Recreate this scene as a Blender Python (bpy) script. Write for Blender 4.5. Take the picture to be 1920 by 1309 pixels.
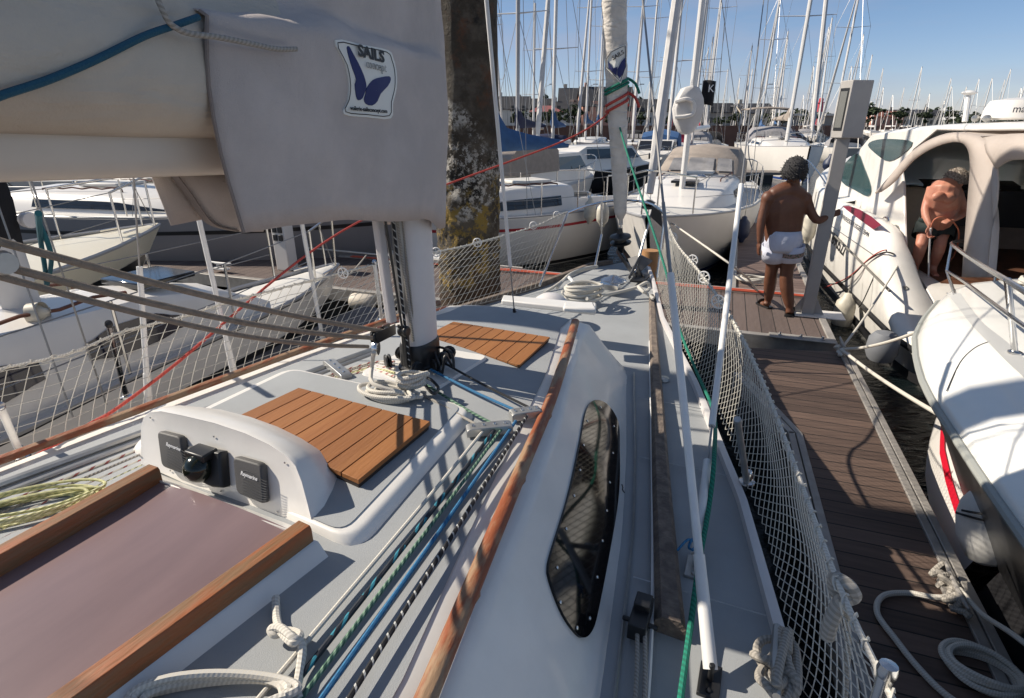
import bpy, bmesh, math, random
from mathutils import Vector, Matrix, noise as mnoise
random.seed(7)
for o in list(bpy.data.objects): bpy.data.objects.remove(o)
S = bpy.context.scene
COL = S.collection
R = math.radians
# ---------------------------------------------------------------- camera, sky, sun, exposure
F = 1053.0; TH = math.atan(419/F); H = 2.55
cam_d = bpy.data.cameras.new('camera'); cam = bpy.data.objects.new('camera', cam_d); COL.objects.link(cam)
cam.location = (0, 0, H); cam.rotation_euler = (R(90)-TH, 0, 0)
cam_d.sensor_width = 36; cam_d.lens = 36*F/1920; cam_d.clip_end = 4000; cam_d.clip_start = 0.05
S.camera = cam
S.view_settings.view_transform = 'Standard'; S.view_settings.look = 'None'
S.view_settings.exposure = 0.5; S.view_settings.gamma = 1
SUN_EL = R(37); SUN_AZ = math.atan2(-.971, .242)      # compass angle from +Y, clockwise
w = bpy.data.worlds.new("World"); S.world = w; w.use_nodes = True
nt = w.node_tree; nt.nodes.clear()
def N(nt, t, **kw):
    n = nt.nodes.new(t)
    for k, v in kw.items():
        if hasattr(n, k): setattr(n, k, v)
        else: n.inputs[k].default_value = v
    return n
sky = N(nt, 'ShaderNodeTexSky', sky_type='NISHITA', sun_disc=False, sun_elevation=SUN_EL, sun_rotation=SUN_AZ, air_density=1.0, dust_density=0.15, ozone_density=3.0, altitude=0)
tc = N(nt, 'ShaderNodeTexCoord'); mp = N(nt, 'ShaderNodeMapping'); mp.inputs['Scale'].default_value = (1.2, 1.2, 6.5)
nz = N(nt, 'ShaderNodeTexNoise', Scale=2.1, Detail=6.0, Roughness=.55)
rmp = N(nt, 'ShaderNodeValToRGB'); rmp.color_ramp.elements[0].position = .40; rmp.color_ramp.elements[1].position = .72
rmp.color_ramp.elements[0].color = (0, 0, 0, 1); rmp.color_ramp.elements[1].color = (.62, .62, .62, 1)
mx = N(nt, 'ShaderNodeMix', data_type='RGBA'); mx.inputs['B'].default_value = (4.6, 4.8, 6.0, 1)
bg = N(nt, 'ShaderNodeBackground', Strength=.066); out = N(nt, 'ShaderNodeOutputWorld')
L = nt.links.new
L(tc.outputs['Generated'], mp.inputs['Vector']); L(mp.outputs[0], nz.inputs['Vector']); L(nz.outputs['Fac'], rmp.inputs[0])
sxyz = N(nt, 'ShaderNodeSeparateXYZ'); L(tc.outputs['Generated'], sxyz.inputs[0])
mr_ = N(nt, 'ShaderNodeMapRange'); mr_.inputs['From Max'].default_value = .30; L(sxyz.outputs[2], mr_.inputs['Value'])
tint = N(nt, 'ShaderNodeMix', data_type='RGBA'); tint.inputs['A'].default_value = (1.08, 1.05, 1.34, 1); tint.inputs['B'].default_value = (.84, 1.0, 1.04, 1); L(mr_.outputs[0], tint.inputs['Factor'])
mul = N(nt, 'ShaderNodeMix', data_type='RGBA', blend_type='MULTIPLY'); mul.inputs['Factor'].default_value = 1; L(sky.outputs[0], mul.inputs['A']); L(tint.outputs['Result'], mul.inputs['B'])
up_ = N(nt, 'ShaderNodeMath', operation='GREATER_THAN'); up_.inputs[1].default_value = 0.0; L(sxyz.outputs[2], up_.inputs[0])
cf = N(nt, 'ShaderNodeMath', operation='MULTIPLY'); L(rmp.outputs[0], cf.inputs[0]); L(up_.outputs[0], cf.inputs[1])
L(cf.outputs[0], mx.inputs['Factor']); L(mul.outputs['Result'], mx.inputs['A']); L(mx.outputs['Result'], bg.inputs[0]); L(bg.outputs[0], out.inputs[0])
sd = bpy.data.lights.new('sun', 'SUN'); so = bpy.data.objects.new('sun', sd); COL.objects.link(so)
sd.energy = 4.7; sd.angle = R(.5); sd.color = (1, .905, .77)
sv = Vector((math.sin(SUN_AZ)*math.cos(SUN_EL), math.cos(SUN_AZ)*math.cos(SUN_EL), math.sin(SUN_EL)))
so.rotation_euler = sv.to_track_quat('Z', 'Y').to_euler(); so.location = (-20, 8, 30)

# ---------------------------------------------------------------- measuring helpers: a ray through a photo point met with a real plane
ct, st = math.cos(TH), math.sin(TH)
A0 = R(24); M0 = (-.41, 2.34)                     # heading of the near yacht and the foot of its mast
U = Vector((math.sin(A0), math.cos(A0), 0)); V = Vector((math.cos(A0), -math.sin(A0), 0))
def ray(x, y):
    X = (x-960)/F; v = (y-654.5)/F
    return Vector((X, ct-v*st, -(st+v*ct)))
def Z(x, y, z):
    r = ray(x, y); t = (z-H)/r.z; return Vector((r.x*t, r.y*t, z))
def YP(x, y, yy):
    r = ray(x, y); t = yy/r.y; return Vector((r.x*t, yy, H+r.z*t))
def PL(x, y, P, Nn):
    r = ray(x, y); C = Vector((0, 0, H)); Nn = Vector(Nn)
    return C + r*((Vector(P)-C).dot(Nn)/r.dot(Nn))
def W(u, v, z=0):
    return Vector((M0[0], M0[1], 0)) + U*u + V*v + Vector((0, 0, z))
def VPL(x, y, v):                                  # on the plane v = const (fore and aft) of the near yacht
    return PL(x, y, W(0, v), V)
def UPL(x, y, u):
    return PL(x, y, W(u, 0), U)
def uv(p): d = Vector(p)-W(0, 0); return d.dot(U), d.dot(V)
# ---------------------------------------------------------------- mesh helpers
ORG = {}
class MB:
    def __init__(s): s.v = []; s.f = []; s.uv = []
    def add(s, vs, fs, uvs=None):
        n = len(s.v); s.v += [tuple(p) for p in vs]
        for i, f in enumerate(fs):
            s.f.append([n+k for k in f]); s.uv.append(uvs[i] if uvs else None)
        return s
    def box(s, c, d, ax=None, ay=None):
        ax = Vector(ax) if ax else Vector((1, 0, 0)); ax.normalize()
        az = Vector((0, 0, 1)); ay = Vector(ay).normalized() if ay else az.cross(ax).normalized(); az = ax.cross(ay).normalized()
        c = Vector(c); vs = []
        for i in (-.5, .5):
            for j in (-.5, .5):
                for k in (-.5, .5): vs.append(c+ax*(i*d[0])+ay*(j*d[1])+az*(k*d[2]))
        return s.add(vs, [(0, 1, 3, 2), (4, 6, 7, 5), (0, 4, 5, 1), (2, 3, 7, 6), (0, 2, 6, 4), (1, 5, 7, 3)])
    def tube(s, pts, r, n=8, cap=True, closed=False, sq=None):
        pts = [Vector(p) for p in pts]; m = len(pts)
        rs = r if isinstance(r, (list, tuple)) else [r]*m
        up = None; vs = []; ls = [0]
        for i in range(1, m): ls.append(ls[-1]+(pts[i]-pts[i-1]).length)
        for i, p in enumerate(pts):
            if closed: t = pts[(i+1) % m]-pts[i-1]
            else: t = pts[min(i+1, m-1)]-pts[max(i-1, 0)]
            if t.length < 1e-9: t = Vector((0, 0, 1))
            t.normalize()
            if up is None:
                a = Vector((0, 0, 1)) if abs(t.z) < .9 else Vector((0, 1, 0)); up = (a-t*a.dot(t)).normalized()
            else:
                up = up-t*up.dot(t)
                up = up.normalized() if up.length > 1e-6 else t.orthogonal().normalized()
            b = t.cross(up)
            for k in range(n):
                a = 2*math.pi*k/n; ca, sa = math.cos(a), math.sin(a)
                if sq: ca *= sq[0]; sa *= sq[1]
                vs.append(p+(up*ca+b*sa)*rs[i])
        fs = []; us = []
        for i in range(m if closed else m-1):
            j = (i+1) % m
            for k in range(n):
                q = (k+1) % n
                fs.append((i*n+k, i*n+q, j*n+q, j*n+k))
                l0 = ls[i]; l1 = ls[i+1] if i+1 < m else l0+.01
                us.append([(l0, k/n), (l0, (k+1)/n), (l1, (k+1)/n), (l1, k/n)])
        if cap and not closed:
            fs.append(tuple(range(n))[::-1]); us.append(None); fs.append(tuple((m-1)*n+k for k in range(n))); us.append(None)
        return s.add(vs, fs, us)
    def loft(s, rings, closed=True, cap=True):
        n = len(rings[0]); vs = [p for r_ in rings for p in r_]; fs = []
        for i in range(len(rings)-1):
            for k in range(n if closed else n-1):
                q = (k+1) % n; fs.append((i*n+k, i*n+q, (i+1)*n+q, (i+1)*n+k))
        if cap and closed: fs += [tuple(range(n))[::-1], tuple((len(rings)-1)*n+k for k in range(n))]
        return s.add(vs, fs)
    def lathe(s, c, prof, n=20, axis=(0, 0, 1)):
        ax = Vector(axis).normalized(); a = ax.orthogonal().normalized(); b = ax.cross(a); c = Vector(c)
        return s.loft([[c+ax*h+(a*math.cos(2*math.pi*k/n)+b*math.sin(2*math.pi*k/n))*max(r_, 1e-4) for k in range(n)] for r_, h in prof])
    def prism(s, poly, off):
        off = Vector(off); poly = [Vector(p) for p in poly]
        return s.loft([poly, [p+off for p in poly]])
def build(mb, name, mat, parent=None, label=None, cat=None, group=None, kind=None, smooth=40, bevel=0, org=None, seg=2, sub=0):
    me = bpy.data.meshes.new(name)
    if parent is not None: o0 = ORG[parent.name]
    elif org is not None: o0 = Vector(org)
    else:
        xs = [p[0] for p in mb.v]; ys = [p[1] for p in mb.v]; zs = [p[2] for p in mb.v]
        o0 = Vector(((min(xs)+max(xs))/2, (min(ys)+max(ys))/2, min(zs)))
    me.from_pydata([(p[0]-o0.x, p[1]-o0.y, p[2]-o0.z) for p in mb.v], [], mb.f)
    if any(mb.uv):
        ul = me.uv_layers.new(name='UVMap').data; i = 0
        for p, u in zip(me.polygons, mb.uv):
            for k, li in enumerate(p.loop_indices):
                ul[li].uv = u[k] if u else (0, 0)
    bm = bmesh.new(); bm.from_mesh(me); bmesh.ops.recalc_face_normals(bm, faces=bm.faces); bm.to_mesh(me); bm.free()
    if smooth:
        me.polygons.foreach_set('use_smooth', [True]*len(me.polygons)); me.set_sharp_from_angle(angle=R(smooth))
    me.materials.append(mat)
    o = bpy.data.objects.new(name, me); COL.objects.link(o)
    if bevel:
        b = o.modifiers.new('bevel', 'BEVEL'); b.width = bevel; b.segments = seg; b.limit_method = 'ANGLE'; b.angle_limit = R(40)
    if sub:
        b = o.modifiers.new('sub', 'SUBSURF'); b.levels = sub; b.render_levels = sub
    if parent is not None: o.parent = parent
    else: o.location = o0
    ORG[o.name] = o0.copy()
    if label: o['label'] = label
    if cat: o['category'] = cat
    if group: o['group'] = group
    if kind: o['kind'] = kind
    return o
def root(name, label, cat, loc=(0, 0, 0), group=None):
    o = bpy.data.objects.new(name, None); COL.objects.link(o); o.location = loc; o.empty_display_size = .2
    ORG[o.name] = Vector(loc); o['label'] = label; o['category'] = cat
    if group: o['group'] = group
    return o
def copy_tree(o, parent=None):
    c = o.copy(); COL.objects.link(c)
    if parent is not None: c.parent = parent
    for ch in list(o.children): copy_tree(ch, c)
    return c
def cr(pts, k=8, closed=False):                    # smooth curve through points
    pts = [Vector(p) for p in pts]; n = len(pts); o = []
    if n < 3: return [pts[0].lerp(pts[-1], i/k) for i in range(k+1)]
    rng = n if closed else n-1
    for i in range(rng):
        if closed: a, b, c, d = pts[i-1], pts[i], pts[(i+1) % n], pts[(i+2) % n]
        else: a, b, c, d = pts[max(i-1, 0)], pts[i], pts[i+1], pts[min(i+2, n-1)]
        for j in range(k):
            t = j/k
            o.append(.5*((2*b)+(c-a)*t+(2*a-5*b+4*c-d)*t*t+(3*b-a-3*c+d)*t**3))
    if not closed: o.append(pts[-1])
    return o
def interp(tab, x):
    if x <= tab[0][0]: return tab[0][1]
    for (a, p), (b, q) in zip(tab, tab[1:]):
        if x <= b: return p+(q-p)*(x-a)/(b-a)
    return tab[-1][1]
# ---------------------------------------------------------------- materials
MATS = {}
def mat(name, col, rough=.5, metal=0, noise=0, nscale=6, col2=None, bump=0, bscale=60, coat=0, spec=.5, alpha=1, trans=0, stretch=None, c2pos=(.4, .65), coord='Object', detail=5, bump2=None, rand=0, along=None):
    m = bpy.data.materials.new(name); m.use_nodes = True; t = m.node_tree; b = t.nodes['Principled BSDF']; MATS[name] = m
    b.inputs['Base Color'].default_value = (*col, 1); b.inputs['Roughness'].default_value = rough; b.inputs['Metallic'].default_value = metal
    b.inputs['Specular IOR Level'].default_value = spec; b.inputs['Coat Weight'].default_value = coat; b.inputs['Coat Roughness'].default_value = .08
    b.inputs['Alpha'].default_value = alpha; b.inputs['Transmission Weight'].default_value = trans
    tcn = N(t, 'ShaderNodeTexCoord'); mpn = N(t, 'ShaderNodeMapping')
    if stretch: mpn.inputs['Scale'].default_value = stretch
    if along: mpn.vector_type = 'TEXTURE'; mpn.inputs['Rotation'].default_value = (0, 0, R(along[0])); mpn.inputs['Scale'].default_value = (along[1], 1, 1)
    t.links.new(tcn.outputs[coord], mpn.inputs[0])
    if noise or col2:
        n1 = N(t, 'ShaderNodeTexNoise', Scale=nscale, Detail=detail, Roughness=.6); t.links.new(mpn.outputs[0], n1.inputs['Vector'])
        rp = N(t, 'ShaderNodeValToRGB'); c2 = col2 or tuple(c*(1-noise) for c in col)
        rp.color_ramp.elements[0].position = c2pos[0]; rp.color_ramp.elements[1].position = c2pos[1]
        rp.color_ramp.elements[0].color = (*c2, 1); rp.color_ramp.elements[1].color = (*col, 1)
        t.links.new(n1.outputs['Fac'], rp.inputs[0]); t.links.new(rp.outputs[0], b.inputs['Base Color'])
    if rand:
        oi = N(t, 'ShaderNodeObjectInfo'); hs = N(t, 'ShaderNodeHueSaturation'); mr2 = N(t, 'ShaderNodeMapRange'); mr2.inputs['To Min'].default_value = 1-rand; mr2.inputs['To Max'].default_value = 1+rand*.4; t.links.new(oi.outputs['Random'], mr2.inputs['Value']); t.links.new(mr2.outputs[0], hs.inputs['Value'])
        t.links.new(b.inputs['Base Color'].links[0].from_socket, hs.inputs['Color']); t.links.new(hs.outputs[0], b.inputs['Base Color'])
    if bump:
        n2 = N(t, 'ShaderNodeTexNoise', Scale=bscale, Detail=3.0); t.links.new(mpn.outputs[0], n2.inputs['Vector'])
        bp = N(t, 'ShaderNodeBump', Strength=bump, Distance=.01); t.links.new(n2.outputs['Fac'], bp.inputs['Height']); t.links.new(bp.outputs[0], b.inputs['Normal'])
        if bump2:
            n3 = N(t, 'ShaderNodeTexNoise', Scale=bump2[1], Detail=4.0, Distortion=.8); mp3 = N(t, 'ShaderNodeMapping'); mp3.inputs['Scale'].default_value = bump2[3] if len(bump2) > 3 else (1, 1, 1); t.links.new(tcn.outputs[coord], mp3.inputs[0]); t.links.new(mp3.outputs[0], n3.inputs['Vector'])
            bq = N(t, 'ShaderNodeBump', Strength=bump2[0], Distance=bump2[2]); t.links.new(n3.outputs['Fac'], bq.inputs['Height']); t.links.new(bq.outputs[0], bp.inputs['Normal'])
    return m
def translucent(m, w_):
    t = m.node_tree; b = t.nodes['Principled BSDF']; o = [n for n in t.nodes if n.type == 'OUTPUT_MATERIAL'][0]; tr = N(t, 'ShaderNodeBsdfTranslucent'); c = b.inputs['Base Color']
    if c.links: t.links.new(c.links[0].from_socket, tr.inputs[0])
    else: tr.inputs[0].default_value = c.default_value
    mx_ = N(t, 'ShaderNodeMixShader'); mx_.inputs[0].default_value = w_; t.links.new(b.outputs[0], mx_.inputs[1]); t.links.new(tr.outputs[0], mx_.inputs[2]); t.links.new(mx_.outputs[0], o.inputs[0])
def thin_glass(name, tint, refl=.12):
    m = bpy.data.materials.new(name); m.use_nodes = True; t = m.node_tree; t.nodes.clear(); o = N(t, 'ShaderNodeOutputMaterial'); tr = N(t, 'ShaderNodeBsdfTransparent'); tr.inputs[0].default_value = (*tint, 1)
    g = N(t, 'ShaderNodeBsdfGlossy'); g.inputs['Roughness'].default_value = .04; fz = N(t, 'ShaderNodeFresnel', IOR=1.45); mx_ = N(t, 'ShaderNodeMixShader'); t.links.new(fz.outputs[0], mx_.inputs[0]); t.links.new(tr.outputs[0], mx_.inputs[1]); t.links.new(g.outputs[0], mx_.inputs[2]); t.links.new(mx_.outputs[0], o.inputs[0]); return m
def rope_mat(name, c1, c2, freq=60, tw=3, frac=.5, rough=.8, bump=.5, check=False):
    m = bpy.data.materials.new(name); m.use_nodes = True; t = m.node_tree; b = t.nodes['Principled BSDF']; b.inputs['Roughness'].default_value = rough
    uvn = N(t, 'ShaderNodeUVMap'); sp = N(t, 'ShaderNodeSeparateXYZ'); t.links.new(uvn.outputs[0], sp.inputs[0])
    def math_(op, a, bb):
        n = N(t, 'ShaderNodeMath', operation=op)
        for i, q in enumerate((a, bb)):
            if isinstance(q, (int, float)): n.inputs[i].default_value = q
            else: t.links.new(q, n.inputs[i])
        return n.outputs[0]
    s1 = math_('ADD', math_('MULTIPLY', sp.outputs[0], freq), math_('MULTIPLY', sp.outputs[1], tw))
    fr = math_('FRACT', s1, 0)
    h = math_('ABSOLUTE', math_('SUBTRACT', fr, .5), 0)
    sel = math_('GREATER_THAN', fr, frac)
    if check:
        s2 = math_('FRACT', math_('MULTIPLY', sp.outputs[0], 9.0), 0); sel = math_('MULTIPLY', sel, math_('GREATER_THAN', s2, .45))
    mxn = N(t, 'ShaderNodeMix', data_type='RGBA'); mxn.inputs['A'].default_value = (*c1, 1); mxn.inputs['B'].default_value = (*c2, 1)
    t.links.new(sel, mxn.inputs['Factor']); t.links.new(mxn.outputs['Result'], b.inputs['Base Color'])
    bp = N(t, 'ShaderNodeBump', Strength=bump, Distance=.003); bp.invert = True; t.links.new(h, bp.inputs['Height']); t.links.new(bp.outputs[0], b.inputs['Normal'])
    MATS[name] = m; return m
def plank_mat(name, c1, c2, width, ang, gap=.06, rough=.75, groove=0, grain=1.0, gapcol=(.01, .009, .008)):
    """boards of one width lying across the direction ang (world), with grain along them and thin dark gaps"""
    m = bpy.data.materials.new(name); m.use_nodes = True; t = m.node_tree; b = t.nodes['Principled BSDF']; b.inputs['Roughness'].default_value = rough
    g = N(t, 'ShaderNodeNewGeometry'); mpn = N(t, 'ShaderNodeMapping'); mpn.inputs['Rotation'].default_value = (0, 0, ang)
    t.links.new(g.outputs['Position'], mpn.inputs[0]); sp = N(t, 'ShaderNodeSeparateXYZ'); t.links.new(mpn.outputs[0], sp.inputs[0])
    def mth(op, a, bb=0.0):
        n = N(t, 'ShaderNodeMath', operation=op)
        for i, q in enumerate((a, bb)):
            if isinstance(q, (int, float)): n.inputs[i].default_value = q
            else: t.links.new(q, n.inputs[i])
        return n.outputs[0]
    q = mth('DIVIDE', sp.outputs[0], width); fl = mth('FLOOR', q); fr = mth('FRACT', q)
    d = mth('ABSOLUTE', mth('SUBTRACT', fr, .5)); isgap = mth('GREATER_THAN', d, .5-gap)
    wn = N(t, 'ShaderNodeTexWhiteNoise', noise_dimensions='1D'); t.links.new(fl, wn.inputs['W'])
    cmb = N(t, 'ShaderNodeCombineXYZ'); t.links.new(mth('MULTIPLY', sp.outputs[0], 30), cmb.inputs[0]); t.links.new(mth('ADD', mth('MULTIPLY', sp.outputs[1], 2.5), mth('MULTIPLY', fl, 7.3)), cmb.inputs[1])
    n1 = N(t, 'ShaderNodeTexNoise', Scale=1.0, Detail=7.0, Roughness=.7); t.links.new(cmb.outputs[0], n1.inputs['Vector'])
    mx1 = N(t, 'ShaderNodeMix', data_type='RGBA'); mx1.inputs['A'].default_value = (*c1, 1); mx1.inputs['B'].default_value = (*c2, 1)
    f1 = mth('ADD', mth('MULTIPLY', n1.outputs['Fac'], 1.1*grain), mth('MULTIPLY', mth('SUBTRACT', wn.outputs['Value'], .62), .6)); t.links.new(f1, mx1.inputs['Factor'])
    mx2 = N(t, 'ShaderNodeMix', data_type='RGBA'); mx2.inputs['B'].default_value = (*gapcol, 1); t.links.new(mx1.outputs['Result'], mx2.inputs['A']); t.links.new(isgap, mx2.inputs['Factor'])
    t.links.new(mx2.outputs['Result'], b.inputs['Base Color'])
    hgt = mth('SUBTRACT', mth('MULTIPLY', n1.outputs['Fac'], .25), isgap)
    if groove:
        hgt = mth('ADD', hgt, mth('MULTIPLY', mth('SINE', mth('MULTIPLY', sp.outputs[0], 2*math.pi/groove)), .35))
    bp = N(t, 'ShaderNodeBump', Strength=.6, Distance=.004); t.links.new(hgt, bp.inputs['Height']); t.links.new(bp.outputs[0], b.inputs['Normal'])
    MATS[name] = m; return m
GEL = mat('gelcoat', (.76, .735, .69), .34, noise=.12, nscale=3.5, coat=.25, detail=12, c2pos=(.3, .6))
GELD = mat('old_gelcoat', (.62, .60, .57), .45, noise=.12, nscale=4)
SKID = mat('nonskid_paint', (.345, .36, .37), .8, noise=.16, nscale=3.5, bump=.22, bscale=520, detail=11, c2pos=(.3, .75))
TEAK = mat('teak', (.32, .13, .037), .65, col2=(.25, .092, .025), nscale=9, along=(66, 8), bump=.2, bscale=120, detail=8, c2pos=(.3, .7), rand=.14)
TEAKGAP = mat('teak_caulk', (.03, .02, .015), .7)
WORN = mat('worn_varnish', (.24, .065, .022), .5, along=(72, 4), col2=(.30, .19, .11), nscale=20, bump=.3, bscale=80, c2pos=(.44, .56), detail=8)
VARN = mat('varnished_wood', (.12, .028, .009), .5, col2=(.08, .02, .008), nscale=20, along=(80, 6), bump=.15, bscale=60, coat=.05)
RAILW = mat('hatch_rail_wood', (.29, .085, .022), .5, col2=(.20, .105, .045), nscale=26, bump=.25, bscale=90, along=(62, 7), detail=8, c2pos=(.42, .58))
GREYW = mat('grey_weathered_wood', (.22, .175, .14), .85, col2=(.12, .095, .08), nscale=22, bump=.5, bscale=90)
SMOKE = mat('smoked_acrylic', (.14, .095, .10), .30, along=(66, 5), col2=(.255, .175, .172), nscale=4, coat=.15, spec=.5, c2pos=(.25, .75), detail=14, bump=.03, bscale=30)
BLACKG = mat('dark_glass', (.005, .005, .006), .06, spec=.42)
BLACK = mat('black_plastic', (.014, .014, .015), .4)
GRAYP = mat('grey_plastic', (.075, .072, .07), .6, bump=.1, bscale=300)
ALU = mat('alu_white', (.66, .63, .62), .38, noise=.06, nscale=5)
ALUG = mat('alu_grey', (.45, .45, .44), .4, metal=.7, noise=.2, nscale=9)
STEEL = mat('stainless', (.62, .62, .62), .22, metal=1.0)
WIRE = mat('rig_wire', (.30, .29, .28), .4, metal=.6)
PVC = mat('white_pvc', (.74, .73, .71), .45, noise=.12, nscale=6)
CANVAS = mat('cover_canvas', (.55, .485, .45), .92, noise=.14, nscale=4.5, bump=.35, bscale=330, bump2=(.55, 5.5, .03, (1, 1, .45)))
SAIL = mat('sailcloth', (.52, .46, .385), .75, noise=.12, nscale=4, bump=.2, bscale=200, bump2=(.6, 3.2, .04, (.7, .7, 2.8)))
BOOM = mat('boom_alu', (.62, .55, .47), .38, noise=.05, nscale=5)
ROPEW = rope_mat('rope_white', (.60, .57, .51), (.50, .47, .41), 110, 2, bump=.22)
ROPEG = rope_mat('rope_grey', (.36, .33, .29), (.26, .24, .21), 90, 2)
ROPET = mat('webbing_tan', (.27, .225, .18), .9, noise=.2, nscale=40, bump=.4, bscale=200)
ROPEGR = rope_mat('rope_green', (.01, .20, .13), (.005, .12, .08), 60, 2)
ROPEBL = rope_mat('rope_blue', (.03, .17, .33), (.02, .11, .24), 60, 2)
ROPEBK = rope_mat('rope_black_white', (.012, .012, .014), (.42, .42, .40), 34, 1, .80)
ROPEBB = rope_mat('rope_black_blue', (.015, .02, .03), (.02, .18, .25), 20, 2, .6, check=True)
ROPEGG = rope_mat('rope_dark_green', (.04, .10, .07), (.16, .26, .18), 50, 2, .6)
ROPER = rope_mat('rope_red', (.50, .07, .05), (.38, .05, .04), 60, 2)
ROPEWR = rope_mat('rope_white_red', (.62, .58, .50), (.35, .10, .09), 24, 1, .7)
ROPEY = rope_mat('rope_yellow', (.62, .60, .34), (.42, .42, .2), 50, 2)
NETM = mat('net_cord', (.50, .48, .43), .8)
def rope(name, pts, r, m, label=None, k=8, n=8, cat='rope', parent=None, group=None, smoothc=True):
    b = MB(); b.tube(cr(pts, k) if smoothc else pts, r, n)
    return build(b, name, m, parent, label, cat if parent is None else None, group)
# ================================================================ the near yacht
YA = root('sailing_yacht', 'near white sailing yacht with grey deck and teak hatch panels, seen along its coachroof', 'yacht', W(0, 0, 0))
DZ = 1.2
def dz(u): return 1.2 + max(0, (u-.3))*.018
def RZ(u): return 1.55 - max(0, u-.2)*.045       # coachroof height
def cub(poly, u): return poly
stbd_px = [(1500, 1309), (1480, 1200), (1400, 930), (1310, 720), (1245, 600), (1226, 530)]
port_px = [(0, 905), (240, 803), (480, 713), (700, 627), (870, 577), (1010, 538), (1100, 518)]
SB = sorted(uv(Z(x, y, 1.24)) for x, y in stbd_px)
PB = sorted(uv(Z(x, y, 1.24)) for x, y in port_px)
SB = [(-3.2, 1.50), (-1.8, 1.60)] + SB + [(3.42, .38), (3.56, .2), (3.60, .1)]
PB = [(-3.2, -1.38), (-1.8, -1.42)] + PB[:-1] + [(3.3, -.18), (3.54, 0.02), (3.60, .1)]
us = [-3.2+i*.1 for i in range(68)] + [3.56, 3.60]
def sb(u): return interp(SB, u)
def pb(u): return interp(PB, u)
b = MB(); rings = []
for u in us:
    s_, p_ = sb(u), pb(u); c_ = (s_+p_)/2; h_ = (s_-p_)/2; z_ = dz(u); low = .15*h_
    rg = []
    for k in range(13):
        a = math.pi*k/12; x_ = math.cos(a); y_ = math.sin(a)
        rg.append(W(u-.5*y_*max(0, (u-1))/2.6*1.0, c_+h_*math.copysign(abs(x_)**.45, x_)*(1 if k in (0, 12) else .985), z_-.02-(z_+.35)*y_**1.2 if k not in (0, 12) else z_-.02))
    rings.append(rg)
b.loft(rings, closed=False)
build(b, 'hull', GEL, YA)
# deck sheet
b = MB(); b.loft([[W(u, pb(u)+(sb(u)-pb(u))*k/8, dz(u)+.02*(1-(k/4-1)**2)) for k in range(9)] for u in us], closed=False)
build(b, 'deck', SKID, YA)
# toe rails: bulwark strip with wooden cap on port, low grey alloy on starboard
def strip(edge, mat_, name, w_, h_, u0, u1, inset=0, z0=0, sgn=1, label=None):
    b = MB(); rs = []
    u = u0
    while u <= u1+1e-6:
        e = edge(u)-sgn*inset; z_ = dz(u)+z0
        rs.append([W(u, e, z_), W(u, e-sgn*w_, z_), W(u, e-sgn*w_, z_+h_), W(u, e-sgn*w_*.5, z_+h_*1.06), W(u, e, z_+h_)]); u += .1
    b.loft(rs); return build(b, name, mat_, YA, label)
strip(pb, VARN, 'toe_rail', .045, .075, -3.1, 1.55, .0, .0, -1, 'varnished red brown toe rail')
strip(pb, GREYW, 'toe_rail', .04, .05, 1.57, 3.5, 0, 0, -1, 'bleached grey toe rail')
strip(sb, ALU, 'toe_rail', .03, .035, -3.1, 3.5, 0, 0, 1, 'pale low toe rail')
# ---- coachroof
top_px = [(1090, 621), (1071, 700), (1050, 790), (1020, 873), (990, 960), (960, 1030), (840, 1309)]
bot_px = [(1185, 603), (1190, 850), (1185, 1000), (1150, 1309)]
TP = sorted(uv(Z(x, y, RZ(.5)-.01)) for x, y in top_px); BT = sorted(uv(Z(x, y, DZ+.03)) for x, y in bot_px)
TP = [(-3.2, TP[0][1]+.25), (-2.2, TP[0][1]+.14)]+TP; BT = [(-3.2, 1.42), (-2.2, 1.33)]+BT
UF = .98
def tpv(u): return interp(TP, u)
def btv(u): return interp(BT, u)
CV = .06
def roofring(u, tz=None, k=1.0, dn=0):
    t_, q_ = tpv(u)-CV, btv(u)-CV
    t_ *= k; q_ *= (k*.5+.5); z1 = (RZ(u) if tz is None else tz); r_ = []
    r_.append(W(u, CV-q_, dz(u)-.03)); r_.append(W(u, CV-t_-.015, z1-.035)); r_.append(W(u, CV-t_+.01, z1-.006))
    for i in range(1, 8): x_ = -1+i/4; r_.append(W(u, CV+x_*(t_-.02), z1+.03*(1-x_*x_)-.003))
    r_.append(W(u, CV+t_-.01, z1-.006)); r_.append(W(u, CV+t_+.015, z1-.035)); r_.append(W(u, CV+q_, dz(u)-.03)); return r_
b = MB(); rg = [roofring(-3.2+i*.1) for i in range(41)] + [roofring(.86), roofring(.92), roofring(.955, RZ(.95)-.01), roofring(.985, RZ(.98)-.03, .99), roofring(1.03, 1.44, .985), roofring(1.07, 1.30, .975), roofring(1.09, 1.17, .97)]
b.loft(rg, closed=True); build(b, 'coachroof', GEL, YA, smooth=50)
# nonskid field on the roof (3 mm proud), with strips left white beside the rails
def roofz(u, v):
    t_ = tpv(u)-CV; x_ = max(-1, min(1, (v-CV)/(t_-.02))); return RZ(u)+.03*(1-x_*x_)-.003
ST_IN = [(u, v-.115) for u, v in [(uv(Z(1058, 612, RZ(.9)))), (uv(Z(1020, 700, RZ(.3)))), (uv(Z(880, 1000, 1.55))), (uv(Z(750, 1309, 1.55)))]]
STI = sorted((uv(Z(x, y, 1.54))) for x, y in [(1052, 612), (1025, 705), (900, 965), (745, 1309)])
def sti(u): return interp([(-3.2, STI[0][1]+.12)]+STI, u)
b = MB(); ul = [-3.15+i*.1 for i in range(41)]+[.92]
b.loft([[W(u, v, roofz(u, v)+.004) for v in [CV-(sti(u)-CV)+(sti(u)-CV)*2*k/10 for k in range(11)]] for u in ul], closed=False)
build(b, 'roof_nonskid', SKID, YA)
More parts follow.
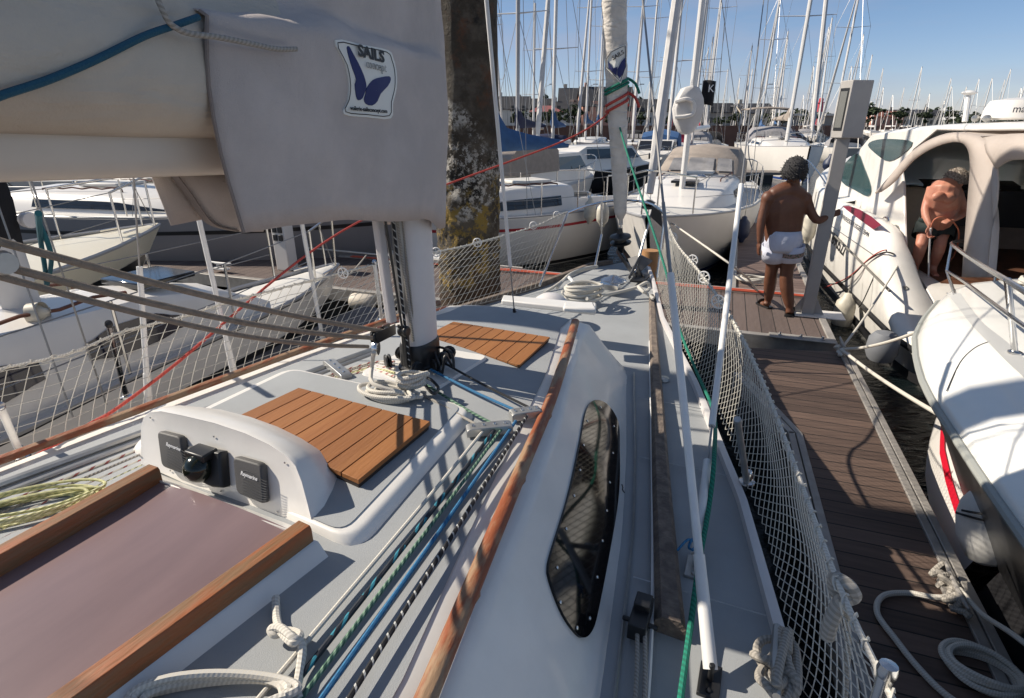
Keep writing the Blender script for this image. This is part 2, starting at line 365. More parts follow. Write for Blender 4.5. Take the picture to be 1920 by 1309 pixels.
# ---- grab rail, long worn varnished bar with feet
gp = [(790, 1330), (880, 1112), (985, 862), (1040, 730), (1079, 603)]
pts = []
for x, y in gp:
    p = Z(x, y, 1.578); pts.append(p)
p0, p1 = pts[0], pts[1]
pts = [p0+(p0-p1).normalized()*.9] + pts
b = MB(); cp = cr(pts, 6); b.tube(cp, [.0175]*len(cp), 10, sq=(1.0, 1.25))
gr = build(b, 'grab_rail', WORN, YA, 'worn varnished grab rail flaking to bare wood')
for t in (.05, .22, .4, .58, .76, .985):
    p = cp[int(t*(len(cp)-1))]; b = MB(); b.box(p-Vector((0, 0, .022)), (.06, .024, .02), U); build(b, 'rail_foot', WORN, gr)
# port one, mirrored
b = MB(); pp = []
for p in cp: u_, v_ = uv(p); pp.append(W(u_, 2*CV-v_, p.z))
b.tube(pp, .015, 8, sq=(1, 1.2)); build(b, 'grab_rail', WORN, YA)
# ---- side window: smoked, long, with screws, on the sloping cabin side
def side_pt(x, y, off=0):
    """photo point met with the sloping cabin side (found by stepping along the ray)"""
    r = ray(x, y); t = .5; C = Vector((0, 0, H))
    while t < 9:
        p = C+r*t; u_, v_ = uv(p); a = tpv(u_)+.015; z1 = RZ(u_)-.035; c_ = btv(u_); z0 = dz(u_)-.03
        if z0 < p.z < z1+.01 and v_-off <= a+(c_-a)*(z1-p.z)/(z1-z0):
            lo, hi = t-.004, t
            for _ in range(14):
                m_ = (lo+hi)/2; q_ = C+r*m_; u_, v_ = uv(q_); a = tpv(u_)+.015; z1 = RZ(u_)-.035; c_ = btv(u_); z0 = dz(u_)-.03
                if v_-off <= a+(c_-a)*(z1-q_.z)/(z1-z0): hi = m_
                else: lo = m_
            return C+r*hi
        t += .004
    return C+r*2
wpx = [(1110, 752), (1135, 757), (1157, 790), (1160, 840), (1158, 930), (1140, 1040), (1118, 1150), (1108, 1182), (1094, 1196), (1078, 1188), (1052, 1150), (1030, 1092), (1026, 1060), (1040, 1010), (1064, 930), (1085, 835), (1096, 775)]
def sidew(px, name, m, off, th, parent):
    o = cr([Vector((x, y, 0)) for x, y in px], 4, True); ys = [q_.y for q_ in o]; y0, y1 = min(ys), max(ys); nrm = (V*.8+Vector((0, 0, .55))).normalized(); b = MB(); rows = []
    for i in range(41):
        y = y0+.3+(y1-y0-.6)*(.5-.5*math.cos(math.pi*i/40)); xs_ = []
        for a_, c_ in zip(o, o[1:]+o[:1]):
            if (a_.y-y)*(c_.y-y) <= 0 and a_.y != c_.y: xs_.append(a_.x+(c_.x-a_.x)*(y-a_.y)/(c_.y-a_.y))
        xl, xr = min(xs_), max(xs_); r_ = [side_pt(xl+(xr-xl)*k/8, y, off)+nrm*th for k in range(9)]; rows.append([r_[0]-nrm*(th+.01)]+r_+[r_[-1]-nrm*(th+.01)])
    rows = [[q_-nrm*(th+.01) for q_ in rows[0]]]+rows+[[q_-nrm*(th+.01) for q_ in rows[-1]]]
    b.loft(rows, closed=False); return build(b, name, m, parent, smooth=25)
wf = sidew(wpx, 'side_window', BLACKG, .004, .006, YA)
b = MB()
for x, y in [(1086, 882), (1075, 930), (1060, 992), (1043, 1065), (1049, 1130), (1080, 1178), (1104, 1160), (1118, 1083), (1128, 1015), (1136, 958), (1142, 905), (1148, 850), (1150, 800), (1125, 764), (1100, 790), (1093, 835)]:
    b = MB(); b.lathe(side_pt(x, y, .008)+(V*.8+Vector((0, 0, .55))).normalized()*.004, [(.0055, 0), (.005, .002), (0, .003)], 8, V*.8+Vector((0, 0, .55))); build(b, 'screw', STEEL, wf)
b = MB(); b.tube([W(u, btv(u)+.004, dz(u)+.022) for u in [-3.1+i*.1 for i in range(42)]], .0045, 5); build(b, 'sealant_line', ALUG, YA)
b = MB(); b.tube([side_pt(x, y, .003) for x, y in [(1166, 908), (1168, 914), (1167, 918), (1171, 924)]], .0022, 4); build(b, 'scuff_mark', BLACK, YA)
for u_ in (-.55, .15, .7):
    b = MB(); b.tube([W(u_, btv(u_)+.02, dz(u_)+.024), W(u_+.01, sb(u_)-.04, dz(u_)+.021)], .0022, 4); build(b, 'deck_seam', ALUG, YA)
# ---- weathered wooden rail on the side deck
wr = [(1222, 556), (1226, 640), (1233, 760), (1240, 900), (1250, 1060), (1257, 1172)]
pts = [Z(x, y, DZ+.05) for x, y in wr]; cpp = cr(pts, 6)
b = MB(); rs = []
for i, p in enumerate(cpp):
    w_ = interp([(0, .022), (.3, .03), (1, .043)], i/(len(cpp)-1)); h_ = .05
    rs.append([p-V*w_-Vector((0, 0, .06)), p+V*w_-Vector((0, 0, .06)), p+V*w_, p+V*(w_*.6)+Vector((0, 0, .02)), p-V*(w_*.6)+Vector((0, 0, .02)), p-V*w_])
b.loft(rs); build(b, 'deck_rail', GREYW, YA, 'bleached grey wooden rail along the side deck')
b = MB(); ps = [Z(x, y, DZ+.035) for x, y in [(1218, 640), (1221, 800), (1224, 1000), (1222, 1180), (1213, 1330)]]
for dv in (0,): b.tube([p for p in cr(ps, 6)], .006, 6)
build(b, 'deck_track', PVC, YA)
# ---- two teak panels on raised hatch frames
def panel(px, z0, th, nm, nb=9):
    q = [Z(x, y, z0+th) for x, y in px]              # far left, near left(aft)... order: port-aft, port-fwd, stbd-fwd, stbd-aft
    base = MB(); dn = Vector((0, 0, -th))
    ins = [p.lerp(sum(q, Vector())/4, .012) for p in q]
    base.prism([p+Vector((0, 0, -.004)) for p in ins], dn*.98); pn = build(base, nm, TEAKGAP, YA, 'teak boarded hatch panel', bevel=.002)
    b = MB()
    for i in range(nb):
        t0, t1 = i/nb+.0035, (i+1)/nb-.0035
        if i == 0: t0 = 0
        if i == nb-1: t1 = 1
        a, bq = q[0].lerp(q[3], t0), q[1].lerp(q[2], t0); c, d = q[0].lerp(q[3], t1), q[1].lerp(q[2], t1)
        b.prism([a, bq, d, c], dn*.5)
        build(b, 'teak_board', TEAK, pn, bevel=.001); b = MB()
panel([(425, 790), (560, 727), (806, 790), (672, 900)], 1.60, .03, 'hatch_panel')
panel([(800, 628), (850, 603), (1031, 632), (974, 685)], 1.565, .02, 'hatch_panel')
# ---- raised moulding (garage base) round the aft panel: two-step coaming with white edges
def gz(u): return 1.60
GA = [uv(Z(x, y, 1.59)) for x, y in [(430, 775), (545, 705), (838, 792), (610, 1000)]]
gpx = [(-1.13, -.42), (-.36, -.42), (-.30, -.36), (-.33, .40), (-.40, .455), (-1.13, .50)]
c0 = (-.8, .04)
def off(poly, d): return [(c0[0]+(u-c0[0])*(1+d*.6), c0[1]+(v-c0[1])*(1+d)) for u, v in poly]
def smoothpoly(poly, z_): return [p for p in cr([W(u, v, z_) for u, v in poly], 4, True)]
def rpoly(poly, z_, r_=.06, n=5):
    out_ = []; m = len(poly)
    for i in range(m):
        p = Vector((*poly[i], 0)); a = Vector((*poly[i-1], 0)); c = Vector((*poly[(i+1) % m], 0))
        d1 = (a-p); d2 = (c-p); rr = min(r_, d1.length*.4, d2.length*.4); d1 = p+d1.normalized()*rr; d2 = p+d2.normalized()*rr
        for k in range(n+1):
            t = k/n; q = d1*(1-t)**2+p*2*t*(1-t)+d2*t*t; out_.append(W(q.x, q.y, z_))
    return out_
gq = [(-1.03, -.44), (-.36, -.42), (-.36, .44), (-1.11, .50)]
b = MB(); b.loft([rpoly(off(gq, .10), 1.53, .09), rpoly(off(gq, .07), 1.57, .08), rpoly(off(gq, .02), 1.592, .07), rpoly(off(gq, -.01), 1.597, .06)])
hb = build(b, 'hatch_base', GEL, YA, smooth=50)
b = MB(); b.loft([rpoly(off(gq, -.06), 1.59, .05), rpoly(off(gq, -.06), 1.6005, .05)]); build(b, 'hatch_base_nonskid', SKID, hb)
# ---- instrument pod
gu = -1.10
PTN = (-U*math.cos(R(22))+Vector((0, 0, 1))*math.sin(R(22)))
def gp_(x, y): return PL(x, y, W(gu, 0, 1.58), PTN)
def gpo(x, y, d): return PL(x, y, W(gu, 0, 1.58)+PTN*d, PTN)
bl, br = Z(284, 884, 1.60), Z(600, 1030, 1.56)
prof = [(262, 870), (262, 800), (267, 782), (280, 772), (300, 770), (340, 778), (400, 792), (460, 812), (505, 833), (540, 856), (556, 874), (568, 905), (580, 950), (592, 1000), (597, 1020)]
fr = [gp_(x, y) for x, y in prof]
bk = [UPL(x, y, gu+.24) for x, y in [(330, 860), (332, 800), (338, 776), (352, 764), (372, 763), (415, 768), (470, 782), (520, 800), (565, 822), (600, 845), (618, 860), (640, 880), (665, 905), (692, 930), (700, 945)]]
fr3 = [p.copy() for p in fr]
mid = [f.lerp(k, .5)+Vector((0, 0, .012)) for f, k in zip(fr, bk)]
b = MB(); e1 = [f+U*.004+(Vector((0, 0, -.006))) for f in fr]
ctr = sum(fr, Vector())/len(fr)
b.loft([[ctr.lerp(f, .93)+U*.002 for f in fr], [ctr.lerp(f, .985) for f in fr], [f+U*.012 for f in fr], mid, bk], closed=True)
pod = build(b, 'instrument_pod', GEL, YA, smooth=50)
# front lip at the foot of the pod, and recess face
b = MB(); l0, l1 = gp_(284, 884), gp_(597, 1022)
b.prism([gpo(286, 884, -.004), gpo(562, 988, -.004), Z(556, 1000, 1.618), Z(292, 898, 1.618)], Vector((0, 0, -.012)))
build(b, 'pod_lip', GEL, pod, bevel=.004)
b = MB(); b.prism([UPL(x, y, gu-.003) for x, y in [(560, 985), (600, 1000), (602, 1040), (590, 1043), (575, 1022)]], U*.02); build(b, 'pod_foot', GEL, pod, bevel=.003)
def pod_inst(px, name, m, dep, parent):
    q = [gp_(x, y) for x, y in px]; c = sum(q, Vector())/len(q); b = MB()
    b.loft([q, [p+PTN*dep*.7 for p in q], [c.lerp(p, .93)+PTN*dep for p in q]]); return build(b, name, m, parent, smooth=50, bevel=.003)
def rquad(px, k=.14):
    o = []; n = len(px)
    for i in range(n):
        a, p, c = Vector(px[i-1]), Vector(px[i]), Vector(px[(i+1) % n])
        for t in (0, .33, .66, 1):
            s0 = p.lerp(a, k); s1 = p.lerp(c, k); q = s0*(1-t)**2+p*2*t*(1-t)+s1*t*t; o.append((q.x, q.y))
    return o
d1 = pod_inst(rquad([(306, 806), (350, 817), (362, 890), (315, 873)]), 'display_cover', GRAYP, .022, pod)
d2 = pod_inst(rquad([(447, 853), (501, 868), (507, 944), (454, 922)]), 'display_cover', GRAYP, .022, pod)
d3 = pod_inst([(366, 835), (428, 845), (433, 912), (414, 911), (374, 893)], 'compass_body', BLACK, .03, pod)
b = MB(); b.box(gp_(398, 846)+PTN*.035, (.075, .05, .022), V, U); build(b, 'compass_hood', BLACK, d3, bevel=.004)
b = MB(); cc = gp_(394, 873)+PTN*.035; b.lathe(cc, [(.002, -.036)]+[(.042*math.cos(a), .042*math.sin(a)) for a in [R(x) for x in range(-75, 90, 15)]]+[(.001, .042)], 24, -U); build(b, 'compass_globe', mat('compass_glass', (.006, .01, .006), .15), d3)
# the fine contour grooves on each cover: thin curved ribs
for dd, (x0, y0, x1, y1) in ((d1, (313, 832, 354, 882)), (d2, (455, 882, 500, 936))):
    b = MB()
    for i in range(9):
        t = i/8; pts = []
        for k in range(9):
            s_ = k/8; yy = y0+(y1-y0)*(t*.72+.12)+ (x1-x0)*s_*.30 + 7*math.sin(s_*3.2-1.9+t)*(1-t*.3) - 5*s_; xx = x0+(x1-x0)*s_
            pts.append(gpo(xx, min(yy, y1+14), .0226))
        b.tube(pts, .0011, 4, cap=False)
    build(b, 'cover_groove', BLACK, dd)
def text(s, size, p, xdir, ydir, m, parent=None, name='lettering', bold=0, ext=.0006, sx=1.0, shear=0, fit=None):
    c = bpy.data.curves.new(name, 'FONT'); c.body = s; c.size = size; c.extrude = ext; c.offset = bold; c.align_x = 'CENTER'; c.align_y = 'CENTER'; c.resolution_u = 3; c.shear = shear
    o = bpy.data.objects.new('tmp_text', c); COL.objects.link(o); dg = bpy.context.evaluated_depsgraph_get(); me = bpy.data.meshes.new_from_object(o.evaluated_get(dg)); bpy.data.objects.remove(o)
    xd = Vector(xdir).normalized(); yd = Vector(ydir); yd = (yd-xd*yd.dot(xd)).normalized(); zd = xd.cross(yd)
    if fit: xs_ = [v_.co.x for v_ in me.vertices]; sx = fit/(max(xs_)-min(xs_))
    for v_ in me.vertices:
        q = Vector(p)+xd*v_.co.x*sx+yd*v_.co.y+zd*v_.co.z; v_.co = q-(ORG[parent.name] if parent else Vector(p))
    me.materials.append(m); o = bpy.data.objects.new(name, me); COL.objects.link(o)
    if parent: o.parent = parent
    else: o.location = p
    return o
WHITEINK = mat('white_ink', (.75, .75, .75), .5); INK = mat('black_ink', (.012, .012, .014), .5); BLUEINK = mat('blue_ink', (.012, .02, .11), .6)
for dd, (x, y, xa, ya) in ((d1, (325, 838, 345, 846)), (d2, (467, 893, 490, 902))):
    xd = gp_(xa, ya)-gp_(x, y); text('Raymarine', .0145, gpo(x, y, .0235), xd, Vector((0, 0, 1))+U*.4, WHITEINK, dd, bold=.0002)
b = MB()
for x, y in [(283, 783), (402, 818), (535, 867), (320, 882), (415, 920), (520, 960), (264, 855), (591, 980)]: b = MB(); b.lathe(gp_(x, y)-U*.001, [(.003, 0), (.003, .002), (0, .003)], 8, -U); build(b, 'screw', STEEL, pod)
# ---- sliding hatch: smoked acrylic between two wooden rails
ZR = 1.655
hr = [Z(135, 1309, ZR), Z(586, 985, ZR)]; hl = [Z(0, 1035, ZR), Z(298, 876, ZR)]
def ext(p, q, d): return p+(p-q).normalized()*d
def wood_rail(p, q, w_, h_, label):
    a = ext(p, q, 1.3); d = (q-a).normalized(); sdir = Vector((d.y, -d.x, 0)); rs = []
    for i in range(25):
        c = a.lerp(q, i/24); j = .0015*math.sin(i*1.7)
        rs.append([c+sdir*s_*w_+Vector((0, 0, z_*h_)) for s_, z_ in ((-1, -1), (1, -1), (1, -.12), (.8, 0), (-.8, 0), (-1, -.12))])
    b = MB(); b.loft(rs); return build(b, 'hatch_rail', RAILW, YA, label, bevel=.002)
wr_ = (Z(586, 985, ZR)-Z(548, 975, ZR)).length/2
wood_rail(hr[0]-V*.02, hr[1]-V*.025, .024, .075, 'weathered orange wooden hatch rail on the near side')
wood_rail(hl[0]-V*.01, hl[1]-V*.022, .024, .06, 'weathered orange wooden hatch rail on the far side')
zs = 1.603
q = [ext(hl[0], hl[1], 1.3), Z(293, 902, zs)-V*.0, Z(560, 1004, zs)+V*.05, ext(hr[0], hr[1], 1.3)]
q = [Vector((p.x, p.y, zs)) for p in q]; q[0] += V*.0; q[3] -= V*.045; q[2] -= V*.05
b = MB(); rows = []
for i in range(31):
    t = i/30; a, c = q[0].lerp(q[1], t), q[3].lerp(q[2], t); rows.append([a.lerp(c, k/8)+Vector((0, 0, .012*math.sin(math.pi*k/8)+(.006*max(0, (t-.93)/.07)))) for k in range(9)])
b.loft(rows, closed=False); build(b, 'sliding_hatch', SMOKE, YA)
# hatch coaming below the rails
b = MB(); a = ext(hr[0], hr[1], 1.3)-V*.03; c = hr[1]-V*.02
rs = []
for i in range(9):
    p = a.lerp(c, i/8); rs.append([Vector((p.x, p.y, 1.61)), Vector((p.x, p.y, 1.61))+V*.03, Vector((p.x, p.y, 1.545))+V*.075, Vector((p.x, p.y, 1.535))+V*.09, Vector((p.x, p.y, 1.50))])
b.loft(rs, closed=True); build(b, 'hatch_coaming', GEL, YA, smooth=60)
b = MB(); a = ext(hl[0], hl[1], 1.3); c = hl[1]
b.loft([[Vector((p.x, p.y, 1.62)), Vector((p.x, p.y, 1.62))-V*.03, Vector((p.x, p.y, 1.53))-V*.06, Vector((p.x, p.y, 1.5))] for p in [a.lerp(c, i/8) for i in range(9)]]); build(b, 'hatch_coaming', GEL, YA, smooth=60)
# ---- mast
def mastring(c, a_, b_, n=24, flat=True):
    r_ = []
    for k in range(n):
        t = 2*math.pi*k/n; x_, y_ = math.cos(t), math.sin(t); x_ = math.copysign(abs(x_)**.75, x_); r_.append(c+U*x_*a_+V*math.copysign(abs(y_)**.8, y_)*b_)
    return r_
mc = Vector((*Z(790, 688, 1.57).xy, 0)); mu, mv = uv(mc)
mt = W(mu+.02, mv, 9.5)
b = MB(); m0 = Vector((mc.x, mc.y, 1.57)); b.loft([mastring(m0.lerp(mt, t), .092, .060) for t in (.012, .1, .3, .6, 1)])
MST = build(b, 'mast', ALU, YA, 'white painted mast')
b = MB(); b.loft([mastring(m0+Vector((0, 0, z_)), .092*k, .062*k) for z_, k in ((-.01, 1.25), (.03, 1.22), (.035, 1.1), (.12, 1.08), (.13, 1.02))]); build(b, 'mast_collar', BLACK, MST)
b = MB(); b.loft([[p+U*(-.105)+V*.0+Vector((0, 0, 0)) for p in [m0.lerp(mt, t)+U*x_+V*y_ for x_, y_ in ((-.012, -.018), (.012, -.018), (.012, .018), (-.012, .018))]] for t in (.035, 1)]); build(b, 'mast_track', ALUG, MST)
b = MB(); q = m0-U*.15-V*.02; b.loft([[p+U*x_+V*y_ for x_, y_ in ((-.02, -.014), (.02, -.014), (.02, .014), (-.02, .014))] for p in (Vector((q.x-.005, q.y, 1.82)), Vector((q.x-.045, q.y, 2.6)))]); build(b, 'vang_strut', ALU, MST, bevel=.006)
# mast base blocks and small fittings
for i, (du, dv) in enumerate(((.02, .10), (-.06, .11), (.09, .09), (-.12, .06), (-.1, -.1), (.1, -.08), (.0, -.1))):
    b = MB(); p = m0+U*du+V*dv; b.lathe(p+Vector((0, 0, .05)), [(.0, -.012), (.027, -.012), (.03, -.006), (.022, 0), (.03, .006), (.027, .012), (0, .012)], 14, V*math.cos(i)+U*math.sin(i))
    b.tube([p+Vector((0, 0, .05)), p+Vector((0, 0, -.02))], .008, 6); build(b, 'turning_block', BLACK, MST)
b = MB(); b.lathe(m0-U*.15+V*.03+Vector((0, 0, .22)), [(0, -.02), (.02, -.02), (.024, -.01), (.016, 0), (.024, .01), (.02, .02), (0, .02)], 14, V); b.box(m0-U*.13+V*.02+Vector((0, 0, .13)), (.03, .02, .14), U); build(b, 'cam_cleat', BLACK, MST, bevel=.003)
# white plinth
b = MB(); b.loft([rpoly([(mu-.2, mv-.19), (mu+.2, mv-.15), (mu+.2, mv+.24), (mu-.22, mv+.2)], 1.56, .04), rpoly([(mu-.19, mv-.18), (mu+.19, mv-.14), (mu+.19, mv+.23), (mu-.21, mv+.19)], 1.59, .04)]); build(b, 'mast_step', GEL, YA)
# halyards down the mast
for i, (x0, y0, x1, y1, m, r_) in enumerate([(735, 395, 768, 690, ROPEBK, .006), (742, 395, 775, 640, ROPEG, .006), (752, 395, 782, 660, ROPEG, .004), (722, 410, 758, 640, BLACK, .005)]):
    p, q = PL(x0, y0, m0+V*.03-U*.13, V), PL(x1, y1, m0+V*.03-U*.13, V); d = (p-q).normalized()
    rope('halyard', [q, p+d*1.5], r_, m, parent=YA, k=4, n=6)
b = MB(); p, q = VPL(748, 560, .02), VPL(772, 690, .02); b.tube([q+(q-p)*.12, p, p+(p-q)*.8], .008, 8); build(b, 'vang_rod', STEEL, YA)
# ---- boom
bp = [VPL(440, 281, 0), VPL(0, 275, 0)]; bd = (bp[1]-bp[0]).normalized(); b0 = bp[0]-bd*.62; b1 = bp[1]+bd*1.9
def oval(c, d, a_, b_, n=20, p=1, sh=0):
    s_ = Vector((d.y, -d.x, 0)).normalized(); u_ = s_.cross(d).normalized(); u_ = u_ if u_.z > 0 else -u_
    return [c+s_*a_*math.copysign(abs(math.cos(2*math.pi*k/n))**p, math.cos(2*math.pi*k/n))+u_*b_*math.copysign(abs(math.sin(2*math.pi*k/n))**p, math.sin(2*math.pi*k/n)) for k in range(n)]
b = MB(); b.loft([oval(b0, bd, .045, .062, p=.85), oval(b1, bd, .045, .066, p=.85)]); BO = build(b, 'boom', BOOM, YA, 'cream boom')
b = MB(); b.tube([b0, b0-bd*.1, m0.lerp(mt, .1)], .02, 8); build(b, 'gooseneck', STEEL, BO)
YACHT_M = m0
# ================================================================ sail cover, mainsail, rigging, nets and ropes of the near yacht
def nz3(p, s=1.0): return mnoise.noise(Vector(p)*s)
# ---- cover: rings from the hem upwards
path = [(-.95, .135), (-.8, .155), (-.62, .165), (-.42, .17), (-.25, .17), (-.1, .165), (.02, .155), (.10, .125), (.16, .07), (.18, 0), (.16, -.08), (.08, -.13), (-.05, -.16), (-.25, -.17), (-.45, -.17), (-.65, -.165), (-.8, -.155), (-.95, -.135)]
dense = []
for i in range(len(path)-1):
    for k in range(5): t = k/5; dense.append((path[i][0]+(path[i+1][0]-path[i][0])*t, path[i][1]+(path[i+1][1]-path[i][1])*t))
dense.append(path[-1])
def hem(u, v):
    z_ = interp([(-.98, 2.30), (-.83, 2.30), (-.6, 2.285), (-.36, 2.245), (-.15, 2.225), (0, 2.16), (.08, 2.15), (.18, 2.17)], u)
    return z_ if v > -.02 else z_+.0
b = MB(); rings = []
zl = [0, .12, .25, .4, .55, .7, .82, .9, .96, 1.0]
for t in zl:
    rg = []
    for u, v in dense:
        z_ = hem(u, v)+(2.775-hem(u, v))*t
        fold = max(0, min(1, (u+.16)/.2))*max(0, 1-(z_-2.15)/(.05+.33*max(0, min(1, (u+.18)/.22)))) if v > 0 else 0
        w_ = 1+.05*math.sin(t*3)+.035*nz3((u*3, v*2, z_*5), 1.2); du = -.03*math.sin(t*math.pi)*(1 if u < -.8 else 0)
        rg.append(W(u+du+.012*nz3((u*5, 9, z_*4)), v*w_*(1-.30*fold)+(.012*nz3((u*6, v*9, z_*2.2))), z_))
    rings.append(rg)
for t, kv, dz_, in ((.25, .90, .018), (.5, .72, .038), (.75, .50, .052), (1, .36, .066), (2, .30, .16), (3, .29, .34), (4, .28, .7)):
    rg = []
    for u, v in dense:
        f_ = max(0, min(1, (u+.16)/.24)); f_ = f_*f_*(3-2*f_)          # 1 at the mast front: goes straight up
        aft = max(0, min(1, (-.52-u)/.2)); kk = max(kv, .62 if u > -.42 else 0, .36+.26*max(0, min(1, (u+.6)/.18)))*(1-f_)+f_*(1-.03*t)
        z_ = 2.775+dz_*1.0+(.02*math.sin(u*9)*min(1, t))
        if aft > 0: top = 2.80-.06*max(0, (-u-.6)); z_ = z_*(1-aft)+min(z_, top+.02*min(t, 1))*aft; kk = kk*(1-aft)+(kv if t <= 1 else .02)*aft
        rg.append(W(u+.01*nz3((u*5, 3, z_*4)), v*kk+.010*nz3((u*7, v*9, z_*6)), z_+.012*nz3((u*8, v*3, 2))))
    rings.append(rg)
b.loft(rings, closed=False)
CVR = build(b, 'sail_cover', CANVAS, None, 'taupe canvas sail cover laced round the mast with a butterfly patch', 'sail cover', smooth=80, org=W(-.4, 0, 2.2))
sm = CVR.modifiers.new('thick', 'SOLIDIFY'); sm.thickness = .004; sm.offset = 0
ORG['sail_cover'] = Vector(CVR.location)
b = MB(); b.tube([Vector(rings[j][0]) for j in range(11)], [.0045]*11, 5); HEM0 = build(b, 'edge_binding', mat('binding', (.24, .20, .18), .9), CVR)
b = MB(); b.tube([Vector(p)+Vector((0, 0, .012)) for p in rings[0][:60]], [.0022]*60, 4); build(b, 'hem_seam', MATS['binding'], CVR)
b = MB()
HEM = mat('canvas_hem', (.22, .185, .17), .92)
pz = [VPL(x, y, -.11) for x, y in [(318, 320), (352, 365), (392, 418), (440, 432), (492, 434), (520, 330)]]
fl = [[pz[0], pz[5]], [pz[1], pz[5].lerp(pz[4], .5)], [pz[2], pz[4]], [pz[3], pz[4]]]
rows = []
for i in range(9):
    t = i/8; a = cr([pz[0], pz[1], pz[2], pz[3]], 6); p = a[int(t*(len(a)-1))]; q_ = pz[5].lerp(pz[4], t); rows.append([p.lerp(q_, k/6)+V*(.03*math.sin(math.pi*k/6)*math.sin(t*3)) for k in range(7)])
b.loft(rows, closed=False); fo = build(b, 'cover_flap', CANVAS, CVR, 'inner side of the cover hanging below the boom'); fo.modifiers.new('t', 'SOLIDIFY').thickness = .004
b = MB(); a = cr([pz[0], pz[1], pz[2], pz[3]], 6); b.tube([p+V*.004 for p in a], [.012]*len(a), 6, sq=(.3, 1.4)); build(b, 'hem', HEM, fo)
# ---- butterfly patch
def cover_v(u, z):
    v = interp([(a, c) for a, c in path if c > .1][:7], u); t = max(0, min(1, (z-hem(u, .1))/(2.775-hem(u, .1))))
    return v*(1+.05*math.sin(t*3)+.035*nz3((u*3, v*2, z*5), 1.2))+.012*nz3((u*6, v*9, z*2.2))
def LP(x, y, o=0):
    v = .18
    for _ in range(5): p = VPL(x, y, v+o+.007); v = cover_v(uv(p)[0], p.z)
    return VPL(x, y, v+o+.007)
out_px = cr([(629, 75, 0), (680, 84, 0), (728, 94, 0), (738, 110, 0), (744, 135, 0), (744, 165, 0), (737, 195, 0), (733, 222, 0), (690, 220, 0), (645, 214, 0), (652, 190, 0), (655, 160, 0), (648, 120, 0)], 3, True)
def flat(pl_, o, name, m, parent, th=.003):
    n = len(pl_); cx, cy = sum(p[0] for p in pl_)/n, sum(p[1] for p in pl_)/n; b = MB()
    rings_ = [[LP(cx+(p[0]-cx)*k, cy+(p[1]-cy)*k, o) for p in pl_] for k in (1, .85, .7, .55, .4, .25, .1, .01)]
    b.loft([[p-V*th for p in rings_[0]]]+rings_, cap=False); return build(b, name, m, parent, smooth=0)
PATCH = mat('patch_white', (.74, .73, .68), .7)
pt = flat(out_px, 0, 'logo_patch', PATCH, CVR, .009)
cc_ = Vector((693, 150, 0)); b = MB(); inn = [cc_.lerp(p, .93) for p in out_px]; b.tube([LP(p.x, p.y, .0012) for p in inn], .0013, 4, closed=True); build(b, 'patch_border', INK, pt)
wing1 = [(651, 90), (655, 87), (662, 100), (672, 118), (682, 140), (687, 158), (686, 168), (680, 184), (672, 188), (668, 178), (666, 158), (669, 150), (662, 130), (655, 108)]
wing2 = [(688, 165), (700, 150), (715, 145), (730, 143), (733, 150), (727, 162), (714, 176), (708, 190), (698, 198), (687, 195), (683, 186), (686, 176)]
for wg in (wing1, wing2): flat(cr([(x, y, 0) for x, y in wg], 2, True), .0024, 'butterfly_wing', BLUEINK, pt)
xd = LP(730, 113)-LP(668, 96); text('SAILS', .042, LP(697, 102, .002), xd, Vector((0, 0, 1)), INK, pt, bold=.0015, sx=1.35)
text('concept', .034, LP(706, 124, .002), xd, Vector((0, 0, 1)), INK, pt, bold=-.0002, sx=.95)
text('concept', .034, LP(706, 124, .003), xd, Vector((0, 0, 1)), PATCH, pt, bold=-.0010, sx=.95)
text('voilerie-sailsconcept.com', .0165, LP(693, 206, .002), LP(733, 209)-LP(655, 202), Vector((0, 0, 1)), INK, pt, bold=.0003)
# ---- mainsail flaked on the boom
b = MB(); rg = []
for i in range(41):
    u = -.55-i*.085; k = 1-.24*max(0, min(1, (u+1.12)/.12)); r_ = []
    zb = interp([(-.8, 2.535), (-1.4, 2.555), (-4, 2.62)], -(-u) if False else u) if False else 2.535+max(0, (-u-.8))*.03
    for t, v, z_ in [(0, .05, -.02), (1, .125, .0), (2, .165, .05), (3, .175, .12), (4, .155, .20), (5, .135, .245), (6, .138, .262), (7, .11, .33), (8, .07, .42), (9, 0, .47), (10, -.07, .42), (11, -.11, .33), (12, -.14, .26), (13, -.16, .15), (14, -.16, .06), (15, -.12, 0), (16, -.05, -.02)]:
        wv = 1+.06*nz3((u*2.2, t*.7, 3))
        zz = z_ if z_ < .2 else .2+(z_-.2)*(.55 if u > -.9 else .85)
        r_.append(W(u, v*wv*k, zb+zz+.012*nz3((u*1.7, t*.9, 8))+(.03*math.sin(u*3+t) if t > 6 and t < 12 else 0)))
    rg.append(r_)
b.loft(rg); MS = build(b, 'mainsail', SAIL, None, 'cream mainsail folded down along the top of the boom', 'sail', org=W(-1, 0, 2.6), smooth=60, sub=1)
def vv(pts): return [VPL(x, y, v) for x, y, v in pts]
rope('sail_tie', vv([(-60, 205, .16), (0, 180, .17), (90, 150, .175), (180, 112, .175), (270, 68, .172), (330, 47, .165), (372, 32, .16)]), .0068, mat('blue_strap', (.01, .075, .125), .8, bump=.4, bscale=200), 'dark blue strap tied diagonally round the folded mainsail', cat='strap')
rope('cover_lacing', vv([(292, -10, .17), (305, 20, .175), (320, 45, .175), (352, 62, .178), (410, 70, .186), (470, 82, .19), (520, 92, .19), (556, 92, .19)]), .006, ROPEG, 'grey lacing line lying across the front of the sail cover', cat='cord')
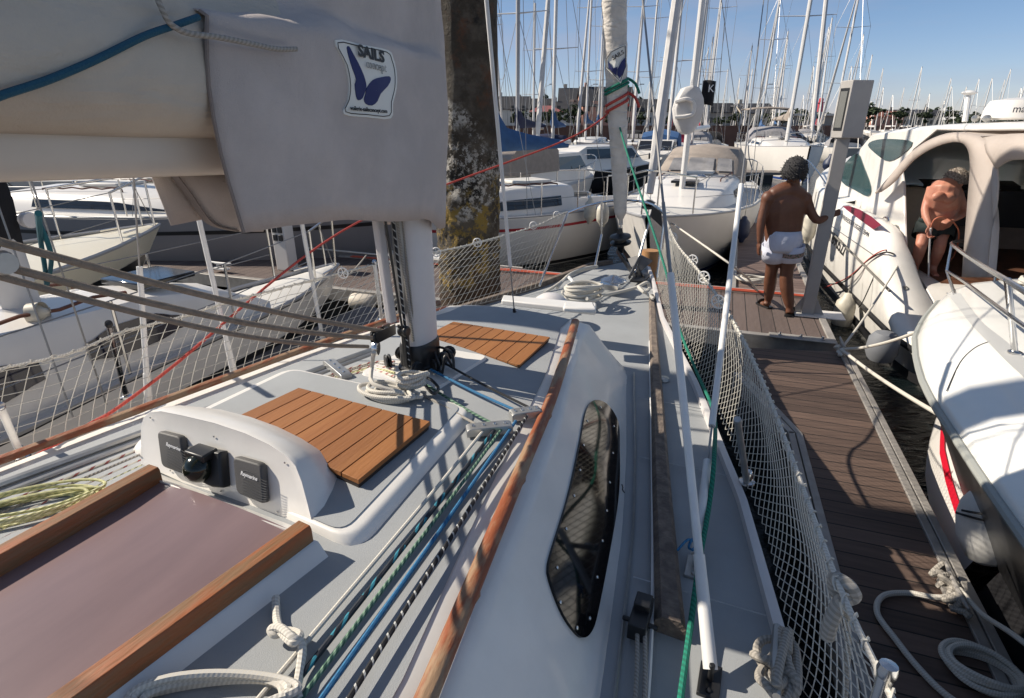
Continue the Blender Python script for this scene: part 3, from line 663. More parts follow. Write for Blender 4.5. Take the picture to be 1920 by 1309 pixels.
# ---- vang tackle: three tan lines running aft from the mast foot to the boom
blk = PL(704, 640, m0-U*.2, U)
for i, (x0, y0, x1, y1, r_) in enumerate([(-60, 437, 725, 622, .0085), (-60, 482, 700, 634, .0085), (-60, 502, 690, 650, .0075)]):
    p = VPL(x0, y0, .0); q_ = VPL(x1, y1, -.02); m_ = [p.lerp(q_, t)-Vector((0, 0, .022*math.sin(math.pi*t)*(1+.5*i))) for t in (0, .25, .5, .75, 1)]
    rope('vang_line', m_, r_, ROPET, parent=YA, k=6)
b = MB(); q0 = VPL(704, 632, -.02); q1 = VPL(745, 612, -.02)
for dv in (-.014, .014): b.box(q0.lerp(q1, .35)+V*dv, (.13, .003, .045), q1-q0, V)
b.lathe(q0, [(0, -.012), (.022, -.012), (.026, -.006), (.018, 0), (.026, .006), (.022, .012), (0, .012)], 14, V); b.lathe(q0.lerp(q1, .5), [(0, -.01), (.018, -.01), (.02, 0), (.018, .01), (0, .01)], 12, V)
b.tube([q1-Vector((0, 0, 0)), q1+(m0+Vector((0, 0, .2))-q1)*.6], .008, 6); build(b, 'vang_block', BLACK, YA, 'black and steel tackle block at the mast foot', bevel=.001)
b = MB(); b.lathe(VPL(705, 652, -.02), [(.012, -.008), (.03, -.01), (.034, 0), (.03, .01), (.012, .008)], 16, V+U*.4); build(b, 'steel_ring', STEEL, YA)
b = MB(); b.lathe(VPL(5, 493, .02), [(0, -.014), (.02, -.014), (.024, 0), (.02, .014), (0, .014)], 14, V); build(b, 'sheave', ALUG, YA)
# ---- mast foot ropes
def coil(c, rx, ry, turns, r, m, name, label, ang=0, tilt=None, rise=.4, jit=.15, n=14, seedv=1, parent=None, cat='rope', extra=None):
    rnd = random.Random(seedv); pts = []; ax = Vector((math.cos(ang), math.sin(ang), 0)); ay = Vector((-math.sin(ang), math.cos(ang), 0))
    for i in range(int(turns*n)):
        a = 2*math.pi*i/n; k = i/n
        if i % n == 0: j1, j2, ox, oy = [1+rnd.uniform(-jit, jit) for _ in range(2)]+[rnd.uniform(-jit, jit)*rx*.5, rnd.uniform(-jit, jit)*ry*.5]
        pts.append(Vector(c)+ax*(math.cos(a)*rx*j1+ox)+ay*(math.sin(a)*ry*j2+oy)+Vector((0, 0, r+k*r*rise*2+r*.6*math.sin(a*2+k))))
    if extra: pts = pts+[Vector(p) for p in extra]
    b = MB(); b.tube(cr(pts, 3), r, 7); return build(b, name, m, parent, label, cat)
cm = Z(732, 745, 1.60)
coil(cm, .11, .062, 4, .0082, ROPEW, 'coiled_line', 'white halyard tail coiled flat at the mast foot', ang=-.35, jit=.34, seedv=4, extra=[Z(700, 720, 1.66), Z(697, 690, 1.68), Z(701, 660, 1.76)])
coil(Z(775, 728, 1.62), .05, .032, 4, .008, ROPEW, 'coiled_line', 'small white hank of line leaning against the mast base fittings', ang=.3, jit=.3, seedv=9, rise=.9)
rope('loose_line', [Z(820, 650, 1.62), Z(845, 660, 1.72), Z(850, 690, 1.6), Z(835, 668, 1.68), Z(828, 700, 1.6), Z(815, 660, 1.66)], .006, BLACK, 'loose black line looped on the far side of the mast foot')
rope('loose_line', [Z(795, 720, 1.6), Z(812, 738, 1.63), Z(822, 728, 1.6), Z(808, 712, 1.62), Z(790, 705, 1.6)], .006, BLACK, 'short dark loop of line beside the white coils at the mast foot')
# ---- rope organisers and clutch lines on the near side of the roof
def organiser(a, b_, zt, name, label, w_=.05):
    p, q_ = Z(*a, zt), Z(*b_, zt); d = (q_-p).normalized(); s_ = Vector((-d.y, d.x, 0)); b = MB(); rs = []
    L_ = (q_-p).length
    for t, k in ((0, .35), (.04, .8), (.12, 1), (.88, 1), (.96, .8), (1, .35)):
        c = p.lerp(q_, t); rs.append([c-s_*w_/2+Vector((0, 0, -.03)), c+s_*w_/2+Vector((0, 0, -.03)), c+s_*w_/2*.9+Vector((0, 0, -.012+.012*k)), c-s_*w_/2*.9+Vector((0, 0, -.012+.012*k))])
    b2 = MB(); b2.loft(rs); top = [[pp+Vector((0, 0, 0)) for pp in r_] for r_ in rs]
    o = build(b2, name, ALUG, YA, label, bevel=.002)
    for t in (.15, .38, .62, .85):
        b3 = MB(); c = p.lerp(q_, t); b3.lathe(c+Vector((0, 0, .001)), [(.006, 0), (.005, .003), (0, .004)], 8); build(b3, 'bolt', STEEL, o)
        b3 = MB(); b3.lathe(c-Vector((0, 0, .016)), [(0, -.012), (.017, -.012), (.012, 0), (.017, .012), (0, .012)], 12, d.cross(Vector((0, 0, 1))) if False else Vector((0, 0, 1))); build(b3, 'sheave', BLACK, o)
organiser((874, 800), (960, 792), 1.605, 'line_organiser', 'grey alloy line organiser, the nearer of two')
organiser((957, 772), (1014, 764), 1.60, 'line_organiser', 'short grey alloy line organiser next to the grab rail')
organiser((614, 672), (650, 702), 1.60, 'line_organiser', 'grey alloy line organiser on the far side')
lines = [((908, 806), (486, 1309), ROPEW, .0055, 'white line'), ((930, 803), (525, 1318), ROPEBB, .0065, 'black and blue flecked line'), ((944, 800), (565, 1309), ROPEGG, .005, 'dark green flecked line'), ((967, 790), (603, 1309), ROPEBL, .0055, 'bright blue line'), ((988, 780), (655, 1309), ROPEBK, .006, 'black line flecked with white')]
for (a, b_, m, r_, lb) in lines:
    p, q_ = Z(*a, 1.592), Z(*b_, 1.565+r_+.01); o = rope('control_line', [p, p.lerp(q_, .4)+Vector((0, 0, -.004)), q_, q_+(q_-p)*.5], r_, m, lb+' running aft from the line organisers along the roof', k=6)
for a, b_, c, m, r_, lb in [((905, 803), (850, 772), (790, 738), ROPEG, .005, 'white line leading from the mast foot to the nearer organiser'), ((925, 795), (870, 765), (800, 722), ROPEGG, .005, 'green flecked line leading from the mast foot to the nearer organiser'), ((968, 770), (890, 735), (808, 693), ROPEBL, .0055, 'blue line leading from the mast foot to the organiser by the grab rail'), ((1000, 768), (900, 718), (818, 672), BLACK, .005, 'black line leading from the mast foot to the organiser by the grab rail')]:
    rope('control_line', [Z(*a, 1.59), Z(*b_, 1.595), Z(*c, 1.61)], r_, m, lb)
# port side lines and track
for i, (y0, y1, m, r_, lb) in enumerate([(905, 690, ALUG, .013, 'grey'), (925, 694, ALUG, .010, ''), (945, 697, ROPEWR, .005, 'white line with red fleck, outermost on the far side of the roof'), (962, 700, ROPEG, .005, 'plain grey line second from the toe rail on the far side'), (980, 703, ROPEWR, .005, 'white line with red fleck, third on the far side of the roof'), (998, 706, ROPEY, .005, 'pale yellow line on the far side of the roof'), (1015, 708, ROPEWR, .005, 'white line with red fleck nearest the hatch on the far side')]):
    p, q_ = Z(-40, y0+18, 1.57), Z(636 if i > 1 else 700, y1 if i > 1 else y1-35+i*4, 1.575)
    if i < 2:
        b = MB(); b.tube([p+(p-q_)*.4, q_], r_, 8); build(b, 'genoa_track' if i == 0 else 'deck_pipe', m, YA)
    else: rope('far_side_line', [p+(p-q_)*.4, p, q_, Z(740, 664+i*7, 1.6)], r_, m, lb, k=3, n=6)
coil(Z(40, 962, 1.57), .16, .06, 8, .0042, ROPEY, 'coiled_line', 'yellow line heaped at the left edge beside the hatch rail', ang=.4, jit=.35, seedv=3)
# knot, bottom coil
kn = Z(541, 1195, 1.58)
kp = [Z(517, 1120, 1.59), Z(519, 1160, 1.585), Z(528, 1185, 1.60), Z(550, 1205, 1.61), Z(562, 1190, 1.60), Z(540, 1183, 1.59), Z(516, 1190, 1.595), Z(508, 1180, 1.60), Z(525, 1177, 1.61), Z(548, 1195, 1.615), Z(566, 1210, 1.60), Z(562, 1260, 1.585), Z(548, 1330, 1.58)]
rope('knotted_line', kp, .0085, ROPEW, 'white line with a figure of eight knot lying on the grey roof')
coil(Z(405, 1322, 1.575), .14, .04, 4, .008, ROPEW, 'coiled_line', 'white line coiled beside the near hatch rail at the bottom edge', ang=.05, jit=.12, seedv=6)
# ---- standing rigging
def wire(p, q, r, name, m=WIRE, label=None, parent=YA, n=6):
    b = MB(); b.tube([p, q], r, n); return build(b, name, m, parent, label)
def rod(p, q, r0, r1, name, m, label=None, parent=YA, n=12):
    b = MB(); b.tube([p, q], [r0, r1], n); return build(b, name, m, parent, label)
base1 = Z(1333, 1262, DZ+.04); up1 = PL(1205, 0, W(0, .62), V); d1_ = up1-base1
def along(px, p, q):   # parameter of the point of line pq nearest the photo ray
    r = ray(*px).normalized(); C = Vector((0, 0, H)); w0 = p-C; d = q-p; a = d.dot(d); b = d.dot(r); e = w0.dot(r); dd = w0.dot(d); return p+d*((b*e-dd)/(a-b*b))
wire(base1, up1+d1_*.4, .005, 'lower_shroud')
rod(along((1328, 1235), base1, up1), along((1258, 514), base1, up1), .0125, .0135, 'shroud_cover', PVC, 'long white plastic tube on the aft lower shroud')
rod(along((1332, 1255), base1, up1), along((1312, 1040), base1, up1), .019, .0165, 'shroud_sleeve', PVC)
wire(along((1250, 512), base1, up1), along((1243, 380), base1, up1), .007, 'turnbuckle')
base2 = Z(1304, 1052, DZ+.04); up2 = PL(1432, 0, W(0, 1.02), V); d2_ = up2-base2
wire(base2, up2+d2_*.5, .005, 'cap_shroud')
rod(along((1340, 800), base2, up2), along((1389, 347), base2, up2), .013, .0135, 'shroud_cover', PVC, 'white plastic tube on the cap shroud')
rod(along((1306, 1040), base2, up2), along((1336, 865), base2, up2), .0165, .015, 'shroud_sleeve', PVC)
for i, bs in enumerate((base1, base2)):
    b = MB(); b.box(Vector((bs.x, bs.y, DZ+.012)), (.10, .055, .012), U); b.tube([bs-Vector((0, 0, .03)), bs+Vector((0, 0, .03))], .008, 8)
    for k in (-1, 1): b.lathe(Vector((bs.x, bs.y, DZ+.018))+U*.035*k, [(.008, 0), (.006, .006), (0, .007)], 8)
    build(b, 'chainplate', ALUG if i else BLACK, YA, bevel=.002)
rope('lashing', [Z(1270, 1032, 1.3), Z(1290, 1012, 1.32), Z(1305, 1020, 1.3), Z(1298, 1032, 1.31), Z(1312, 1022, 1.3), Z(1300, 1010, 1.32), Z(1292, 1028, 1.3), Z(1316, 1034, 1.29)], .004, ROPEBL, 'light blue lashing round the foot of the cap shroud tube', cat='cord')
# forward inner stay and its deck plate
is0 = Z(965, 592, 1.53); is1 = PL(912, 0, W(2.0, 0)-U*1.45, U)
wire(is0, is1+(is1-is0)*.4, .004, 'inner_stay'); rod(along((961, 500), is0, is1), along((905, -30), is0, is1), .0095, .0095, 'stay_cover', PVC)
b = MB(); b.box(is0-Vector((0, 0, .012)), (.11, .05, .01), V); b.tube([is0-Vector((0, 0, .01)), is0+(is1-is0)*.03], .009, 8); b.lathe(is0+Vector((0, 0, .015)), [(0, -.006), (.016, -.006), (.018, 0), (.016, .006), (0, .006)], 12, V)
build(b, 'stay_deck_plate', BLACK, YA, bevel=.002)
# port shrouds
for (bx, by, tx, ty, vt, cov, lb) in [(280, 772, 250, 330, -1.22, ((274, 700), (263, 500)), 'port aft lower shroud tube'), (443, 718, 366, 380, -1.28, ((428, 640), (366, 385)), 'port cap shroud tube'), (606, 640, 566, 418, -1.12, ((600, 625), (566, 420)), 'port forward shroud tube')]:
    p = Z(bx, by, DZ+.05); q_ = PL(tx, ty, W(0, vt), V); e = p+(q_-p)*4.5
    if vt == -1.22: pass
    wire(p, e, .004, 'shroud'); rod(along(cov[0], p, q_), along(cov[1], p, q_)+(q_-p)*(1.5 if tx != 250 else .0), .0125, .0125, 'shroud_cover', PVC, lb)
    rod(p, along(cov[0], p, q_), .019, .016, 'shroud_sleeve', PVC)
# ---- forestay with the furled genoa, drum, pulpit, anchor
FB = YP(1165, 448, 5.52); FT = YP(1150, -40, 5.30)
fd = FT-FB; FT2 = FB+fd*3.2
fdn = fd.normalized(); fr_ = [(.065, .020), (.09, .022), (.12, .055), (.25, .065), (.45, .078), (.7, .092), (.95, .098), (1.3, .10), (2.2, .08), (3.0, .05)]
b = MB(); pts = []; rs = []
for i in range(241):
    t = .065+i/240*2.95; pts.append(FB+fd*t); ph = t*14 % 1; rs.append(interp(fr_, t)*(1+(.07*ph if .1 < t else 0)+.02*nz3((t*30, 1, 1))))
b.tube(pts, rs, 14); GEN = build(b, 'furled_genoa', mat('genoa_cover', (.66, .61, .55), .85, noise=.15, nscale=9, bump=.4, bscale=30, bump2=(.8, 7, .03, (1, 1, 2.5))), None, 'off white furled headsail rolled on the forestay with a small butterfly patch', 'sail', smooth=60)
ORG[GEN.name] = Vector(GEN.location)
b = MB(); c = FB
b.lathe(c-Vector((0, 0, .09)), [(.02, -.05), (.03, 0), (.045, .03), (.10, .045), (.105, .06), (.06, .066), (.06, .10), (.105, .106), (.10, .125), (.05, .135), (.03, .15), (.02, .2), (0, .2)], 24, fdn)
dr = build(b, 'furler_drum', BLACK, YA)
b = MB(); b.lathe(c-fdn*.0, [(.012, .0), (.02, .03), (.014, .06), (.018, .10), (.01, .15), (0, .2)], 12, fdn); build(b, 'furler_swivel', STEEL, dr)
bowp = Z(1200, 522, 1.30)
b = MB(); pz0 = FB-Vector((0, 0, .12)); 
for dv in (-.035, .035): b.box((pz0+bowp)/2+V*dv, ((pz0-bowp).length, .012, .05), (pz0-bowp), V)
b.box(bowp, (.25, .12, .02), U); build(b, 'stem_fitting', BLACK, YA, bevel=.002)
# anchor: shank and plough
b = MB(); a0 = Z(1180, 520, 1.33); a1 = a0+U*.38+Vector((0, 0, .10)); b.tube([a0, a1], .015, 8, sq=(1.6, .7))
tip = a1+Vector((0, 0, -.13))+U*.02; s_ = V
b.add([a1+U*.1, a1-s_*.12-Vector((0, 0, .03))+U*.03, a1+s_*.12-Vector((0, 0, .03))+U*.03, a1-U*.12-Vector((0, 0, .16)), a1+Vector((0, 0, .02))], [(0, 1, 4), (0, 4, 2), (1, 3, 4), (4, 3, 2), (0, 2, 3), (0, 3, 1)])
ANC = build(b, 'anchor', mat('galvanised', (.10, .10, .105), .6, noise=.3, nscale=12), None, 'dark galvanised plough anchor stowed on the bow roller', 'anchor', smooth=30, bevel=.003)
# pulpit
def tube_px(pts, r, name, parent, m=STEEL, k=6, label=None): b = MB(); b.tube(cr(pts, k), r, 8); return build(b, name, m, parent, label)
PU = PL
pt_l = [Z(1012, 536, 1.3), PL(1040, 460, W(3.05, -.3), U), PL(1064, 399, W(3.1, -.36), U)]
top = [PL(1064, 399, W(3.1, -.36), U), PL(1100, 386, W(3.5, 0), U), PL(1150, 376, W(3.75, 0), U), PL(1195, 377, W(3.8, .2), U), PL(1226, 385, W(3.55, .3), U), PL(1246, 402, W(3.1, .3), U)]
pulp = tube_px(top, .0125, 'pulpit', YA)
for a, b_ in ((top[0], pt_l[0]), (PL(1128, 440, W(3.55, 0), U), Z(1115, 502, 1.3)), (PL(1224, 392, W(3.4, 0), U), Z(1190, 512, 1.3)), (top[-1], Z(1232, 520, 1.3))): tube_px([a, a.lerp(b_, .5), b_], .0115, 'pulpit_leg', pulp)
tube_px([PL(1128, 378, W(3.55, 0), U), PL(1128, 440, W(3.55, 0), U)], .0115, 'pulpit_leg', pulp)
b = MB(); q_ = [PL(x, y, W(3.3, 0), U) for x, y in [(1222, 385), (1240, 400), (1242, 427), (1221, 408)]]; b.prism(q_, U*.02); build(b, 'nav_light', BLACK, pulp)
# ---- stanchions, guard lines and nets
def net_disc(c, ax, r, parent):
    b = MB(); c = Vector(c); ax = Vector(ax).normalized(); a = ax.orthogonal().normalized(); bb = ax.cross(a)
    b.tube([c+(a*math.cos(t*math.pi/8)+bb*math.sin(t*math.pi/8))*r for t in range(16)], r*.13, 5, closed=True)
    for k in range(3): d = (a*math.cos(k*math.pi/3)+bb*math.sin(k*math.pi/3))*r; b.tube([c-d, c+d], r*.09, 4)
    return build(b, 'net_disc', PVC, parent)
ZT = 1.76
def Pn(px, e): return [Z(x, y, zz) for x, y, zz in px]
stop = [(1247, 405, 1.84), (1268, 455, 1.8), (1300, 495, 1.77), (1350, 562, 1.75), (1395, 640, 1.74), (1440, 740, 1.74), (1500, 900, 1.74), (1570, 1090, 1.74), (1652, 1268, 1.75), (1700, 1360, 1.75)]
sbot = [(1228, 512, 1.27), (1240, 560, 1.26), (1258, 610, 1.25), (1300, 690, 1.24), (1340, 760, 1.24), (1385, 870, 1.24), (1430, 990, 1.23), (1470, 1130, 1.23), (1502, 1309, 1.23), (1510, 1400, 1.23)]
def resample(pts, n):
    pts = cr(pts, 12); ls = [0]
    for a, b_ in zip(pts, pts[1:]): ls.append(ls[-1]+(b_-a).length)
    o = []; j = 0
    for i in range(n+1):
        s_ = ls[-1]*i/n
        while j < len(pts)-2 and ls[j+1] < s_: j += 1
        o.append(pts[j].lerp(pts[j+1], (s_-ls[j])/max(1e-9, ls[j+1]-ls[j])))
    return o, ls[-1]
def net(topc, botc, cell, diamond, rows, name, label, side, r=.0016):
    T, lt = resample(topc, 400); Bq, lb = resample(botc, 400); n = int(lt/cell)
    def P(s_, t):      # s 0..1 along, t 0 top .. 1 bottom, slack belly between
        i = max(0, min(400, s_*400)); i0 = min(399, int(i)); f_ = i-i0
        a = T[i0].lerp(T[i0+1], f_); c = Bq[i0].lerp(Bq[i0+1], f_); sg = .018*abs(math.sin(math.pi*s_*6))*(1-t)
        return a.lerp(c, t)+V*side*(.03*math.sin(math.pi*t)+.012*nz3((s_*14, t*2, 1)))+Vector((0, 0, -sg))
    b = MB()
    if diamond:
        for i in range(-rows//2, n+1):
            for sg in (1, -1):
                pts = []
                for k in range(rows+1):
                    s_ = (i+(k*.5 if sg > 0 else rows*.5-k*.5))/n
                    if 0 <= s_ <= 1: pts.append(P(s_, k/rows))
                if len(pts) > 1: b.tube(pts, r, 4, cap=False)
    else:
        for i in range(n+1): b.tube([P(min(1, max(0, i/n+.004*nz3((i, k, 0)))), k/rows) for k in range(rows+1)], r, 4, cap=False)
        for k in range(rows+1): b.tube([P(i/n, k/rows) for i in range(n+1)], r, 4, cap=False)
    o = build(b, name, NETM, None, label, 'net')
    b = MB(); b.tube(T[::4], .0055, 6); g = build(b, 'guard_line', ROPEW, o)
    b = MB(); pts = []
    for i in range(n*8): a = i/8*2*math.pi/1.0; s_ = i/(n*8); q_ = T[int(s_*400)]; pts.append(q_+V*.009*math.cos(a)+Vector((0, 0, .009*math.sin(a))))
    b.tube(pts, .0022, 4); build(b, 'lacing', NETM, o)
    return o, T, Bq
ns, TS, BS = net(Pn(stop, 0), Pn(sbot, 0), .050, True, 18, 'guard_net', 'white diamond mesh guard net along the near side facing the finger pontoon', 1)
for x, y in [(1262, 445), (1299, 488), (1320, 520), (1347, 566)]:
    c = min(TS, key=lambda p: (Vector(proj2(p))-Vector((x, y))).length) if False else Z(x, y, 1.76); net_disc(c, U+V*.3, .032, ns)
ptop = [(-60, 716, 1.76), (0, 692, 1.76), (130, 663, 1.76), (230, 622, 1.76), (330, 597, 1.75), (430, 566, 1.75), (560, 532, 1.75), (700, 497, 1.76), (830, 470, 1.77), (895, 455, 1.77), (1000, 425, 1.78), (1045, 405, 1.80), (1064, 397, 1.82)]
pbot = [(-60, 935, 1.28), (0, 903, 1.28), (130, 850, 1.28), (240, 800, 1.28), (360, 755, 1.28), (480, 711, 1.27), (600, 665, 1.27), (700, 626, 1.26), (780, 602, 1.26), (870, 578, 1.26), (950, 556, 1.26), (990, 545, 1.27), (1012, 537, 1.28)]
npn, TPn, BPn = net(Pn(ptop, 0), Pn(pbot, 0), .062, False, 9, 'guard_net', 'white square mesh guard net along the far side facing the left neighbour', -1)
for x, y, z_ in [(640+3, 512, 1.76), (818, 473, 1.77), (895, 455, 1.77), (1000, 423, 1.78), (1044, 403, 1.80)]: net_disc(Z(x, y, z_), U-V*.3, .030, npn)
def stanchion(b0_, t0_, m=STEEL, cap=BLACK, label=None):
    o = rod(b0_, t0_, .0125, .0115, 'stanchion', m, label); b = MB(); b.lathe(t0_, [(.013, -.01), (.015, 0), (.013, .012), (0, .015)], 12, (t0_-b0_)); build(b, 'stanchion_cap', cap, o)
    b = MB(); b.lathe(b0_, [(.03, 0), (.03, .008), (.018, .012), (.016, .05), (.0125, .055)], 12); build(b, 'stanchion_foot', STEEL, o)
stanchion(Z(236, 745, 1.27), Z(204, 608, 1.80)); stanchion(Z(716, 600, 1.27), Z(702, 492, 1.79), PVC, STEEL); stanchion(Z(42, 858, 1.27), Z(0, 762, 1.72), PVC, STEEL)
stanchion(W(-1.22, 1.60, 1.2), W(-1.175, 1.60, 1.775), STEEL, STEEL)
stanchion(Z(1400, 905, 1.24), Z(1383, 790, 1.60), ALUG, ALUG)
rope('knotted_line', [Z(1590, 1100, 1.72), Z(1570, 1112, 1.70), Z(1566, 1085, 1.73), Z(1590, 1098, 1.74), Z(1600, 1118, 1.72), Z(1575, 1130, 1.70), Z(1558, 1165, 1.66), Z(1550, 1195, 1.62)], .014, ROPEG, 'frayed grey rope tail knotted on the near guard net')
rope('net_tie', [Z(1583, 1118, 1.70), Z(1590, 1200, 1.5), Z(1585, 1290, 1.35), Z(1580, 1340, 1.28)], .007, ROPEG, 'grey cord hanging down inside the near guard net')
# near stbd block, cleat & rope heap
b = MB(); c = Z(1200, 1168, 1.24); b.box(c+Vector((0, 0, .02)), (.12, .05, .055), U); b.box(c+Vector((0, 0, .055))+U*.02, (.05, .045, .03), U); b.tube([c-V*.05, c+V*.05], .008, 8)
build(b, 'deck_organiser', BLACK, YA, 'black deck block', bevel=.006)
for dx, lb in ((-5, 'grey line running aft from the black deck block, the inboard one'), (9, 'grey line running aft from the black deck block, the outboard one')): rope('deck_line', [Z(1200+dx, 1180, 1.26), Z(1200+dx*1.1, 1260, 1.25), Z(1196+dx*1.3, 1340, 1.25)], .006, ROPEG, lb, k=3)
rnd = random.Random(5)
cl = Z(1450, 1262, 1.25); hp = [cl+U*rnd.uniform(-.10, .10)+V*rnd.uniform(-.05, .05)+Vector((0, 0, rnd.uniform(.01, .07))) for _ in range(20)]
rope('rope_heap', hp, .011, ROPEG, 'heap of stiff grey rope made up on the side deck cleat by the net', k=6)
b = MB(); b.tube([cl-U*.11+Vector((0, 0, .05)), cl+Vector((0, 0, .045)), cl+U*.11+Vector((0, 0, .05))], [.010, .016, .010], 8); b.tube([cl-U*.04, cl-U*.03+Vector((0, 0, .045))], .012, 8); b.tube([cl+U*.04, cl+U*.03+Vector((0, 0, .045))], .012, 8); build(b, 'deck_cleat', ALUG, YA)
# green sheet and red sheet
gs = [YP(1160, 232, 5.40), PL(1180, 300, W(2.9, 0), U), PL(1243, 490, W(2.0, 0), U), Z(1262, 570, 1.45), Z(1275, 620, 1.36), Z(1305, 695, 1.30), Z(1337, 770, 1.30), along((1336, 850), base2, up2)+V*.02, along((1322, 945), base2, up2)+V*.022, Z(1312, 1048, 1.30), Z(1298, 1150, 1.27), Z(1280, 1280, 1.26), Z(1272, 1345, 1.26)]
rope('sheet_line', gs, .0085, ROPEGR, 'green headsail sheet led down past the white shroud tubes to the side deck', k=10)
rope('sheet_line', [YP(1149, 205, 5.42), YP(1060, 263, 5.0), W(1.2, -1.25, 1.93), Z(300, 706, 1.50), Z(160, 800, 1.40), Z(0, 892, 1.36), Z(-80, 935, 1.34)], .0075, ROPER, 'long red headsail sheet led from the furled sail down along the far guard net', k=10)
def wrap(z0, m, lb, n_=2, dz_=.03, r=.012, tail=True):
    pts = []; c0_ = FB+fd*z0; rr = interp(fr_, z0)+.014
    for i in range(n_*12+1): a = i/12*2*math.pi; pts.append(c0_+fdn*(dz_*i/12+.04*math.cos(a))+Vector((math.cos(a), math.sin(a), 0))*rr)
    if tail: pts += [pts[-1]+Vector((.06, -.03, -.04)), pts[-1]+Vector((.10, -.04, -.12))]
    rope('sail_tie', pts, r, m, lb, k=2, cat='cord')
wrap(.615, ROPEGR, 'green cord tied round the furled headsail'); wrap(.545, ROPER, 'red cord crossed round the furled headsail below the green one', 2, .05); 
# small butterfly patch on the furled sail
c0_ = FB+fd*.70; fwd = Vector((0-c0_.x, -c0_.y, 0)).normalized(); sx_ = Vector((-fwd.y, fwd.x, 0)); 
def gpt(x, y, o=.0):
    a = x/.10; return c0_+fdn*y+(fwd*math.cos(a)+(-sx_)*-math.sin(a))*(.108+o)
def curved(poly, o, name, m, parent):
    ps = [gpt(x, y, o) for x, y in poly]; c_ = gpt(sum(p[0] for p in poly)/len(poly), sum(p[1] for p in poly)/len(poly), o+.004); b = MB(); n = len(ps); b.v = [tuple(p) for p in ps]+[tuple(c_)]+[tuple(p-fwd*.012) for p in ps]
    b.f = [[i, (i+1) % n, n] for i in range(n)]+[[i, n+1+i, n+1+(i+1) % n, (i+1) % n] for i in range(n)]; b.uv = [None]*len(b.f); return build(b, name, m, parent, smooth=0)
lp = curved([(-.085, .06), (-.04, .115), (.03, .15), (.085, .17), (.085, .0), (.03, -.13), (-.03, -.06), (-.08, -.01)], .006, 'logo_patch', PATCH, GEN)
b = MB(); b.tube([gpt(x*.9, y*.9+.005, .0075) for x, y in [(-.085, .06), (-.04, .115), (.03, .15), (.085, .17), (.085, .0), (.03, -.13), (-.03, -.06), (-.08, -.01)]], .003, 4, closed=True); build(b, 'patch_border', INK, lp)
curved([(-.06, .045), (-.03, .0), (.0, -.03), (.01, .0), (.0, -.07), (-.03, -.04), (-.055, -.01)], .010, 'butterfly_wing', BLUEINK, lp); curved([(.008, -.02), (.04, .04), (.072, .07), (.07, .0), (.045, -.06), (.02, -.09), (.005, -.06)], .010, 'butterfly_wing', BLUEINK, lp)
text('SAILS', .045, gpt(.015, .085, .014), gpt(.03, .095)-gpt(-.01, .072), fdn, INK, lp, bold=.001)
# foredeck fittings
coil(Z(1092, 562, 1.31), .15, .10, 6, .012, ROPEW, 'coiled_line', 'white mooring line coiled on the foredeck hatch', ang=.3, jit=.18, seedv=12, rise=.8)
b = MB(); b.tube([Z(1067, 520, 1.42), Z(1092, 548, 1.36)], .014, 8); build(b, 'windlass_handle', PVC, YA)
b = MB(); q_ = [Z(x, y, 1.50) for x, y in [(942, 566), (952, 560), (1116, 580), (1112, 592), (1050, 586)]]; q_ = [Z(940, 572, 1.46), Z(944, 562, 1.46), Z(1118, 578, 1.46), Z(1116, 592, 1.46)]
b.prism(q_, Vector((0, 0, .035))); build(b, 'foredeck_coaming', GEL, YA, bevel=.008)
b = MB(); q_ = [Z(1055, 586, 1.51), Z(1058, 576, 1.51), Z(1112, 576, 1.51), Z(1118, 590, 1.51)]; b.prism(q_, Vector((0, 0, .035))); build(b, 'vent_box', GEL, YA, bevel=.012)
b = MB(); b.lathe(Z(1032, 568, 1.40), [(.11, 0), (.115, .02), (.10, .035), (.06, .06), (.02, .07), (0, .07)], 20); build(b, 'solar_vent', ALU, YA)
b = MB(); c = Z(1150, 530, 1.33); b.lathe(c, [(.10, 0), (.11, .02), (.09, .035), (.05, .045), (.03, .06), (0, .062)], 20); b.box(c-U*.12, (.10, .16, .05), U); build(b, 'windlass', STEEL, YA, bevel=.004)
rope('mooring_line', [Z(1100, 560, 1.36), Z(1140, 552, 1.31), Z(1190, 540, 1.33), Z(1212, 530, 1.36), Z(1218, 540, 1.32), Z(1208, 548, 1.34), Z(1198, 538, 1.36), Z(1225, 560, 1.3)], .014, ROPEW, 'white mooring line led across the foredeck to the bow fairlead')
rope('mooring_line', [Z(1045, 540, 1.33), Z(1062, 520, 1.36), Z(1075, 515, 1.34), Z(1090, 508, 1.34), Z(1120, 500, 1.34), Z(1100, 502, 1.36), Z(1072, 512, 1.36), Z(1050, 530, 1.35), Z(1020, 550, 1.34)], .012, ROPEW, 'white mooring line knotted at the far bow cleat')
for px in ((1244, 712), (1325, 760)): 
    b = MB(); b.lathe(Z(px[0], px[1], 1.225), [(.035, 0), (.03, .012), (.012, .016), (0, .016)], 14); build(b, 'deck_filler', ALUG, YA)
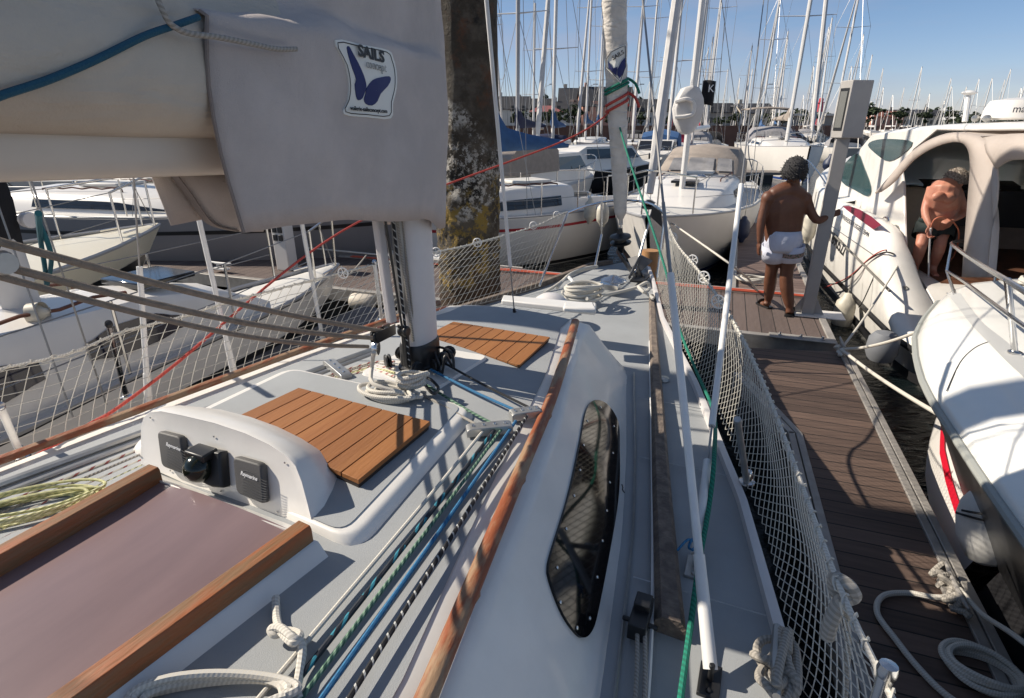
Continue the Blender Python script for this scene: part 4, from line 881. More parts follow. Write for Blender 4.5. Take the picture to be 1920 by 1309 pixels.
# ================================================================ water, pontoons, pile
m = bpy.data.materials.new('harbour_water'); m.use_nodes = True; t = m.node_tree; bb = t.nodes['Principled BSDF']; bb.inputs['Base Color'].default_value = (.006, .010, .011, 1); bb.inputs['Roughness'].default_value = .06; bb.inputs['IOR'].default_value = 1.33
g_ = N(t, 'ShaderNodeNewGeometry'); mpn = N(t, 'ShaderNodeMapping'); mpn.inputs['Scale'].default_value = (1, 1.9, 1); t.links.new(g_.outputs['Position'], mpn.inputs[0])
n1 = N(t, 'ShaderNodeTexNoise', Scale=3.4, Detail=6.0, Roughness=.55, Distortion=.6); t.links.new(mpn.outputs[0], n1.inputs['Vector']); bp_ = N(t, 'ShaderNodeBump', Strength=.45, Distance=.10); t.links.new(n1.outputs['Fac'], bp_.inputs['Height']); t.links.new(bp_.outputs[0], bb.inputs['Normal'])
WATER = m
b = MB(); b.add([(-1500, -60, 0), (1500, -60, 0), (1500, 2500, 0), (-1500, 2500, 0)], [(0, 1, 2, 3)]); build(b, 'water', WATER, kind='structure', smooth=0)
PD = Vector((.940, -.342, 0)); PF = Vector((.342, .940, 0))        # along and across the main walkway
PANG = math.atan2(PD.y, PD.x)
WOODP = plank_mat('pontoon_boards', (.055, .036, .029), (.175, .115, .088), .115, -(math.atan2(PF.y, PF.x)), gap=.035)
# boards of the walkway run across it, so lie side by side along PD
WOODW = plank_mat('walkway_boards', (.085, .062, .055), (.16, .12, .105), .145, -PANG, gap=.03, groove=.012)
WOODE = plank_mat('far_walkway_boards', (.10, .065, .055), (.20, .14, .12), .14, -(math.atan2(PF.y, PF.x)), gap=.04)
ALUP = mat('pontoon_alloy', (.40, .375, .345), .55, metal=.3, noise=.25, nscale=7, bump=.1)
DARKF = mat('float_black', (.02, .02, .02), .7)
PZ = .5
o_ = Z(1378, 632, PZ); w0 = Vector((2.41, 5.66, PZ)); 
WK0 = Vector((2.43, 5.68, PZ)); WKW = 1.60
def wk(s, t, z=0): return WK0+PD*s+PF*t+Vector((0, 0, z))
wr_t = root('walkway_pontoon', 'long main pontoon walkway with grooved brown boards crossing behind the near yacht bow', 'pontoon', wk(0, 0, -.5))
b = MB(); b.prism([wk(-14, 0), wk(.86, 0), wk(.86, WKW), wk(-14, WKW)], (0, 0, -.05)); build(b, 'decking', WOODW, wr_t, smooth=0)
for (t0, t1, h) in ((-.09, -.002, .012), (WKW+.002, WKW+.13, .03)):
    b = MB(); b.prism([wk(-14, t0, h), wk(.94, t0, h), wk(.94, t1, h), wk(-14, t1, h)], (0, 0, -.17)); build(b, 'edge_beam', ALUP, wr_t, bevel=.006)
b = MB(); b.prism([wk(.865, -.003, .018), wk(.937, -.003, .018), wk(.937, WKW+.001, .018), wk(.865, WKW+.001, .018)], (0, 0, -.2)); build(b, 'edge_beam', ALUP, wr_t, bevel=.006)
for s in (-12, -9, -6, -3, -.5):
    b = MB(); b.prism([wk(s-.9, .1, -.06), wk(s+.9, .1, -.06), wk(s+.9, WKW-.1, -.06), wk(s-.9, WKW-.1, -.06)], (0, 0, -.6)); build(b, 'float', DARKF, wr_t, bevel=.03)
# hose along the rear edge
for dt, lb in ((.05, 'red hose along the far edge of the walkway, the nearer of two'), (.0, 'red hose along the far edge of the walkway, the farther of two')):
    rope('hose', [wk(s, WKW-.04+dt*1.2+.012*math.sin(s*2+dt*40), .035) for s in [-6+i*.4 for i in range(18)]], .011, mat('hose_red%d' % int(dt*100), (.55, .10, .05), .5), lb, cat='hose', k=3)
b = MB(); b.prism([wk(.30, -.15, .016), wk(.92, -.15, .016), wk(.92, -.003, .016), wk(.30, -.003, .016)], (0, 0, .012)); hp_ = build(b, 'hinge_plate', ALUP, wr_t, bevel=.003)
for s in (.40, .60, .80):
    b = MB(); b.lathe(wk(s, -.08, .027), [(.022, 0), (.022, .012), (.014, .016), (.013, .035), (0, .037)], 6); build(b, 'bolt', STEEL, hp_)
# rear finger behind the walkway (between the two sailing yachts), boards across it
fr0 = Z(1440, 545, PZ); fq = [Z(1375, 540, PZ), Z(1520, 552, PZ), Z(1500, 470, PZ), Z(1425, 482, PZ)]
fq = [wk(-.05, WKW+.14), wk(.92, WKW+.14), wk(.92, WKW+6.2), wk(.05, WKW+6.2)]
rf = root('finger_pontoon', 'narrow brown finger pontoon beyond the walkway under the man in white shorts', 'pontoon', fq[0]-Vector((0, 0, .5)))
b = MB(); b.prism([p+Vector((0, 0, .0)) for p in fq], (0, 0, -.06)); build(b, 'decking', WOODE, rf, smooth=0)
for a, c in ((fq[0], fq[3]), (fq[1], fq[2])):
    b = MB(); b.box((a+c)/2+Vector((0, 0, -.04)), ((c-a).length, .07, .14), c-a); build(b, 'edge_beam', ALUP, rf, bevel=.005)
b = MB(); b.prism([fq[0]-Vector((0, 0, .07)), fq[1]-Vector((0, 0, .07)), fq[2]-Vector((0, 0, .07)), fq[3]-Vector((0, 0, .07))], (0, 0, -.5)); build(b, 'float', DARKF, rf)
# near finger: boards across, double alloy edges, widening knee towards the walkway
L1 = [(1372, 640), (1392, 690), (1425, 725), (1505, 815), (1525, 900), (1548, 1000), (1572, 1090), (1600, 1200), (1640, 1330)]
FP = [Z(x, y, PZ) for x, y in [(1352, 648), (1395, 700), (1505, 815), (1548, 1000), (1590, 1150), (1640, 1309)]]
FRr = [Z(x, y, PZ) for x, y in [(1572, 660), (1600, 725), (1650, 820), (1735, 996), (1790, 1110), (1880, 1309)]]
fd1 = (FP[5]-FP[2]).normalized(); fd2 = (FRr[5]-FRr[0]).normalized()
FP = [FP[0], FP[1], FP[2], FP[2]+fd1*6.0]; FRr = [FRr[0], FRr[0]+fd2*6.6+Vector((0, 0, 0))]
nf = root('finger_pontoon', 'near finger pontoon with reddish brown boards between the near yacht and the white motor boats', 'pontoon', Vector((FP[0].x, FP[0].y, 0)))
poly = [FP[0]+PF*-.03, FP[1], FP[2], FP[3], FRr[1], FRr[0]]
b = MB(); b.prism(poly, (0, 0, -.05)); build(b, 'decking', WOODP, nf, smooth=0)
def dbl_edge(a, c, side, nm='edge_rail'):
    d = (c-a).normalized(); s_ = Vector((d.y, -d.x, 0))*side
    for k in (0, 1):
        b = MB(); q_ = [p+s_*(.002+k*.052)+Vector((0, 0, .012)) for p in (a, c)]; b.prism([q_[0], q_[1], q_[1]+s_*.044, q_[0]+s_*.044], (0, 0, -.09 if k == 0 else -.13)); build(b, nm, ALUP, nf, bevel=.004)
dbl_edge(FRr[0], FRr[1], -1); dbl_edge(FP[1], FP[2], 1); dbl_edge(FP[2], FP[3], 1)
b = MB(); b.prism([p-Vector((0, 0, .06)) for p in [FP[2], FP[3], FRr[1], FRr[0], FP[0]]], (0, 0, -.5)); build(b, 'float', DARKF, nf)
# cleat at the corner, cleat near bottom
def cleat(p, d, name, label, sc=1.0, m=ALUP):
    b = MB(); d = Vector(d).normalized(); up_ = Vector((0, 0, 1)); p = Vector(p)
    b.box(p+up_*.008*sc, (.20*sc, .07*sc, .016*sc), d); b.tube([p-d*.045*sc, p-d*.035*sc+up_*.06*sc], .013*sc, 8); b.tube([p+d*.045*sc, p+d*.035*sc+up_*.06*sc], .013*sc, 8)
    b.tube([p-d*.15*sc+up_*.075*sc, p-d*.06*sc+up_*.065*sc, p+d*.06*sc+up_*.065*sc, p+d*.15*sc+up_*.075*sc], [.007*sc, .014*sc, .014*sc, .007*sc], 8)
    return build(b, name, m, None, label, 'cleat', bevel=.002)
cleat(Z(1577, 655, PZ+.03), -PF, 'mooring_cleat', 'alloy mooring cleat at the corner where the near finger meets the walkway')
cleat(Z(1785, 1120, PZ+.03), fd2, 'mooring_cleat', 'alloy mooring cleat on the finger edge wrapped in grey rope')
# pile
m = bpy.data.materials.new('pile_steel'); m.use_nodes = True; t = m.node_tree; bb = t.nodes['Principled BSDF']; bb.inputs['Roughness'].default_value = .85
g_ = N(t, 'ShaderNodeNewGeometry'); sp_ = N(t, 'ShaderNodeSeparateXYZ'); t.links.new(g_.outputs['Position'], sp_.inputs[0])
def mm(op, a, c=0.0):
    n = N(t, 'ShaderNodeMath', operation=op)
    for i, q in enumerate((a, c)):
        if isinstance(q, (int, float)): n.inputs[i].default_value = q
        else: t.links.new(q, n.inputs[i])
    return n.outputs[0]
def noi(s, d=6.0, r=.65): n = N(t, 'ShaderNodeTexNoise', Scale=s, Detail=d, Roughness=r); t.links.new(g_.outputs['Position'], n.inputs['Vector']); return n.outputs['Fac']
def mxc(f, a, c):
    n = N(t, 'ShaderNodeMix', data_type='RGBA'); t.links.new(f, n.inputs['Factor'])
    for k, q in (('A', a), ('B', c)):
        if isinstance(q, tuple): n.inputs[k].default_value = (*q, 1)
        else: t.links.new(q, n.inputs[k])
    return n.outputs['Result']
def thr(x, lo, hi): n = N(t, 'ShaderNodeMapRange', interpolation_type='SMOOTHSTEP'); n.inputs['From Min'].default_value = lo; n.inputs['From Max'].default_value = hi; t.links.new(x, n.inputs['Value']); return n.outputs[0]
base = mxc(thr(noi(3.2), .42, .6), (.055, .042, .028), (.12, .10, .075))
rust = mxc(thr(noi(2.1), .56, .66), base, (.13, .055, .025))
dark = mxc(thr(noi(2.6), .40, .50), (.018, .014, .010), rust)
zz = mm('ADD', sp_.outputs[2], mm('MULTIPLY', mm('SUBTRACT', noi(2.2), .5), 2.2))
wb = mm('MULTIPLY', mm('MULTIPLY', thr(zz, 1.75, 2.0), thr(mm('MULTIPLY', zz, -1), -2.75, -2.45)), thr(noi(15, 7.0, .8), .49, .55))
c1 = mxc(wb, dark, (.50, .47, .42))
yb = mm('MULTIPLY', mm('MULTIPLY', thr(zz, .9, 1.15), thr(mm('MULTIPLY', zz, -1), -2.25, -1.95)), thr(noi(4.2, 8.0, .8), .50, .55))
c2 = mxc(yb, c1, (.30, .20, .045))
c3 = mxc(thr(mm('MULTIPLY', zz, -1), -1.15, -.85), c2, (.06, .035, .02))
t.links.new(c3, bb.inputs['Base Color']); bpn = N(t, 'ShaderNodeBump', Strength=1.0, Distance=.05); t.links.new(noi(22, 5.0, .75), bpn.inputs['Height']); t.links.new(bpn.outputs[0], bb.inputs['Normal'])
pc = YP(882, 560, 5.95); b = MB(); prf = []
for i in range(200):
    z_ = -1.5+i*.036; prf.append([Vector((pc.x, pc.y, 0))+Vector((math.cos(a)*q, math.sin(a)*q, z_)) for a in [2*math.pi*k/80 for k in range(80)] for q in [.322+.012*nz3((math.cos(a)*2, math.sin(a)*2, z_*3))+(.026*nz3((math.cos(a)*7, math.sin(a)*7, z_*12))+.012*nz3((math.cos(a)*19, math.sin(a)*19, z_*30)) if z_ < 2.6 else 0)]])
b.loft(prf); build(b, 'mooring_pile', m, None, 'thick round mooring pile crusted with barnacles, rust and yellow weed', 'pile', smooth=60, org=(pc.x, pc.y, 0))
b = MB(); bc = YP(1217, 500, 6.6); b.lathe((bc.x, bc.y, 0), [(.09, -.3), (.10, .0), (.10, 1.18), (.0, 1.18)], 16); build(b, 'mooring_post', mat('ochre_post', (.42, .22, .09), .6, noise=.15), None, 'short ochre round post standing just beyond the near yacht bow', 'post')

# grey finger between the near yacht and its left neighbour, and two far walkways
def slab(name, label, pts, z, m, th=.12):
    b = MB(); b.prism([(x, y, z) for x, y in pts], (0, 0, -th)); rt = root(name, label, 'pontoon', (sum(p[0] for p in pts)/len(pts), sum(p[1] for p in pts)/len(pts), 0)); build(b, 'decking', m, rt, smooth=0)
    b = MB(); c = Vector((sum(p[0] for p in pts)/len(pts), sum(p[1] for p in pts)/len(pts), 0)); b.prism([c.lerp(Vector((x, y, 0)), .96)+Vector((0, 0, z-th-.002)) for x, y in pts], (0, 0, -.5)); build(b, 'float', DARKF, rt); return rt
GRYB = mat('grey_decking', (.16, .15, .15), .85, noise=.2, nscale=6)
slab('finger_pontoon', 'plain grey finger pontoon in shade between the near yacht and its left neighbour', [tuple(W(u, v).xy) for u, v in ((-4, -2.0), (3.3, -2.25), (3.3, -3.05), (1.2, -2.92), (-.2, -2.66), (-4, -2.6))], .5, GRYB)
FWD_ = mat('far_decking', (.20, .17, .15), .85, noise=.2)
slab('walkway_pontoon', 'long pale walkway pontoon between the first two rows of boats across the basin', [(-22, 30.5), (13, 27.5), (13, 29), (-22, 32)], .5, FWD_)
slab('walkway_pontoon', 'farther long walkway pontoon before the brick quay', [(-16, 50.0), (22, 47), (22, 48.6), (-16, 51.6)], .5, FWD_)
# ================================================================ other boats
def q3(x, y, z): return Vector((x, y, z))
HW = mat('hull_white', (.72, .69, .65), .3, noise=.05, nscale=1.5)
HC = mat('hull_cream', (.70, .64, .50), .3, noise=.05, nscale=1.5)
HG = mat('hull_grey', (.235, .23, .24), .35, noise=.06, nscale=1.2)
HN = mat('hull_navy', (.02, .035, .09), .25)
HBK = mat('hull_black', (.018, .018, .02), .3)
DKW = mat('deck_white', (.62, .60, .56), .55, noise=.08, nscale=3)
DKG = mat('deck_grey', (.42, .42, .42), .7, noise=.08, nscale=3)
WIN = mat('boat_window', (.012, .014, .018), .08, spec=.7)
WINT = mat('tinted_window', (.03, .07, .075), .08, spec=.7)
REDP = mat('red_paint', (.38, .02, .03), .4); BLUP = mat('blue_paint', (.03, .07, .25), .4)
C_BLUE = mat('blue_canvas', (.035, .10, .24), .9, noise=.2, nscale=6, bump=.4, bscale=30)
C_BLK = mat('black_canvas', (.014, .014, .018), .95, noise=.2, bump=.4, bscale=20)
C_GRY = mat('grey_canvas', (.30, .29, .30), .9, noise=.15, bump=.3, bscale=20)
C_TAU = mat('taupe_canvas', (.33, .28, .24), .9, noise=.15, bump=.3, bscale=20)
C_RED = mat('red_canvas', (.42, .02, .05), .9, noise=.15)
C_WHT = mat('white_canvas', (.62, .60, .58), .9, noise=.12, bump=.3, bscale=20)
C_NAV = mat('navy_canvas', (.015, .02, .06), .9, noise=.15)
VINYL = mat('clear_vinyl', (.33, .32, .32), .12, spec=.7, noise=.3, nscale=3)
MASTM = mat('mast_alloy', (.60, .59, .58), .35, noise=.05); MASTD = mat('mast_dark', (.16, .17, .20), .4)
MASTG = mat('mast_grey', (.34, .34, .35), .4)
FEND = mat('fender_vinyl', (.60, .56, .47), .5, noise=.25, nscale=6); FENB = mat('fender_navy', (.02, .03, .07), .5)
def sailboat(name, label, L, Bm, fb, hull=None, fr=.11, wk=(.36, .84), cabw=.72, bk=.36, deck=None, cover=None, mastm=None, mh=11, mx=.40, cab=(.30, .62, .38), stripe=None, hood=None, furl=None, bowz=.2, spread=2, detail=2, win='wedge', group=None, tab=None, draft=.35, band=None, boot=None, boomz=1.0, boom=True, fender=False, rake=.09, mr=.065, stanch=True, cat='sailing boat', genm=None, bimini=None):
    hull = hull or HW; deck = deck or DKW; mastm = mastm or MASTM
    rt = root(name, label, cat, (0, 0, 0), group)
    tab = tab or [(0, .74), (.12, .86), (.3, .98), (.45, 1.0), (.6, .93), (.75, .74), (.87, .48), (.95, .22), (1, .02)]
    def hb(t): return interp(tab, t)*Bm/2
    def sz(t): return fb*(1+.05*(1-t)**2)+bowz*max(0, t-.35)**2/.42
    X = lambda t: -L/2+L*t
    b = MB(); rs = []; NS = 26 if detail > 1 else 12
    for i in range(NS+1):
        t = i/NS; h = hb(t); z1 = sz(t); x = X(t); rk = rake*L*max(0, t-.5)/.5*1.0; r_ = []
        for k, (f, g) in enumerate([(1, 1), (.985, .8), (.95, .55), (.86, .25), (.74, 0), (.5, -1)]):
            zz = z1*g if g >= 0 else -draft; r_.append((x-rk*(1-max(g, -.2))+(.06*L*(1-g)*(1-t)**4), h*f, zz))
        rs.append(r_+[(p[0], -p[1], p[2]) for p in r_[::-1]])
    b.loft(rs, closed=False, cap=False); b.add(rs[0], [tuple(range(len(rs[0])))]); build(b, 'hull', hull, rt, smooth=50)
    b = MB(); b.loft([[(X(t), hb(t)*y*.995, sz(t)-.01+.05*(1-y*y)) for y in (-1, -.6, 0, .6, 1)] for t in [i/NS for i in range(NS+1)]], closed=False); build(b, 'deck', deck, rt)
    def hullstrip(g0, g1, m, nm, out_=.006, t0=0.0, t1=.995):
        for s_ in (-1, 1):
            b = MB(); rr_ = []
            for i in range(NS+1):
                t = t0+(t1-t0)*i/NS; h = hb(t); z1 = sz(t); rk = rake*L*max(0, t-.5)/.5; o = []
                for g in (g0, (g0+g1)/2, g1): f = interp([(0, .74), (.25, .86), (.55, .95), (.8, .985), (1, 1)], g); o.append((X(t)-rk*(1-g)+(.06*L*(1-g)*(1-t)**4), s_*(h*f+out_), z1*g))
                rr_.append(o)
            b.loft(rr_, closed=False); build(b, nm, m, rt)
    if stripe: hullstrip(.78, .83, stripe, 'hull_stripe'); 
    if band: hullstrip(band[0], band[1], band[2], 'hull_band')
    if detail > 1: hullstrip(-.0+.02, .09, boot or BLUP, 'boot_stripe')
    # toe rail
    if detail > 1:
        for s_ in (-1, 1):
            b = MB(); b.tube([(X(t), s_*hb(t)*.99, sz(t)+.02) for t in [i/NS for i in range(NS+1)]], .022, 5); build(b, 'toe_rail', MASTG, rt)
    # cabin
    c0, c1, ch = cab; b = MB(); rr_ = []; xs = [c0, c0+.03, c0+.1, (c0+c1)/2, c1-.14, c1-.04, c1+.02, c1+.05]; zs_ = [.96, 1, 1, 1, .92, .62, .22, .0]
    for t, k in zip(xs, zs_):
        w_ = min(hb(t)*cabw, Bm*cabw/2)*(.55+.45*min(1, k+.35)); z0 = sz(t)-.02; z1 = z0+ch*k+.02
        rr_.append([(X(t), -w_, z0), (X(t), -w_*.88, z1-.08*k), (X(t), -w_*.78, z1), (X(t), 0, z1+.05*k), (X(t), w_*.78, z1), (X(t), w_*.88, z1-.08*k), (X(t), w_, z0)])
    b.loft(rr_); cb = build(b, 'cabin', hull if hull in (HW, HC) else HW, rt, smooth=35)
    for s_ in (-1, 1):
        def cs(t, k, o=.012):
            w_ = interp([(a, r_[0][1]*-1) for a, r_ in zip(xs, rr_)], t); kk = interp(list(zip(xs, zs_)), t); z0 = sz(t); h_ = ch*kk-.06*kk
            return (X(t), s_*(w_*(1-.12*k)+o), z0+h_*k)
        if win == 'wedge':
            polys = []; tw = [c0+.06+(c1-.03-c0-.06)*i/12 for i in range(13)]; b = MB(); b.loft([[cs(t, interp([(0, wk[0]), (1, wk[0]-.06)], i/12), .016), cs(t, interp([(0, wk[1]), (.6, wk[1]-.04), (1, wk[0]-.02)], i/12), .016)] for i, t in enumerate(tw)], closed=False); build(b, 'window', WIN, cb, smooth=0)
        elif win == 'two':
            polys = []
            for (ta, tb_) in ((.36, .50), (.545, .655)):
                b = MB(); b.loft([[cs(t, .34+.10*abs(math.cos(math.pi*i/12))**6, .012), cs(t, .86-.14*abs(math.cos(math.pi*i/12))**6, .012)] for i, t in enumerate([ta+(tb_-ta)*i/12 for i in range(13)])], closed=False); build(b, 'window', mat('blue_black_window', (.01, .012, .03), .1, spec=.7), cb, smooth=0)
        else: polys = [[cs(c0+.05+i*.09, .35), cs(c0+.05+i*.09, .75), cs(c0+.11+i*.09, .75), cs(c0+.11+i*.09, .35)] for i in range(3)]
        for pl_ in polys: b = MB(); b.add(pl_, [(0, 1, 2, 3)]); build(b, 'window', WIN, cb, smooth=0)
    zc = sz(.5)+ch
    if detail > 1:
        b = MB(); b.box((X(c0+.12), 0, zc+.07), (.8, .7, .06)); build(b, 'sliding_hatch', DKW, cb, bevel=.02)
        b = MB(); b.box((X(c1-.10), 0, zc+.03), (.5, .5, .05)); build(b, 'fore_hatch', WIN, cb, bevel=.01)
        b = MB(); b.box((X((c0)/2), 0, sz(.1)+.10), (L*c0*.9, Bm*.42, .02)); build(b, 'cockpit_sole', WIN, rt)
        for s_ in (-1, 1): b = MB(); b.prism([(X(.02), s_*Bm*.22, sz(0)), (X(c0), s_*Bm*.30, sz(.2)), (X(c0), s_*Bm*.25, sz(.2)+.22), (X(.02), s_*Bm*.19, sz(0)+.16)], (0, s_*.05, 0)); build(b, 'cockpit_coaming', HW, rt, bevel=.02)
        for s_ in (-1, 1):
            hw = min(hb((c0+c1)/2)*cabw, Bm*cabw/2)*.72; b = MB(); b.tube([(X(c0+.06), s_*hw, zc+.02)]+[(X(c0+.06+(c1-c0-.22)*i/8), s_*hw*(1-.02*i), zc+(.07 if i % 2 else .045)) for i in range(9)]+[(X(c1-.16), s_*hw*.84, zc)], .014, 5); build(b, 'handrail', VARN, cb)
            b = MB(); b.lathe((X(c0-.06), s_*Bm*.30, sz(.2)+.2), [(.055, 0), (.05, .02), (.035, .05), (.045, .09), (.045, .11), (0, .115)], 12); build(b, 'winch', STEEL, rt)
            b = MB(); b.tube([(X(.93), s_*.22, sz(.93)+.06), (X(.93)+.2, s_*.18, sz(.95)+.06)], .014, 6); build(b, 'bow_cleat', STEEL, rt)
        b = MB(); b.lathe((X(c1-.22), .18, zc+.03), [(.09, 0), (.10, .02), (.06, .06), (0, .07)], 12); build(b, 'vent', STEEL, cb)
        b = MB(); b.tube(cr([(X(1-mx)-.1, .25, zc+.06), (X(1-mx)-.4, .3, zc+.05), (X(c0+.14), .34, zc+.05), (X(c0+.03), .30, zc+.05)], 4), .007, 5); build(b, 'halyard_tail', ROPEG, cb)
    # rig
    MX = X(1-mx); mb = zc if c1 > 1-mx-.02 else sz(1-mx)
    if mh:
        b = MB(); b.loft([[(MX+mr*1.4*math.cos(a), mr*math.sin(a), z_) for a in [2*math.pi*k/10 for k in range(10)]] for z_ in (mb-.1, mb+mh*.6, mb+mh)]); ms = build(b, 'mast', mastm, rt)
        hts = [mb+mh*f for f in ((.36, .68) if spread == 2 else (.5,))]
        for z_ in hts:
            for s_ in (-1, 1): b = MB(); b.tube([(MX, s_*.04, z_), (MX-.12, s_*Bm*.34, z_+.05)], [.03, .018], 5); build(b, 'spreader', MASTM, ms)
        wr = .006 if detail > 1 else .012
        for nm, p, q_ in [('forestay', (MX, 0, mb+mh*.97), (X(1)-.05, 0, sz(1))), ('backstay', (MX, 0, mb+mh), (X(0), 0, sz(0)))]: b = MB(); b.tube([p, q_], wr, 4); build(b, nm, WIRE, ms)
        for s_ in (-1, 1):
            b = MB(); b.tube([(MX, 0, mb+mh*.97), (MX-.12, s_*Bm*.34, hts[-1]+.05), (MX-.12, s_*Bm*.34, hts[0]+.05), (MX-.1, s_*Bm*.44, sz(1-mx))], wr, 4); build(b, 'cap_shroud', WIRE, ms)
            b = MB(); b.tube([(MX, 0, hts[0]), (MX-.3, s_*Bm*.43, sz(1-mx))], wr, 4); build(b, 'lower_shroud', WIRE, ms)
        b = MB(); b.tube([(MX-.02, 0, mb+mh), (MX-.02, 0, mb+mh+.35)], .012, 4); b.box((MX+.12, 0, mb+mh+.06), (.3, .015, .015)); build(b, 'masthead_vane', BLACK, ms)
        if furl:
            pts = []; rs_ = []
            for i in range(31): t = i/30; pts.append(Vector((X(1)-.05, 0, sz(1)+.35)).lerp(Vector((MX, 0, mb+mh*.97)), t*.93)); rs_.append(interp([(0, .05), (.08, fr), (.5, fr*.82), (1, .035)], t)*(1+.06*((t*9) % 1)))
            b = MB(); b.tube(pts, rs_, 8); build(b, 'furled_sail', furl, rt); b = MB(); b.lathe((X(1)-.05, 0, sz(1)+.12), [(.02, 0), (.1, .02), (.1, .05), (.05, .06), (.1, .1), (.03, .14)], 10); build(b, 'furler_drum', BLACK, rt)
        if boom:
            bl = L*bk; bz = mb+boomz; b = MB(); b.tube([(MX-.1, 0, bz), (MX-bl, 0, bz+.05)], .055, 8); build(b, 'boom', mastm, rt)
            if cover:
                b = MB(); rr_ = []
                for i in range(15):
                    t = i/14; h_ = interp([(0, .95), (.06, .85), (.2, .42), (.5, .28), (1, .13)], t); w_ = interp([(0, .10), (.1, .17), (.5, .13), (1, .07)], t); xx = MX+.10-(bl+.05)*t; zb = bz-.10+.05*t; wv = .02*math.sin(i*2.1)
                    rr_.append([(xx, -w_*.5, zb), (xx, -w_-wv, zb+.1*h_/.3), (xx, -w_*.6, zb+h_*.75), (xx, 0, zb+h_), (xx, w_*.6, zb+h_*.75), (xx, w_+wv, zb+.1*h_/.3), (xx, w_*.5, zb)])
                b.loft(rr_); build(b, 'sail_cover', cover, rt, smooth=60)
    if detail > 1 and stanch:
        # pulpit, pushpit, stanchions and lifelines
        zt = .6
        for s_ in (0,):
            pts = [(X(.90), -hb(.90)*.95, sz(.9)+zt), (X(.99), -.12, sz(1)+zt+.06), (X(1)+.05, 0, sz(1)+zt+.08), (X(.99), .12, sz(1)+zt+.06), (X(.90), hb(.90)*.95, sz(.9)+zt)]
            b = MB(); b.tube(cr(pts, 5), .0145, 6); pu = build(b, 'pulpit', STEEL, rt)
            for s2 in (-1, 1):
                for t in (.90, .985): b = MB(); b.tube([(X(t), s2*max(.05, hb(t)*.95), sz(t)), (X(t), s2*max(.10, hb(t)*.95), sz(t)+zt)], .013, 6); build(b, 'pulpit_leg', STEEL, pu)
        b = MB(); b.tube([(X(.12), -hb(.1)*.95, sz(0)+zt), (X(.0)+.05, -hb(0)*.93, sz(0)+zt), (X(.0)+.05, hb(0)*.93, sz(0)+zt), (X(.12), hb(.1)*.95, sz(0)+zt)], .0145, 6); pp_ = build(b, 'pushpit', STEEL, rt)
        for s2 in (-1, 1):
            for t in (.01, .12): b = MB(); b.tube([(X(t)+.03, s2*hb(t)*.94, sz(t)), (X(t)+.03, s2*hb(t)*.94, sz(t)+zt)], .013, 6); build(b, 'pushpit_leg', STEEL, pp_)
            ts = (.27, .42, .57, .72)
            for t in ts: b = MB(); b.tube([(X(t), s2*hb(t)*.96, sz(t)), (X(t), s2*hb(t)*.96, sz(t)+zt)], .012, 6); build(b, 'stanchion', STEEL, rt)
            for f in (.5, 1): b = MB(); b.tube([(X(t), s2*hb(t)*.955, sz(t)+zt*f) for t in (.12,)+ts+(.90,)], .005, 4); build(b, 'lifeline', WIRE, rt)
    if hood:
        hx = X(c0); w_ = Bm*.33; b = MB(); rr_ = []
        for x_, h_ in ((.95, .02), (.55, .42), (.15, .62), (-.45, .66)):
            rr_.append([(hx+x_, -w_*1.02, zc-ch*.6), (hx+x_, -w_, zc-ch*.6+(h_+ch*.6)*.55), (hx+x_, -w_*.8, zc+h_*.86), (hx+x_, 0, zc+h_), (hx+x_, w_*.8, zc+h_*.86), (hx+x_, w_, zc-ch*.6+(h_+ch*.6)*.55), (hx+x_, w_*1.02, zc-ch*.6)])
        b.loft(rr_, closed=False); hd = build(b, 'sprayhood', hood, rt, smooth=50)
        for y0, y1 in ((-.72, -.38), (-.30, .30), (.38, .72)):
            def hp(y, k): return (hx+.95-.40*k+.02, w_*y*(1.05-.1*k), zc+.05+.36*k*(1-.15*y*y))
            b = MB(); b.add([hp(y0, .12), hp(y1, .12), hp(y1, .9), hp(y0, .9)], [(0, 1, 2, 3)]); build(b, 'sprayhood_window', VINYL, hd, smooth=0)
    if bimini:
        b = MB(); w_ = Bm*.36; zb = sz(0)+2.0; b.loft([[(X(.02)+x_, y_*w_, zb+.12*(1-y_*y_)+z_) for y_ in (-1, -.6, 0, .6, 1)] for x_, z_ in ((0, -.05), (.7, .02), (1.6, .0), (2.1, -.08))], closed=False); bi = build(b, 'bimini', bimini, rt)
        bi.modifiers.new('t', 'SOLIDIFY').thickness = .03
        for s_ in (-1, 1):
            for x_ in (.1, 2.0): b = MB(); b.tube([(X(.02)+x_, s_*w_, zb), (X(.02)+1.0, s_*w_, sz(0)+.1)], .013, 5); build(b, 'bimini_pole', STEEL, bi)
    return rt, dict(L=L, sz=sz, hb=hb, X=X)
def put(rt, bow, az, L):
    """stand the boat with its stem head over the point bow, heading az (degrees clockwise from +Y)"""
    a = R(az); d = Vector((math.sin(a), math.cos(a), 0)); c = Vector((bow[0], bow[1], 0))-d*(L/2)
    rt.location = c; rt.rotation_euler = (0, 0, math.pi/2-a)
# ---- left neighbour
hbn = [(0, .75), (.1, .9), (.3, .96), (.456, .80), (.52, .70), (.65, .58), (.836, .47), (.93, .26), (1, .03)]
L1_ = 7.0
n1_, _ = sailboat('sailing_boat', 'left neighbour sailing boat with dark blue cabin windows and furled black cover', L1_, 1.95, .78, hull=HBK, band=(.66, .99, HW), deck=DKW, mh=10, mx=.464, cab=(.28, .77, .52), cabw=.82, win='two', tab=hbn, cover=C_BLK, mr=.085, boomz=.55, stanch=True, bowz=.17, mastm=MASTM, boot=HBK, draft=.2)  # white hull: the black below its top band paints in deep shade
put(n1_, W(3.35, -3.40), 24, L1_)
